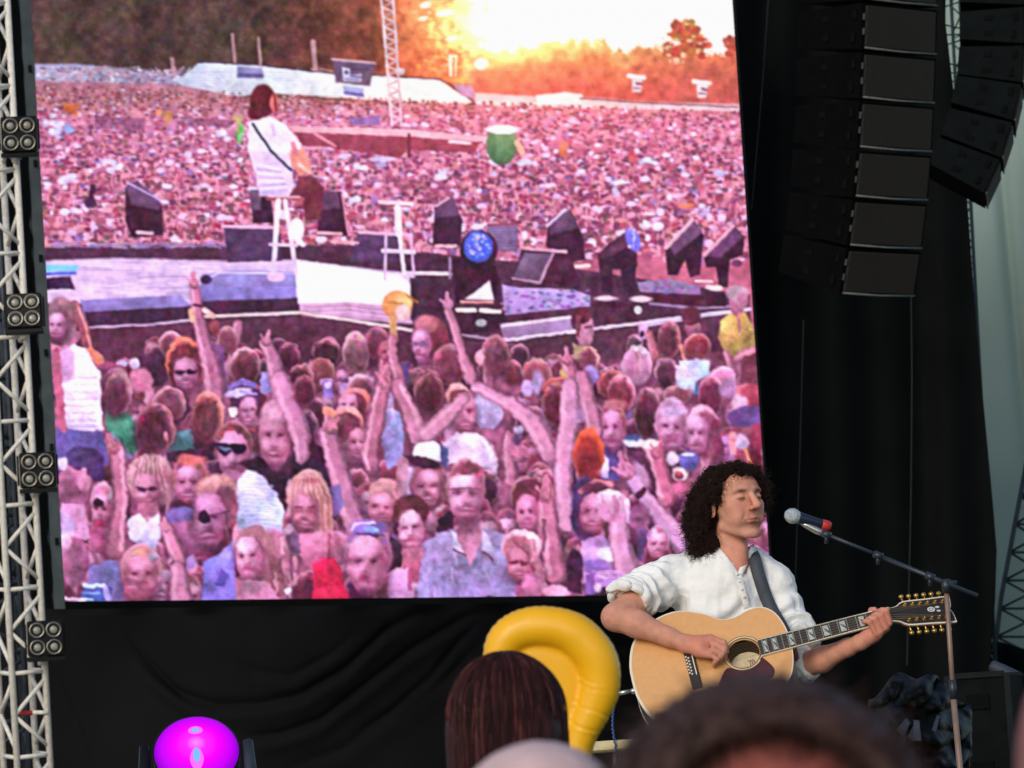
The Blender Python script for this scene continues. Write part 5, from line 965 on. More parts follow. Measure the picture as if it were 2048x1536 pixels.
rp += [(onface(1400, 1290, .034), onface(1424, 1283, .026), .0155, .0118, .008), (onface(1424, 1283, .026), onface(1452, 1299, .020), .0116, .0088, .004)]
RA = arm_mesh(rp); RAv, RAf = RA.mesh()
# left arm: elbow low right of the guitar, hand round the neck
elL = q(1604, 1331, -.085); wrL = onface(1712, 1271, -.035)
gm = lambda t: elL + (wrL - elL) * t
lp = [(q(1596, 1290, -.02), elL, .048, .040, .02), (elL, gm(.32) - np.array((0, 0, .003)), .038, .0385, .02), (gm(.32) - np.array((0, 0, .003)), gm(.78), .0385, .027, .02), (gm(.78), wrL, .027, .0235, .015)]
NK = [(1771, 1247), (1764, 1255), (1755, 1262), (1745, 1268)]
lp += [(wrL, onface(1738, 1262, -.020), .024, .024, .014), (onface(1730, 1262, -.022), onface(1762, 1250, -.012), .022, .016, .012), (onface(1728, 1266, -.02), onface(1748, 1264, -.006), .020, .015, .012)]
PI = [(1768, 1232), (1757, 1240), (1746, 1247), (1735, 1254)]; TI = [(1751, 1228), (1741, 1236), (1731, 1243), (1722, 1249)]
for i in range(4):
    r0 = (.0098, .0102, .0096, .0084)[i]; K = onface(*NK[i], .004); Pp = onface(*PI[i], .034); Tt = onface(*TI[i], .017)
    lp += [(K, Pp, r0 * 1.1, r0, .004), (Pp, (Pp + Tt) / 2 + gn * .005, r0, r0 * .9, .003), ((Pp + Tt) / 2 + gn * .005, Tt, r0 * .9, r0 * .78, .003)]
lp += [(onface(1732, 1256, -.026), onface(1728, 1238, -.024), .016, .0125, .008), (onface(1728, 1238, -.024), onface(1737, 1219, -.004), .0122, .0098, .004), (onface(1737, 1219, -.004), onface(1744, 1222, .010), .0098, .0085, .003)]
LA = arm_mesh(lp); LAv, LAf = LA.mesh()
armc = np.array(srgb(204, 148, 126)[:3])
def armcol(V, hand, wr):
    d = np.linalg.norm(V - hand, axis=1); k = np.clip(1 - d / .09, 0, 1) * .6 + .22 * (noise3(V, 40, 5) + .5); return armc * (1 - k[:, None]) + red * k[:, None]
# legs inside the trousers, joined to the same body
lv = Vol(q(1380, 1420, -.1) - np.array((.42, .62, .9)), q(1380, 1420, 0) + np.array((.62, .5, .35)), .014)
hipL, hipR = q(1470, 1450, .02), q(1380, 1450, .02); kneL, kneR = q(1600, 1500, -.38), q(1330, 1490, -.40)
down = -np.array((PFx[2], PFy[2], PFz[2])); ankL, ankR = kneL + down * .42 + np.array((0, .12, 0)), kneR + down * .42 + np.array((0, .10, 0))
for hp, kn_, an in ((hipL, kneL, ankL), (hipR, kneR, ankR)): lv.cap(hp, kn_, .075, .055, .03).cap(kn_, an, .052, .035, .03).cap(an, an + np.array((.02, -.15, 0)) + down * .03, .035, .03, .02)
lv.cap(q(1420, 1300, .06), q(1425, 1450, .05), .11, .11, .04); LGv, LGf = lv.mesh()
Vs = [headP, RAv, LAv, LGv]; Fs = [Hf, RAf, LAf, LGf]; Cs = [hc, armcol(RAv, palm, wrR), armcol(LAv, onface(1750, 1250, 0), wrL), np.tile(armc, (len(LGv), 1))]
off = 0; FF = []
for v_, f_ in zip(Vs, Fs): FF.append(f_ + off); off += len(v_)
obj('body', toW(np.concatenate(Vs)), np.concatenate(FF), M_skin, S, True, col=np.concatenate(Cs))
# trousers and shoes
tv = Vol(lv.lo, lv.lo + (lv.n - 1) * lv.h, .012)
for hp, kn_, an in ((hipL, kneL, ankL), (hipR, kneR, ankR)): tv.cap(hp, kn_, .092, .072, .03).cap(kn_, an, .070, .060, .03)
tv.cap(q(1420, 1400, .06), q(1425, 1455, .05), .14, .14, .04); V, Fc = tv.mesh(); obj('trousers', toW(V), Fc, M_trouser, S, True)
sv_ = Vol(lv.lo, lv.lo + (lv.n - 1) * lv.h, .012)
for an in (ankL, ankR): sv_.cap(an + down * .05 + np.array((0, .05, 0)), an + np.array((.02, -.17, 0)) + down * .055, .045, .04, .03)
V, Fc = sv_.mesh(); obj('shoes', toW(V), Fc, M_shoe, S, True)

# ---- shirt
tv = Vol(q(1170, 1460, -.30), q(1680, 1070, .30), .0048)
tv.ell(q(1452, 1205, .07), (.165, .115, .20), .03).cap(q(1450, 1230, .075), q(1425, 1430, .08), .135, .15, .05)
tv.cap(q(1360, 1158, .06), q(1535, 1168, .06), .058, .058, .04)
tv.cap(q(1432, 1118, .06), q(1350, 1146, .05), .036, .052, .04).cap(q(1500, 1122, .06), q(1548, 1158, .05), .036, .05, .04)
tv.ell(q(1440, 1190, -.02), (.11, .05, .13), .04)
shR = q(1334, 1160, .04); enR = q(1262, 1197, -.095); dR = unit(elR - shR)
tv.cap(shR, enR + dR * .03, .074, .068, .035, cut=(enR + dR * .012, dR + np.array((.25, -.2, -.5))))
shL = q(1548, 1180, .04); enL = q(1590, 1318, -.065); dL = unit(gm(.5) - elL)
tv.cap(shL, q(1592, 1280, -.005), .066, .062, .04).cap(q(1592, 1268, -.005), q(1588, 1330, -.075), .062, .050, .03, cut=(elL + dL * .028, dL)).cap(q(1588, 1328, -.075), elL + dL * .05, .050, .048, .02, cut=(elL + dL * .022, dL))
def vfront(px, py):
    p = q(px, py); i = int(round((p[0] - tv.lo[0]) / tv.h)); k_ = int(round((p[2] - tv.lo[2]) / tv.h)); c_ = tv.v[i, :, k_]; j = np.where(c_ < 0)[0]
    return tv.lo[1] + tv.h * j[0] if len(j) else -.05
vy = [vfront(1475, y_) for y_ in (1118, 1132, 1150)]; VF = {}
for px_, py_ in ((1432, 1104), (1441, 1110), (1450, 1121), (1459, 1134), (1471, 1152), (1508, 1108), (1501, 1112), (1496, 1122), (1491, 1134), (1481, 1152)): VF[(px_, py_)] = vfront(px_, py_)
tv.cap(q(1468, 1086, vy[0] + .02), q(1473, 1114, vy[0]), .056, .034, .004, -1).cap(q(1473, 1112, vy[0]), q(1476, 1152, vy[2]), .035, .003, .004, -1)
tv.cap(q(1466, 1075, .05), q(1464, 1104, .03), .060, .063, .01, -1)
SV, SF = tv.mesh()
N = normals(SV, SF)
def fdist(P, a, b):
    e = b - a; t = np.clip(((P - a) @ e) / (e @ e), 0, 1); return np.linalg.norm(P - a - t[:, None] * e, axis=1), t
dsp = np.zeros(len(SV))
a_ = (SV - shR) @ dR; near = np.exp(-(fdist(SV, shR, enR)[0] / .10) ** 4)           # sleeve rings
dsp += near * .0075 * np.sin(a_ * 120 + 9 * noise3(SV, 14, 1) + 3 * noise3(SV, 30, 8)) * np.clip((a_ + .02) / .10, .15, 1)
aL = (SV - shL) @ unit(enL - shL); nearL = np.exp(-(fdist(SV, shL, enL)[0] / .10) ** 4); dsp += nearL * .006 * np.sin(aL * 105 + 8 * noise3(SV, 13, 2)) * np.clip(aL / .1, .15, 1)
rot = SV @ np.array((.8, .0, .6)); rot2 = SV @ np.array((-.75, 0, .66))
dsp += (1 - np.maximum(near, nearL)) * (.0045 * np.sin(rot * 62 + 10 * noise3(SV, 7, 3)) * (noise3(SV, 6, 6) + .5) + .004 * np.sin(rot2 * 75 + 9 * noise3(SV, 8, 4)) * np.clip((q(0, 1160)[2] - SV[:, 2]) / .1, 0, 1) + .008 * noise3(SV, 12, 7))
rg_ = np.abs(noise3(SV @ rotz(.5).T * np.array((1, 1, .45)), 34, 31)) + .6 * np.abs(noise3(SV * np.array((.5, 1, 1)), 48, 32)); SV = SV + N * (dsp * 1.9 - .011 * rg_ + .002)[:, None]
sh = obj('shirt', toW(SV), SF, M_shirt, S, True)
def front_y(px, py):
    """how far in front the shirt lies there"""
    p = q(px, py); k = np.where((np.abs(SV[:, 0] - p[0]) < .012) & (np.abs(SV[:, 2] - p[2]) < .012))[0]
    return SV[k, 1].min() if len(k) else -.06
# stand-up collar, placket and rolled cuffs as raised cloth
def strip(name, pts, wd, th, m, parent, up=None, n=6):
    P = spline(pts, n); L = []; b = MB(); b0 = None
    for i, p in enumerate(P):
        t = unit(P[min(i + 1, len(P) - 1)] - P[max(i - 1, 0)]); nn = np.array((0, -1.0, 0)) if up is None else up; s_ = unit(np.cross(t, nn)); nn = unit(np.cross(s_, t)); nn = nn if nn[1] < 0 else -nn
        b.V += [tuple(w1(p + s_ * wd / 2)), tuple(w1(p - s_ * wd / 2)), tuple(w1(p - s_ * wd / 2 + nn * th)), tuple(w1(p + s_ * wd / 2 + nn * th))]
        if i: k = 4 * i; b.F += [[k - 4 + j, k - 4 + (j + 1) % 4, k + (j + 1) % 4, k + j] for j in range(4)]
    b.F += [[0, 1, 2, 3], [len(b.V) - 1, len(b.V) - 2, len(b.V) - 3, len(b.V) - 4]]
    return b.build(name, m, parent, True)
fy = front_y
strip('collar', [q(1427, 1094, .04), q(1432, 1099, VF[(1432, 1104)] - .006), q(1441, 1107, VF[(1441, 1110)] - .006), q(1451, 1119, VF[(1450, 1121)] - .006), q(1461, 1133, VF[(1459, 1134)] - .006), q(1473, 1151, VF[(1471, 1152)] - .005)], .019, .006, M_shirt, sh)
strip('collar', [q(1506, 1094, .04), q(1504, 1101, VF[(1508, 1108)] - .006), q(1498, 1108, VF[(1501, 1112)] - .006), q(1493, 1120, VF[(1496, 1122)] - .006), q(1487, 1133, VF[(1491, 1134)] - .006), q(1479, 1151, VF[(1481, 1152)] - .005)], .017, .006, M_shirt, sh)
for k in range(4):
    b = MB(); c_ = q(1480 + k * 4.2, 1164 + 15 * k, fy(1480 + k * 4.2, 1164 + 15 * k) - .004); b.lathe(w1(c_), -PFy, [(.0045, -.002), (.0045, .0008), (.0035, .0016), (0, .0012)], 10); b.build('button', M_bind0, sh, True)
strip('placket', [q(1478 + k * 4, 1158 + 14 * k, fy(1478 + k * 4, 1158 + 14 * k) - .001) for k in range(5)], .022, .002, M_shirt, sh)
cv = Vol(enR - .13, enR + .13, .004); ax = unit(dR + np.array((.25, -.2, -.5)))
cv.torus(enR + ax * .004, ax, .058, .013, .004).torus(enR - ax * .016, ax, .062, .012, .006); V, Fc = cv.mesh(); N2 = normals(V, Fc); V = V + N2 * (.010 * noise3(V, 30, 9) + .006 * noise3(V, 60, 3))[:, None]; obj('cuff', toW(V), Fc, M_shirt, sh, True)
cv = Vol(elL - .14, elL + .14, .004); cc = elL + dL * .020
cv.torus(cc, dL, .043, .010, .004).torus(cc - dL * .018, dL, .046, .011, .006); V, Fc = cv.mesh(); N2 = normals(V, Fc); V = V + N2 * (.010 * noise3(V, 30, 4) + .006 * noise3(V, 60, 5))[:, None]; obj('cuff', toW(V), Fc, M_shirt, sh, True)

# ---- hair: soft mass plus thousands of small curls
gv_ = Vol(q(1340, 1130, -.14), q(1570, 910, .26), .005)
HB = [(1470, 988, .06, .092), (1440, 975, .03, .070), (1492, 966, .03, .055), (1418, 1006, .04, .066), (1408, 1040, .05, .056), (1404, 1072, .05, .044), (1414, 1092, .04, .026), (1512, 988, .05, .036), (1518, 1012, .05, .022), (1470, 950, -.02, .038), (1500, 952, -.015, .030), (1440, 962, -.02, .035), (1432, 1070, .06, .05), (1474, 944, -.058, .026), (1498, 947, -.048, .026), (1453, 956, -.050, .030), (1441, 976, -.040, .031), (1434, 998, -.025, .030), (1514, 964, -.015, .027), (1522, 990, .0, .022), (1400, 1060, .0, .040), (1396, 1085, .0, .030), (1420, 1086, -.005, .026), (1390, 1040, .03, .030), (1390, 1098, .01, .018), (1404, 1106, -.01, .016), (1424, 1098, -.02, .018), (1420, 1006, -.035, .028), (1430, 992, -.046, .026), (1414, 1026, -.02, .026)]
for (x, y, d, r) in HB: gv_.ell(q(x, y, d), (r, r, r), .03)
face_in = lambda P: (P - HC) @ Rh / HS
MV, MF = gv_.mesh()
def hairmask(P):
    """1 outside the face opening"""
    L = face_in(P); e = (((L[:, 0] - .004) / .059) ** 2 + ((L[:, 1] + .115) / .085) ** 2 + ((L[:, 2] + .036) / .094) ** 2) ** .5
    e2 = (((L[:, 0] + .066) / .030) ** 2 + ((L[:, 1] + .022) / .042) ** 2 + ((L[:, 2] + .058) / .044) ** 2) ** .5
    return np.minimum(e, e2 * 1.0)
MN = normals(MV, MF)
gv2 = gv_
cF = HC + Rh @ np.array((.004, -.115, -.036)) * HS
gv_.ell(cF, np.array((.058, .084, .093)) * HS, .012, -1, rot=Rh); gv_.ell(HC + Rh @ np.array((-.066, -.022, -.058)) * HS, np.array((.030, .042, .044)) * HS, .008, -1, rot=Rh); gv_.cap(HC + Rh @ np.array((0, -.09, -.10)), HC + Rh @ np.array((-.02, -.06, -.22)), .055, .06, .01, -1)
MV, MF = gv_.mesh(); MN = normals(MV, MF)
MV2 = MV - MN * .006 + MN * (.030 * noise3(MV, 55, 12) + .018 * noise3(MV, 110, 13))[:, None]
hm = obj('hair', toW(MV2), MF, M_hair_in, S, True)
hr = np.random.default_rng(5); idx = hr.choice(len(MV), 5600)
cu = MB(); VV = []; FFc = []; cnt = 0
ok = hairmask(MV) > 1.03
T_ = np.linspace(0, 1, 15)
for i in idx:
    if not ok[i]: continue
    far = hr.random() < .2
    p = MV[i] - MN[i] * .006; n_ = MN[i]; t1 = unit(np.cross(n_, hr.normal(size=3))); g_ = np.array((0, 0, -1.0)) * hr.uniform(.1, .9)
    dirn = unit(n_ * hr.uniform(.12, .75) + t1 * .8 + g_); a1 = unit(np.cross(dirn, hr.normal(size=3))); b1 = np.cross(dirn, a1)
    L = hr.uniform(.03, .06) if far else hr.uniform(.016, .048); R_ = hr.uniform(.002, .006); ph = hr.uniform(0, 6.3); turns = hr.uniform(1.2, 3.0) * 6.28
    pts = p[None] + dirn[None] * (T_ * L)[:, None] + a1[None] * (R_ * (np.cos(T_ * turns + ph) - math.cos(ph)))[:, None] + b1[None] * (R_ * (np.sin(T_ * turns + ph) - math.sin(ph)))[:, None]
    if hairmask(pts).min() < .99: continue
    r_ = .00085 * (1 - T_ * .7); off3 = np.array([(1, 0, 0), (-.5, .87, 0), (-.5, -.87, 0)]) @ np.stack([a1, b1, dirn])
    ring = pts[:, None, :] + off3[None] * r_[:, None, None]; VV.append(ring.reshape(-1, 3)); m_ = len(T_); base = cnt
    for j in range(3):
        j2 = (j + 1) % 3; r0 = np.arange(m_ - 1) * 3; FFc.append(np.stack([base + r0 + j, base + r0 + j2, base + r0 + 3 + j2, base + r0 + 3 + j], 1))
    cnt += m_ * 3
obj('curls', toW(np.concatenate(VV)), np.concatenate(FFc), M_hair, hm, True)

# ---- the guitar
M_spruce = mat('spruce_soundboard', srgb(218, 164, 106), .28, spec=.5, var=.035, scale=60, stretch=(1, 1, 1), coat=.3)
M_side = mat('rosewood_sides', srgb(88, 52, 40), .3, var=.2, scale=14, coat=.3)
M_bind = mat('cream_binding', srgb(224, 216, 196), .45, var=.05)
M_board = mat('ebony_fingerboard', srgb(40, 34, 36), .5, var=.2, scale=30)
M_fret = mat('fret_wire', srgb(190, 190, 186), .3, metal=.8)
M_pearl = mat('pearl_inlay', srgb(196, 206, 204), .25, spec=.7, var=.28, scale=120)
M_neck = mat('mahogany_neck', srgb(110, 56, 38), .35, var=.15, scale=16)
M_guard = mat('tortoiseshell_pickguard', srgb(74, 30, 26), .3, var=.3, scale=50, coat=.3)
M_gold = mat('gold_tuner', srgb(214, 168, 84), .28, metal=.85, var=.1)
M_string = mat('bronze_string', srgb(200, 176, 130), .35, metal=.8)
M_label = mat('paper_label', srgb(226, 208, 170), .8, var=.08, scale=40)
M_dark = mat('soundhole_inside', srgb(60, 36, 26), .8, var=.2)
GU = thing('guitar', w1(G(-.1, -.2, -.06)), 'blonde jumbo twelve-string acoustic guitar held by the singer', 'guitar')
half = [(-.357, 0), (-.351, .072), (-.322, .146), (-.26, .197), (-.175, .214), (-.10, .185), (-.045, .145), (.0, .137), (.05, .151), (.092, .149), (.126, .118), (.146, .062)]
outl = half + [(.151, 0)] + [(u_, -v_) for u_, v_ in half[:0:-1]]
OL = spline([(u_, v_, 0) for u_, v_ in outl], 8, True)[:, :2]
ang = np.arctan2(OL[:, 1], OL[:, 0]); OL = OL[np.argsort(ang)]; n = len(OL); BT = .112; HR = .0505
def ring(pts, nn): return [w1(G(p[0], p[1], nn)) for p in pts]
hole = np.stack([np.cos(np.arctan2(OL[:, 1], OL[:, 0])), np.sin(np.arctan2(OL[:, 1], OL[:, 0]))], 1) * HR
b = MB(); inner = OL * .985
b.V = ring(inner, 0) + ring((inner + hole) / 2, .0015) + ring(hole, 0) + ring(hole, -.004); b.F = [[k_ * n + i, k_ * n + (i + 1) % n, (k_ + 1) * n + (i + 1) % n, (k_ + 1) * n + i] for k_ in range(3) for i in range(n)]
b.build('soundboard', M_spruce, GU)
b = MB(); b.V = ring(OL, -.006) + ring(OL, -BT + .006); b.F = [[i, (i + 1) % n, n + (i + 1) % n, n + i] for i in range(n)]; b.build('side', M_side, GU, True)
b = MB(); b.V = ring(OL * .99, -BT) + [w1(G(-.08, 0, -BT - .008))]; b.F = [[(i + 1) % n, i, n] for i in range(n)]; b.build('back', M_side, GU, True)
for nn in (0, -BT):
    e_ = .0015 if nn == 0 else -.0015
    b = MB(); b.V = ring(OL * .983, nn + e_) + ring(OL * 1.004, nn + e_) + ring(OL * 1.004, nn - e_ * 4.5) + ring(OL * .983, nn - e_ * 4.5); b.F = [[k_ * n + i, k_ * n + (i + 1) % n, ((k_ + 1) % 4) * n + (i + 1) % n, ((k_ + 1) % 4) * n + i] for k_ in range(4) for i in range(n)]; b.build('binding', M_bind, GU)
for r0, r1, mm in ((.0535, .0555, M_board), (.0565, .0605, M_label), (.0615, .0630, M_board)):
    b = MB(); tt = np.linspace(0, 6.2832, 64, endpoint=False); b.V = [w1(G(r * math.cos(t), r * math.sin(t), .0022)) for r in (r0, r1) for t in tt]; b.F = [[i, (i + 1) % 64, 64 + (i + 1) % 64, 64 + i] for i in range(64)]; b.build('rosette', mm, GU)
b = MB(); tt = np.linspace(0, 6.2832, 40, endpoint=False); b.V = [w1(G(.002 + .052 * math.cos(t), -.022 + .050 * math.sin(t), -.04)) for t in tt]; b.F = [list(range(40))]; b.build('label', M_label, GU)
for k_ in range(3):
    b = MB(); b.tube([w1(G(.008 + .007 * k_, -.004, -.0385)), w1(G(.014 + .007 * k_, -.014, -.0385)), w1(G(.012 + .007 * k_, -.026, -.0385))], .0016, 5); b.build('label_mark', M_neck, GU)
pg = spline([(-.062, -.040, 0), (-.082, -.062, 0), (-.098, -.098, 0), (-.060, -.128, 0), (-.005, -.122, 0), (.035, -.118, 0), (.068, -.112, 0), (.080, -.085, 0), (.066, -.052, 0), (.050, -.032, 0), (.0412, -.048, 0), (.022, -.0592, 0), (0, -.064, 0), (-.022, -.0592, 0), (-.046, -.044, 0)], 4, True)
b = MB(); b.prism([w1(G(p[0], p[1], .0026)) for p in pg], (w1(G(0, 0, .0015)) - w1(G(0, 0, 0)))); b.build('pickguard', M_guard, GU)
A3 = [PM @ gu, PM @ gv, PM @ gn]
b = MB(); b.box(w1(G(-.165, 0, .006)), A3, (.016, .085, .005), .003); br = b.build('bridge', M_board, GU)
b = MB(); b.box(w1(G(-.157, 0, .0135)), A3, (.0016, .04, .003)); b.build('saddle', M_bind, br)
for i in range(12): b = MB(); b.lathe(w1(G(-.170 - .007 * (i % 2), -.033 + .006 * i, .011)), A3[2], [(.0028, 0), (.0032, .003), (.0, .0045)], 8); b.build('bridge_pin', M_bind, br)
NUT = .468; FB0 = .052
def fw(u): return .0285 - (.0285 - .0240) * (u - FB0) / (NUT - FB0)
b = MB(); b.V = [w1(G(u_, s_ * fw(u_), h_)) for u_ in (FB0, NUT) for s_ in (-1, 1) for h_ in (.0025, .009)]; b.F = [(0, 1, 3, 2), (4, 6, 7, 5), (0, 4, 5, 1), (2, 3, 7, 6), (1, 5, 7, 3), (0, 2, 6, 4)]; fbd = b.build('fingerboard', M_board, GU)
for s_ in (-1, 1): b = MB(); b.V = [w1(G(u_, s_ * (fw(u_) + d_), h_)) for u_ in (FB0, NUT) for d_ in (-.0005, .0022) for h_ in (.002, .0096)]; b.F = [(0, 1, 3, 2), (4, 6, 7, 5), (0, 4, 5, 1), (2, 3, 7, 6), (1, 5, 7, 3), (0, 2, 6, 4)]; b.build('edge_binding', M_bind, fbd)
SL = .645; fr = [NUT - SL * (1 - 2 ** (-k_ / 12)) for k_ in range(0, 21)]
for k_ in range(1, 21):
    if fr[k_] > FB0 + .002: b = MB(); b.box(w1(G(fr[k_], 0, .0098)), A3, (.0012, fw(fr[k_]) - .001, .0012)); b.build('fret', M_fret, fbd)
for k_ in (1, 3, 5, 7, 9, 12, 15, 17):
    m0, m1 = fr[k_ - 1], fr[k_]; c_ = (m0 + m1) / 2; hl = min(.0085, abs(m0 - m1) * .34)
    b = MB(); b.box(w1(G(c_, 0, .0092)), A3, (hl, fw(c_) * .72, .0006)); il = b.build('inlay', M_pearl, fbd)
    b = MB(); b.prism([w1(G(c_ - hl * .9, fw(c_) * .5, .0100)), w1(G(c_ + hl * .9, -fw(c_) * .1, .0100)), w1(G(c_ + hl * .9, -fw(c_) * .55, .0100)), w1(G(c_ - hl * .2, 0, .0100))], A3[2] * .0003); b.build('inlay_wedge', M_alu_dark, il)
b = MB(); b.box(w1(G(NUT + .002, 0, .007)), A3, (.0025, .0245, .0048)); b.build('nut', M_bind, GU)
b = MB()
for k_, u_ in enumerate(np.linspace(.12, NUT + .01, 10)):
    for t in np.linspace(0, math.pi, 9): b.V.append(tuple(w1(G(u_, fw(u_) * math.cos(t), .0025 - .019 * math.sin(t)))))
b.F = [[k_ * 9 + i, k_ * 9 + i + 1, (k_ + 1) * 9 + i + 1, (k_ + 1) * 9 + i] for k_ in range(9) for i in range(8)] + [[k_ * 9 + 8, k_ * 9, (k_ + 1) * 9, (k_ + 1) * 9 + 8] for k_ in range(9)]; b.build('neck', M_neck, GU, True)
b = MB(); b.box(w1(G(.135, 0, -.045)), A3, (.03, .026, .045), .01); b.build('heel', M_neck, GU)
# headstock, bent back from the nut
ha = math.radians(17); hu = gu * math.cos(ha) - gn * math.sin(ha); hn = gn * math.cos(ha) + gu * math.sin(ha)
def Hs(u, v, nn=0.0): return w1(G(NUT + .004, 0, .0045) + hu * u + gv * (v * (1 + .22 * min(1.0, u / .05))) + hn * nn)
ho = spline([(0, -.0235, 0), (.025, -.026, 0), (.05, -.036, 0), (.12, -.038, 0), (.196, -.040, 0), (.203, -.034, 0), (.200, -.012, 0), (.194, 0, 0), (.200, .012, 0), (.203, .034, 0), (.196, .040, 0), (.12, .038, 0), (.05, .036, 0), (.025, .026, 0), (0, .0235, 0)], 4)
A4 = [PM @ hu, PM @ gv, PM @ hn]
b = MB(); b.prism([Hs(p[0], p[1], -.015) for p in ho], A4[2] * .014); hd = b.build('headstock', M_neck, GU)
b = MB(); b.prism([Hs(p[0] * .985 + .001, p[1] * .93, -.0008) for p in ho], A4[2] * .0016); b.build('headstock_face', M_board, hd)
hb = np.array(ho); b = MB(); n4 = len(hb); I_ = [Hs(p[0] * .985 + .001, p[1] * .93, .0003) for p in ho]; O_ = [Hs(p[0] * 1.004, p[1] * 1.03, .0003) for p in ho]; O2 = [Hs(p[0] * 1.004, p[1] * 1.03, -.0055) for p in ho]
b.V = I_ + O_ + O2; b.F = [[k_ * n4 + i, k_ * n4 + (i + 1) % n4, (k_ + 1) * n4 + (i + 1) % n4, (k_ + 1) * n4 + i] for k_ in range(2) for i in range(n4)]; b.build('headstock_binding', M_bind, hd)
for s_ in (-1, 1):
    for k_ in range(6):
        u_ = .054 + k_ * .0245
        b = MB(); b.lathe(Hs(u_, s_ * .0235, .0008), A4[2], [(.0066, 0), (.0066, .002), (.0040, .0028), (.0034, .010), (.0044, .0115), (.0, .012)], 12); tn = b.build('tuning_post', M_gold, hd, True)
        b = MB(); b.tube([Hs(u_, s_ * .030, -.010), Hs(u_, s_ * .052, -.010)], .0028, 6); c0 = Hs(u_, s_ * .0555, -.010); b.lathe(c0 - A4[0] * .0, A4[1] * s_, [(.0, -.006), (.0062, -.0045), (.0078, .001), (.0062, .0065), (.0, .008)], 10); b.build('tuner_button', M_gold, hd, True)
# pearl emblem: open oval with a small scroll beside it
tt = np.linspace(0, 6.2832, 28, endpoint=False)
b = MB(); b.V = [Hs(.134 + r * .0125 * math.cos(t), .004 + r * .0078 * math.sin(t), .0013) for r in (.56, 1.0) for t in tt]; b.F = [[i, (i + 1) % 28, 28 + (i + 1) % 28, 28 + i] for i in range(28)]; b.build('emblem', M_pearl, hd)
for c_, r_ in (((.134, .004), (.0055, .0026)), ((.155, .0095), (.0075, .0032)), ((.1565, -.002), (.0062, .0030))): b = MB(); b.V = [Hs(c_[0] + r_[0] * math.cos(t), c_[1] + r_[1] * math.sin(t), .0014) for t in tt]; b.F = [list(range(28))]; b.build('emblem', M_pearl, hd)
for i in range(12):
    v0 = -.033 + .006 * i; v1 = (-.0195 + .0078 * (i // 2)) + (.0011 if i % 2 else -.0011); s_ = -1 if i < 6 else 1; k_ = i if i < 6 else 11 - i
    b = MB(); b.tube([w1(G(-.157, v0 * .92, .0165)), w1(G(.1, v0 + (v1 - v0) * .41, .0145)), w1(G(NUT + .001, v1, .0128)), Hs(.054 + k_ * .0245, s_ * .0205, .006)], .00042, 4); b.build('string', M_string, GU)
b = MB(); b.lathe(w1(G(-.357, 0, -.05)), -A3[0], [(.008, 0), (.010, .008), (.006, .014), (.0, .015)], 12); b.build('strap_button', M_fret, GU, True)

# ---- strap over his left shoulder
strip('guitar_strap', [q(1498, 1096, .10), q(1504, 1106, .05), q(1509, 1118, fy(1510, 1124) - .006), q(1516, 1145, fy(1516, 1145) - .006), q(1524, 1172, fy(1524, 1172) - .006), q(1534, 1200, fy(1534, 1200) - .008), q(1546, 1226, fy(1546, 1224) - .012), q(1562, 1254, -.12), q(1578, 1290, -.13)], .041, .004, M_strap, None)
o = C.objects['guitar_strap'] if 'guitar_strap' in C.objects else bpy.data.objects['guitar_strap']; tag(o, 'dark grey guitar strap over the singer\'s shoulder', 'strap')
# ---- lead plug and blue cable
pl = thing('guitar_cable', w1(q(1233, 1500, -.12)), 'blue guitar lead with a silver plug hanging below the guitar body', 'cable')
b = MB(); A_, B_ = w1(q(1272, 1378, -.16)), w1(q(1240, 1384, -.17)); b.tube([A_, A_ + (B_ - A_) * .3, A_ + (B_ - A_) * .35, B_], [.004, .004, .0065, .0075], 10); b.build('plug', M_fret, pl, True)
M_blue = mat('blue_cable', srgb(52, 84, 150), .5, var=.1)
b = MB(); zz = np.linspace(0, 1, 90); ctr = spline([q(1240, 1384, -.17), q(1231, 1395, -.17), q(1229, 1420, -.17), q(1228, 1450, -.165), q(1232, 1480, -.16), q(1240, 1530, -.15), q(1262, 1600, -.12), q(1240, 1690, -.1)], 12)
b.tube([w1(p + np.array((.0025 * math.cos(i * 1.9), .0025 * math.sin(i * 1.9), 0))) for i, p in enumerate(ctr)], .0034, 6); b.build('cord', M_blue, pl, True)

# ---- the stool under him
M_cream = mat('cream_stool_paint', srgb(218, 204, 158), .5, var=.08, scale=12); M_wlegs = mat('white_stool_legs', srgb(220, 216, 206), .5, var=.06)
sc_ = w1(q(1292, 1478, .03)); stl = thing('bar_stool', (sc_[0], sc_[1], DECK), 'cream-topped stool the singer sits on, mostly hidden by heads', 'stool')
b = MB(); b.lathe(sc_, (0, 0, 1.0), [(.0, -.035), (.19, -.035), (.2, -.028), (.2, -.006), (.192, 0), (.0, .0)], 36); b.build('seat', M_cream, stl)
for k_ in range(4):
    a = math.pi / 4 + k_ * math.pi / 2; d = np.array((math.cos(a), math.sin(a), 0)); b = MB(); b.tube([sc_ + d * .13 - XYZ[2] * .035, np.array((sc_[0], sc_[1], DECK - .03)) + d * .21], .016, 8); b.build('leg', M_wlegs, stl, True)
for k_ in range(4):
    a = math.pi / 4 + k_ * math.pi / 2; a2 = a + math.pi / 2; z_ = DECK + .25; b = MB(); b.tube([np.array((sc_[0] + .18 * math.cos(a), sc_[1] + .18 * math.sin(a), z_)), np.array((sc_[0] + .18 * math.cos(a2), sc_[1] + .18 * math.sin(a2), z_))], .01, 6); b.build('foot_rail', M_wlegs, stl, True)

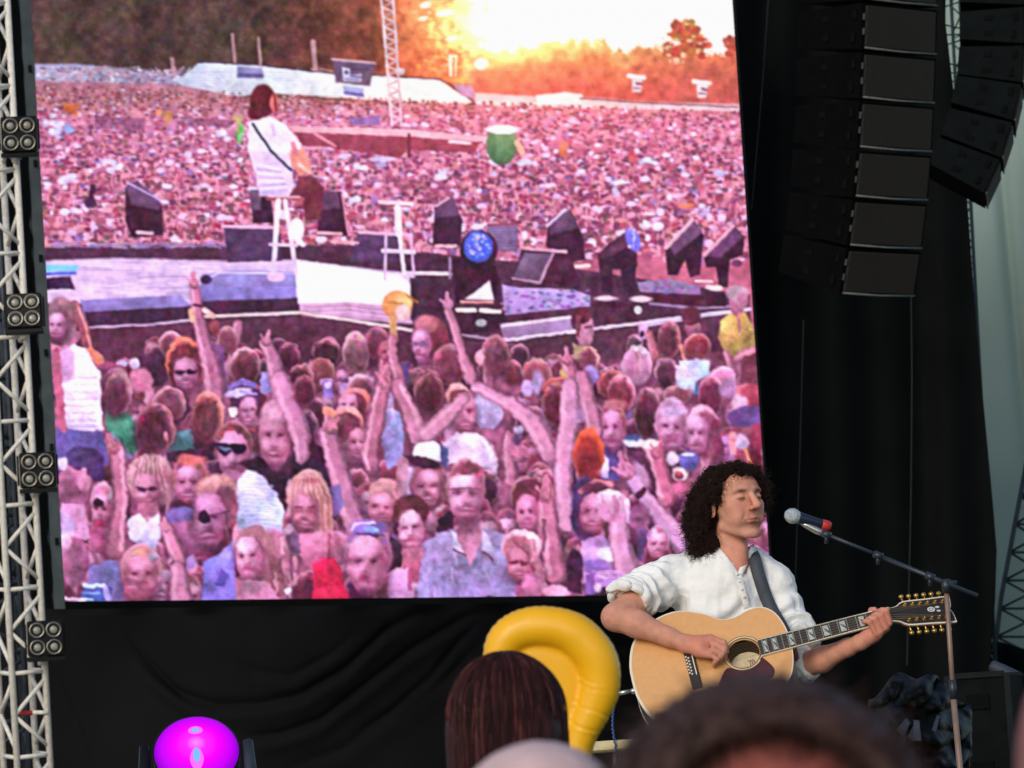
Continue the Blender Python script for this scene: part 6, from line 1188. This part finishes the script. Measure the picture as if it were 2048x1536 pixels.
# ---- microphone on its boom stand
M_mesh = mat('mic_grille', srgb(190, 202, 204), .45, metal=.5, var=.3, scale=300, bump=.5, bscale=900); M_mic = mat('mic_body', srgb(30, 36, 58), .4, var=.1); M_boom = mat('boom_arm_paint', srgb(38, 46, 58), .4, spec=.5, var=.15); M_stand = mat('bronze_stand_tube', srgb(136, 112, 98), .45, metal=.2, var=.15, scale=20)
mic = thing('microphone', w1(q(1612, 1048, -.16)), 'dark blue microphone with silver ball head and red tape in front of the singer', 'microphone')
m0, m1_ = w1(q(1583, 1034, -.16)), w1(q(1648, 1052, -.13)); ax_ = unit(m1_ - m0)
b = MB(); b.lathe(m0, ax_, [(.0, -.026), (.012, -.0225), (.021, -.013), (.0252, 0), (.0235, .010), (.019, .020), (.017, .024)], 20); b.build('ball_grille', M_mesh, mic, True)
b = MB(); b.lathe(m0, ax_, [(.0185, .020), (.0195, .026), (.0175, .05), (.0145, .100), (.0135, .104)], 16); b.build('handle', M_mic, mic, True)
b = MB(); b.lathe(m0, ax_, [(.0146, .100), (.0165, .102), (.0165, .122), (.0120, .130), (.0, .131)], 14); b.build('red_tape', M_red, mic, True)
st = thing('microphone_stand', (W(1915, 1536, 12.45)[0], W(1915, 1536, 12.45)[1], DECK), 'slim bronze microphone stand with a long dark boom arm', 'microphone stand')
bm0, bm1 = w1(q(1618, 1057, -.14)), w1(q(1942, 1192, -.25))
b = MB(); b.tube([bm0, bm0 + (bm1 - bm0) * .42], .0058, 8); b.tube([bm0 + (bm1 - bm0) * .40, bm1], .0078, 10); b.build('boom', M_boom, st, True)
for t in (.10, .41, .72):
    c_ = bm0 + (bm1 - bm0) * t; b = MB(); b.tube([c_ - unit(bm1 - bm0) * .014, c_ + unit(bm1 - bm0) * .014], .0125, 10); b.tube([c_, c_ - PFz * .03], .006, 8); b.build('clutch', M_boom, st, True)
b = MB(); b.tube([w1(q(1598, 1046, -.15)), w1(q(1612, 1053, -.15)), w1(q(1632, 1063, -.145)), w1(q(1650, 1072, -.15))], [.006, .010, .012, .008], 10); b.build('mic_clip', M_fret, st, True)
s0 = bm0 + (bm1 - bm0) * .815; s1_ = W(1919, 1580, 12.42); sd_ = unit(s1_ - s0)
b = MB(); b.tube([s0 + sd_ * .02, s0 + sd_ * .42], .0078, 10); b.build('upper_tube', M_stand, st, True)
b = MB(); b.tube([s0 + sd_ * .30, s0 + sd_ * .36], .0112, 10); b.build('height_clutch', M_boom, st, True)
foot = np.array((s1_[0] + .02, s1_[1], DECK)); b = MB(); b.tube([s0 + sd_ * .36, foot + XYZ[2] * .03], .0095, 10); b.build('lower_tube', M_stand, st, True)
b = MB(); b.tube([s0 - sd_ * .012, s0 + sd_ * .03], .014, 10); b.tube([s0 - PFx * .01, s0 + PFx * .035], .008, 8); b.build('boom_joint', M_boom, st, True)
b = MB(); b.lathe(foot, (0, 0, 1.0), [(.0, 0), (.14, 0), (.14, .008), (.03, .022), (.012, .04)], 28); b.build('base', M_boom, st, True)
# ----------------------------------------------------------------- stage-front lamp, equipment, inflatable, audience
# ---- magenta wash light
M_lens = bpy.data.materials.new('magenta_lens'); M_lens.use_nodes = True; nt = M_lens.node_tree; pb = nt.nodes['Principled BSDF']
tc = nt.nodes.new('ShaderNodeTexCoord'); ln = nt.nodes.new('ShaderNodeVectorMath'); ln.operation = 'LENGTH'
sp_ = nt.nodes.new('ShaderNodeSeparateXYZ'); nt.links.new(tc.outputs['Object'], sp_.inputs[0]); cx_ = nt.nodes.new('ShaderNodeCombineXYZ'); nt.links.new(sp_.outputs[0], cx_.inputs[0]); nt.links.new(sp_.outputs[2], cx_.inputs[1]); nt.links.new(cx_.outputs[0], ln.inputs[0])
rp_ = nt.nodes.new('ShaderNodeValToRGB'); mr = nt.nodes.new('ShaderNodeMapRange'); mr.inputs['From Max'].default_value = .135; nt.links.new(ln.outputs['Value'], mr.inputs['Value']); nt.links.new(mr.outputs[0], rp_.inputs[0])
e = rp_.color_ramp.elements; e[0].position = 0; e[0].color = srgb(255, 130, 250); e[1].position = 1; e[1].color = srgb(120, 0, 190); x_ = e.new(.22); x_.color = srgb(255, 40, 240)
x_ = e.new(.5); x_.color = srgb(236, 0, 236); x_ = e.new(.8); x_.color = srgb(190, 0, 235)
wv = nt.nodes.new('ShaderNodeTexWave'); wv.inputs['Scale'].default_value = 44; wv.bands_direction = 'X'; wv.inputs['Distortion'].default_value = .0; nt.links.new(tc.outputs['Object'], wv.inputs['Vector'])
mm_ = nt.nodes.new('ShaderNodeMix'); mm_.data_type = 'RGBA'; mm_.blend_type = 'MULTIPLY'; mm_.inputs['Factor'].default_value = .10; nt.links.new(rp_.outputs[0], mm_.inputs[6]); nt.links.new(wv.outputs['Color'], mm_.inputs[7])
nt.links.new(mm_.outputs[2], pb.inputs['Emission Color']); pb.inputs['Emission Strength'].default_value = 1.25 * LED; pb.inputs['Base Color'].default_value = (.03, .0, .03, 1); pb.inputs['Roughness'].default_value = .7; pb.inputs['Specular IOR Level'].default_value = .05
M_hot = bpy.data.materials.new('lens_hot_spot_glow'); M_hot.use_nodes = True; pb = M_hot.node_tree.nodes['Principled BSDF']; pb.inputs['Base Color'].default_value = (0, 0, 0, 1); pb.inputs['Specular IOR Level'].default_value = 0; pb.inputs['Emission Color'].default_value = srgb(120, 200, 255); pb.inputs['Emission Strength'].default_value = 1.0 * LED  # overexposed lens highlights, built as small glowing discs
LD = 12.6; lc = W(393, 1504, LD); k = LD / F; ln_ = unit(unit(CAM - lc) + np.array((0, 0, .72))); lx = unit(np.cross(ln_, (0, 0, 1.0))) * -1; lz = np.cross(ln_, lx); lz = lz if lz[2] > 0 else -lz
LT = thing('wash_light', (lc[0], lc[1], DECK), 'round stage wash light glowing magenta at the bottom left', 'stage light')
RL = 85 * k
lens = MB(); lens.lathe(np.zeros(3), (0, -1.0, 0), [(RL, 0), (RL * .96, .012), (RL * .8, .028), (RL * .5, .042), (RL * .2, .048), (.0, .05)], 48)
me_o = obj('lens', np.array(lens.V), lens.F, M_lens, None, True, loc=(0, 0, 0)); me_o.parent = LT
Rm = np.stack([lx, -ln_, lz], 1); me_o.matrix_local = Matrix.Translation(Vector(lc - np.array(LT.location))) @ Matrix(Rm.tolist()).to_4x4()
M_glow = bpy.data.materials.new('hot_spot_halo_glow'); M_glow.use_nodes = True; pb = M_glow.node_tree.nodes['Principled BSDF']; pb.inputs['Base Color'].default_value = (0, 0, 0, 1); pb.inputs['Specular IOR Level'].default_value = 0; pb.inputs['Emission Color'].default_value = srgb(255, 120, 255); pb.inputs['Emission Strength'].default_value = LED  # pink falloff round each highlight, added as a second glowing disc
for dz, s_, ly in ((.050, .024, .8), (-.048, .022, 2.4)):
    b = MB(); b.lathe(lc + ln_ * .043 + lz * dz, ln_, [(s_, 0), (s_ * .7, .005), (0, .007)], 20); V = np.array(b.V); c0 = lc + lz * dz; V = V + np.outer((V - c0) @ lz * (ly - 1), lz); obj('hot_spot_halo', V, b.F, M_glow, LT, True)
for dz, s_, ly in ((.050, .012, .8), (-.046, .012, 2.6)):
    b = MB(); b.lathe(lc + ln_ * (.046) + lz * dz, ln_, [(s_, 0), (s_ * .7, .006), (0, .009)], 16)
    V = np.array(b.V); c0 = lc + lz * dz; V = V + np.outer((V - c0) @ lz * (ly - 1), lz); obj('lens_hot_spot', V, b.F, M_hot, LT, True)
b = MB(); b.lathe(lc, ln_, [(.0, -.26), (RL * .7, -.25), (RL * 1.0, -.12), (RL * 1.03, -.02), (RL * 1.035, .002), (RL * 1.01, .005), (RL * .99, .0)], 40); b.build('housing', M_black2, LT, True)
for s_ in (-1, 1): b = MB(); b.tube([lc + lx * s_ * RL * 1.22 + lz * .03, lc + lx * s_ * RL * 1.24 - lz * .08, lc + lx * s_ * RL * 1.1 - lz * .2], [.016, .02, .02], 10); b.build('yoke', M_black2 if s_ < 0 else M_alu_dark, LT, True)
b = MB(); b.box((lc[0], lc[1] + .05, DECK + .05), XYZ, (.19, .16, .05), .015); b.box((lc[0], lc[1] + .05, (DECK + .1 + lc[2] - .24) / 2), XYZ, (.06, .06, max(.02, (lc[2] - .24 - DECK - .1) / 2 + .03)), .01); b.build('base', M_black2, LT)

# ---- yellow inflatable held up in the crowd
M_yel = mat('yellow_vinyl', srgb(242, 180, 22), .44, spec=.4, var=.04, scale=6, coat=.1)
YD = 6.9; YO = W(1110, 1350, YD); yk = YD / F
def yq(px, py, y=0.0): return np.array(((px - 1110) * yk, y, (1350 - py) * yk))
yv = Vol(yq(930, 1560, -.09), yq(1270, 1190, .12), .0032)
rim = [(1000, 1330), (1005, 1292), (1027, 1267), (1062, 1254), (1102, 1255), (1146, 1268), (1178, 1297), (1198, 1337), (1198, 1382), (1182, 1426), (1163, 1470), (1150, 1530)]
rr = [30, 31, 33, 35, 37, 39, 39, 38, 35, 31, 27, 24]
P = spline([yq(x, y) for x, y in rim], 5); RR = np.interp(np.linspace(0, 1, len(P)), np.linspace(0, 1, len(rr)), rr) * yk * 1.02
for i in range(len(P) - 1): yv.cap(P[i], P[i + 1], RR[i], RR[i + 1], .006)
yv.ell(yq(1095, 1345, .0), (.072, .013, .075), .006).ell(yq(1110, 1430, .0), (.05, .012, .09), .006).ell(yq(1040, 1380, 0), (.05, .012, .10), .006)
YV, YF = yv.mesh(); N = normals(YV, YF)
d, t = np.full(len(YV), 9.0), np.zeros(len(YV))
for i in range(len(P) - 1):
    di, ti = fdist(YV, P[i], P[i + 1]); m_ = di < d; t[m_] = i + ti[m_]; d[m_] = di[m_]
onrim = np.clip(1 - np.abs(d - .029) / .012, 0, 1)
edge = np.abs(YV[:, 1]) < .010
wr = .0008 * np.sin(t * 4.1 + 9 * noise3(YV, 16, 2)) * np.exp(-(YV[:, 1] / .014) ** 2)
ph_ = t + 1.6 * noise3(YV, 26, 6) + YV[:, 1] * 30
for t0, a0, w0 in ((37.0, .0034, .26), (39.2, .0022, .22), (43.6, .0040, .26), (47.5, .0022, .25)): wr = wr + (np.clip(.55 + 2.2 * noise3(YV, 18, int(t0)), 0, 1)) * (-a0 * np.exp(-((ph_ - t0) / w0) ** 2) + a0 * .5 * np.exp(-((ph_ - t0 - w0 * 2) / w0) ** 2))
YV = YV + N * (wr * onrim + .004 * noise3(YV, 22, 3))[:, None]
yx = unit(RT - np.array((0, 0, RT[2]))); Ym = np.stack([unit(np.cross((YO - CAM) * np.array((1, 1, 0)), (0, 0, 1.0))), unit((YO - CAM) * np.array((1, 1, 0))), XYZ[2]], 1)
Rr = np.stack([PFx, PFy, PFz], 1); YW = YO[None] + YV @ Rr.T
Y = thing('inflatable', YO - np.array((0, 0, .2)), 'shiny yellow inflatable with a thick curved rim, held up behind the brown-haired head', 'inflatable')
obj('skin', YW, YF, M_yel, Y, True)
sm = [p + np.array((0, 0, 0)) for p in P]; cen = yq(1090, 1360)
so = []
for i, p in enumerate(P):
    tdir = unit(P[min(i + 1, len(P) - 1)] - P[max(i - 1, 0)]); o_ = np.cross(tdir, (0, 1.0, 0)); o_ = o_ if (o_ @ (p - cen)) > 0 else -o_
    so.append(p + unit(o_) * (RR[i] + .0012))
b = MB(); b.tube([YO + Rr @ p for p in so], .0016, 5); b.build('welded_seam', M_yel, Y, True)
b = MB(); b.tube([YO + Rr @ yq(1150, 1500), YO + Rr @ yq(1146, 1640)], .008, 8); b.build('stick', M_bind, Y, True)

# ---- audience seen from behind
def standing(name, label, cx, cy, dist, hr_, hz, H_head, skin_c, cloth_c, hair_c, hair='short', yaw=0.0, hair_rough=.6):
    """cx, cy: photo pixel of the head's centre; hr_, hz: head half width and half height in metres"""
    c = W(cx, cy, dist); Rz = rotz(yaw); Hh = c[2]; base = np.array((c[0], c[1], 0))
    t = thing(name, base, label, 'person'); h_ = .012
    z = lambda f: Hh * f
    v = Vol((-.34, -.22, -.02), (.34, .26, Hh + hz + .06), .011)
    v.ell((0, 0, Hh), (hr_, hr_ * 1.2, hz), .01).ell((0, -.02, Hh - hz * .5), (hr_ * .78, hr_ * .95, hz * .55), .03)
    v.cap((0, .02, Hh - hz * .6), (0, .03, Hh - hz - .08), .052, .058, .03).cap((-.13, .03, Hh - hz - .12), (.13, .03, Hh - hz - .12), .065, .065, .06)
    v.cap((0, .03, Hh - hz - .2), (0, .02, Hh - hz - .52), .125, .115, .06).cap((0, .02, Hh - hz - .5), (0, .03, Hh * .52), .12, .13, .05)
    for s_ in (-1, 1):
        v.cap((s_ * .185, .03, Hh - hz - .14), (s_ * .215, .05, Hh - hz - .42), .045, .038, .03).cap((s_ * .215, .05, Hh - hz - .42), (s_ * .20, -.04, Hh - hz - .66), .036, .026, .02)
        v.cap((s_ * .09, .03, Hh * .52), (s_ * .10, .02, Hh * .27), .08, .055, .04).cap((s_ * .10, .02, Hh * .27), (s_ * .10, .03, .06), .052, .036, .03).cap((s_ * .10, .04, .035), (s_ * .11, -.12, .03), .036, .032, .02)
        v.ell((s_ * hr_ * 1.0, .01, Hh - hz * .1), (.010, .022, .032), .006)
    V, Fc = v.mesh(); Wd = base + V @ Rz.T * np.array((1, 1, 1)); 
    col_ = np.tile(np.array(srgb(*skin_c)[:3]), (len(V), 1)) * (1 + .25 * noise3(V, 25, 3))[:, None]
    obj('body', Wd, Fc, M_skin, t, True, col=col_)
    cm = mat(name + '_shirt_cloth', srgb(*cloth_c), .9, var=.1, scale=14)
    v2 = Vol((-.36, -.24, Hh * .46), (.36, .28, Hh - hz * .9), .012)
    v2.cap((-.14, .03, Hh - hz - .125), (.14, .03, Hh - hz - .125), .078, .078, .06).cap((0, .03, Hh - hz - .2), (0, .02, Hh * .50), .145, .15, .06)
    for s_ in (-1, 1): v2.cap((s_ * .185, .03, Hh - hz - .14), (s_ * .215, .05, Hh - hz - .38), .062, .056, .03)
    V2, F2 = v2.mesh(); V2 = V2 + normals(V2, F2) * (.012 * noise3(V2, 12, 5))[:, None]; obj('shirt', base + V2 @ Rz.T, F2, cm, t, True)
    v3 = Vol((-.3, -.2, .05), (.3, .25, Hh * .60), .013); v3.cap((0, .03, Hh * .55), (0, .03, Hh * .5), .145, .15, .05)
    for s_ in (-1, 1): v3.cap((s_ * .09, .03, Hh * .5), (s_ * .10, .02, .10), .095, .065, .04)
    V3, F3 = v3.mesh(); obj('trousers', base + V3 @ Rz.T, F3, M_trouser, t, True)
    if hair is None: return t
    hmz = mat(name + '_' + hair + '_hair', srgb(*hair_c), hair_rough, spec=.15, var=.35, scale=70, stretch=(1, 1, .12) if hair == 'long' else None)
    r_ = np.random.default_rng(int(cx)); hv_ = Vol((-.2, -.2, Hh - .55), (.2, .26, Hh + hz + .06), .007)
    if hair == 'balding': hv_.ell((0, .012, Hh + .015), (hr_ + .012, hr_ * 1.2 + .014, hz + .004), .01); hv_.ell((-.005, .085, Hh + .042), (.058, .07, .046), .02, -1)
    elif hair == 'short':
        hv_.ell((0, .012, Hh + .015), (hr_ + .012, hr_ * 1.2 + .014, hz + .004), .01); hv_.ell((0, -.12, Hh - hz * .55), (.2, .12, hz * .75), .01, -1); hv_.ell((0, 0, Hh - hz * 1.35), (.2, .3, hz * .75), .01, -1)
    else:
        hv_.ell((0, .012, Hh + .01), (hr_ + .018, hr_ * 1.2 + .016, hz + .012), .01)
        for s_ in np.linspace(-1, 1, 7): hv_.cap((s_ * hr_ * .80, .05, Hh - .02), (s_ * (hr_ - .004), .085, Hh - .44), .033, .030, .03)
        hv_.ell((0, -.15, Hh - .08), (.085, .11, .13), .01, -1)
    HV, HF = hv_.mesh(); HN = normals(HV, HF); HV2 = HV + HN * (.005 * noise3(HV * np.array((1, 1, .15 if hair == 'long' else 1)), 120, 2))[:, None]
    ho_ = obj('hair', base + HV2 @ Rz.T, HF, hmz, t, True)
    ids = r_.choice(len(HV), 3600 if hair == 'long' else 3000); T = np.linspace(0, 1, 9); VVs = []; FFs = []; cnt = 0
    for i in ids:
        p = HV[i] - HN[i] * .002; n_ = HN[i]
        if hair == 'long':
            th = r_.uniform(-2.25, 2.25); a_, b_, c_ = hr_ + .020, hr_ * 1.2 + .020, hz + .016; s0 = r_.uniform(.12, 1.9); S_ = s0 + T * r_.uniform(.7, 2.4)
            ph = np.minimum(S_, 1.57); drop = np.maximum(S_ - 1.57, 0) * .10; wob = 1 + (.09 if r_.random() < .12 else .035) * np.sin(S_ * r_.uniform(1, 3) + r_.uniform(0, 6))
            pts = np.stack([a_ * np.sin(ph) * math.sin(th) * wob * (1 - drop * .12), .012 + drop * .14 * math.cos(th) + b_ * np.sin(ph) * math.cos(th) * wob * (1 - drop * .2), Hh + .01 + c_ * np.cos(ph) - drop], 1); r0 = r_.uniform(.0006, .0016); n_ = unit(pts[4] - np.array((0, 0, pts[4][2]))); dn_ = unit(pts[5] - pts[3])
        else:
            L = r_.uniform(.012, .03); dn_ = unit(n_ * .6 + np.array((0, .5, -.6)) + r_.normal(size=3) * .25); pts = p[None] + dn_[None] * (T * L)[:, None]; r0 = .0008
        a1 = unit(np.cross(dn_, n_ + .01)); b1 = np.cross(dn_, a1); off3 = np.stack([a1, -.5 * a1 + .87 * b1, -.5 * a1 - .87 * b1]); rg = pts[:, None, :] + off3[None] * (r0 * (1 - .7 * T))[:, None, None]; VVs.append(rg.reshape(-1, 3))
        for j in range(3): j2 = (j + 1) % 3; q0 = np.arange(8) * 3 + cnt; FFs.append(np.stack([q0 + j, q0 + j2, q0 + 3 + j2, q0 + 3 + j], 1))
        cnt += 27
    n1 = int(len(VVs) * (.84 if hair == 'long' else 1)); VA = np.concatenate(VVs); FA = np.concatenate(FFs); cut_ = n1 * 27; first = FA.max(1) < cut_
    obj('hair_strands', base + VA[:cut_] @ Rz.T, FA[first], hmz, ho_, True)
    if n1 < len(VVs): obj('hair_strands', base + VA[cut_:] @ Rz.T, FA[~first] - cut_, mat('reddish_hair_strand', srgb(104, 52, 52), .5, spec=.2, var=.3, scale=40), ho_, True)
    return t
standing('person', 'person with long straight dark brown hair seen from behind, below the yellow inflatable', 1018, 1446, 6.2, .066, .086, 0, (190, 130, 110), (36, 28, 34), (52, 27, 29), 'long', yaw=math.radians(180 - 12))
standing('person', 'blurred large head with short reddish-brown hair right below the guitar', 1532, 1790, 2.2, .086, .102, 0, (150, 84, 78), (50, 50, 60), (66, 48, 45), 'balding', yaw=math.radians(180))
standing('person', 'blurred bald pale head at the bottom edge, in front of the brown-haired person', 1082, 1680, 3.3, .078, .082, 0, (206, 176, 176), (120, 120, 130), (200, 180, 180), None, yaw=math.radians(180))
standing('person', 'blurred cheek of a bystander cutting into the lower right corner', 2352, 1560, 2.2, .084, .112, 0, (150, 92, 92), (70, 60, 66), (50, 30, 28), None, yaw=math.radians(200))

# ---- gear at the right wing of the stage
M_sheet = mat('shiny_black_sheeting', srgb(9, 11, 11), .5, spec=.05, var=.3, scale=12, bump=.6, bscale=18)
M_edge = mat('dull_case_edging', srgb(28, 31, 33), .7, spec=.05, var=.2); M_case = mat('black_flight_case', srgb(17, 19, 20), .75, spec=.03, var=.2, scale=14); M_pale = mat('grey_webbing', srgb(48, 54, 62), .7, var=.25, scale=30)
def heap(u, v):
    px = 1740 + u * 200; base_y = 1850; topy = 1352 + 60 * (u - .45) ** 2 * 4 + 10 * np.sin(u * 17); py = topy + v * (base_y - topy)
    P = np.stack([px, py, 0 * px], 1); nz = noise3(np.stack([px / 34, py / 26, 0 * px], 1), 1, 21) + .6 * noise3(np.stack([px / 15, py / 12, 0 * px + 3], 1), 1, 22)
    rd = np.abs(noise3(np.stack([px / 28 + py / 60, py / 40, 0 * px], 1), 1, 25)); d = 17.0 - .5 * np.sin(np.clip(v * 2.4, 0, 1) * 1.5) - .25 * np.sin(u * 3.1) + .15 * nz - .22 * rd
    return Wv(px, py, d)
V, Fc = grid_mesh(heap, 70, 130); 
hp = obj('covered_gear_heap', V, Fc, M_sheet, smooth=True); tag(hp, 'heap of stage gear under crumpled shiny black sheeting at lower right', 'covered gear'); hp.modifiers.new('thickness', 'SOLIDIFY').thickness = .01
r_ = np.random.default_rng(8)
for k_ in range(6):
    x0 = 1795 + r_.uniform(0, 90); y0 = 1420 + r_.uniform(0, 80); b = MB(); p0 = W(x0, y0, 16.15); p1 = W(x0 + r_.uniform(-26, 20), y0 + r_.uniform(20, 54), 16.05); sdv = unit(np.cross(p1 - p0, FW)) * r_.uniform(.006, .014)
    b.add([p0 - sdv, p0 + sdv, p1 + sdv * 1.5, p1 - sdv * 1.5] + [p + FW * .006 for p in (p0 - sdv, p0 + sdv, p1 + sdv * 1.5, p1 - sdv * 1.5)], [(0, 1, 2, 3), (7, 6, 5, 4), (0, 4, 5, 1), (1, 5, 6, 2), (2, 6, 7, 3), (3, 7, 4, 0)]); b.build('strap_end', M_pale, hp)
fc0 = W(1978, 1440, 18.0); fx_, fy_ = rotz(math.radians(-18)) @ XYZ[0], rotz(math.radians(-18)) @ XYZ[1]; hgt = fc0[2] + .22 - DECK
fl_ = thing('flight_case', (fc0[0], fc0[1], DECK), 'tall black flight case with metal edges behind the microphone stand', 'flight case')
ctr = np.array((fc0[0], fc0[1], DECK + hgt / 2 - .02)); hx, hy, hz_ = .135, .2, hgt / 2
b = MB(); b.box(ctr, (fx_, fy_, XYZ[2]), (hx, hy, hz_), .006); b.build('body', M_case, fl_)
for i in (-1, 1):
    for j in (-1, 1): b = MB(); b.box(ctr + fx_ * i * hx + fy_ * j * hy, (fx_, fy_, XYZ[2]), (.012, .012, hz_ + .003)); b.build('edge_extrusion', M_edge, fl_)
for z_ in (-1, 1):
    for j in (-1, 1): b = MB(); b.box(ctr + XYZ[2] * z_ * hz_ + fy_ * j * hy, (fx_, fy_, XYZ[2]), (hx - .013, .013, .0125)); b.build('edge_extrusion', M_edge, fl_)
for z_ in (.12, .42):
    b = MB(); b.box(ctr + XYZ[2] * (hz_ - z_) - fy_ * (hy + .004), (fx_, fy_, XYZ[2]), (.05, .006, .035), .003); b.build('recessed_handle', M_gap, fl_)
b = MB(); pp = spline([W(1985, 1332, 19.5), W(2030, 1352, 19.4), W(2075, 1378, 19.2)], 6); b.tube(pp, .03, 8); o = b.build('pipe', M_alu_dark, None, True); tag(o, 'dark scaffold pipe slanting across the lower right edge', 'pipe')
def bag(u, v):
    px = 2000 + u * 130; py = 1372 + v * 440; nz = noise3(np.stack([px / 30, py / 24, 0 * px], 1), 1, 31)
    return Wv(px, py, 19.0 - .25 * np.sin(u * 3.1) + .3 * nz)
V, Fc = grid_mesh(bag, 30, 80); o = obj('draped_cloth', V, Fc, M_black, smooth=True); tag(o, 'dark rumpled cloth hanging beside the black flight case', 'cloth'); o.modifiers.new('thickness', 'SOLIDIFY').thickness = .01
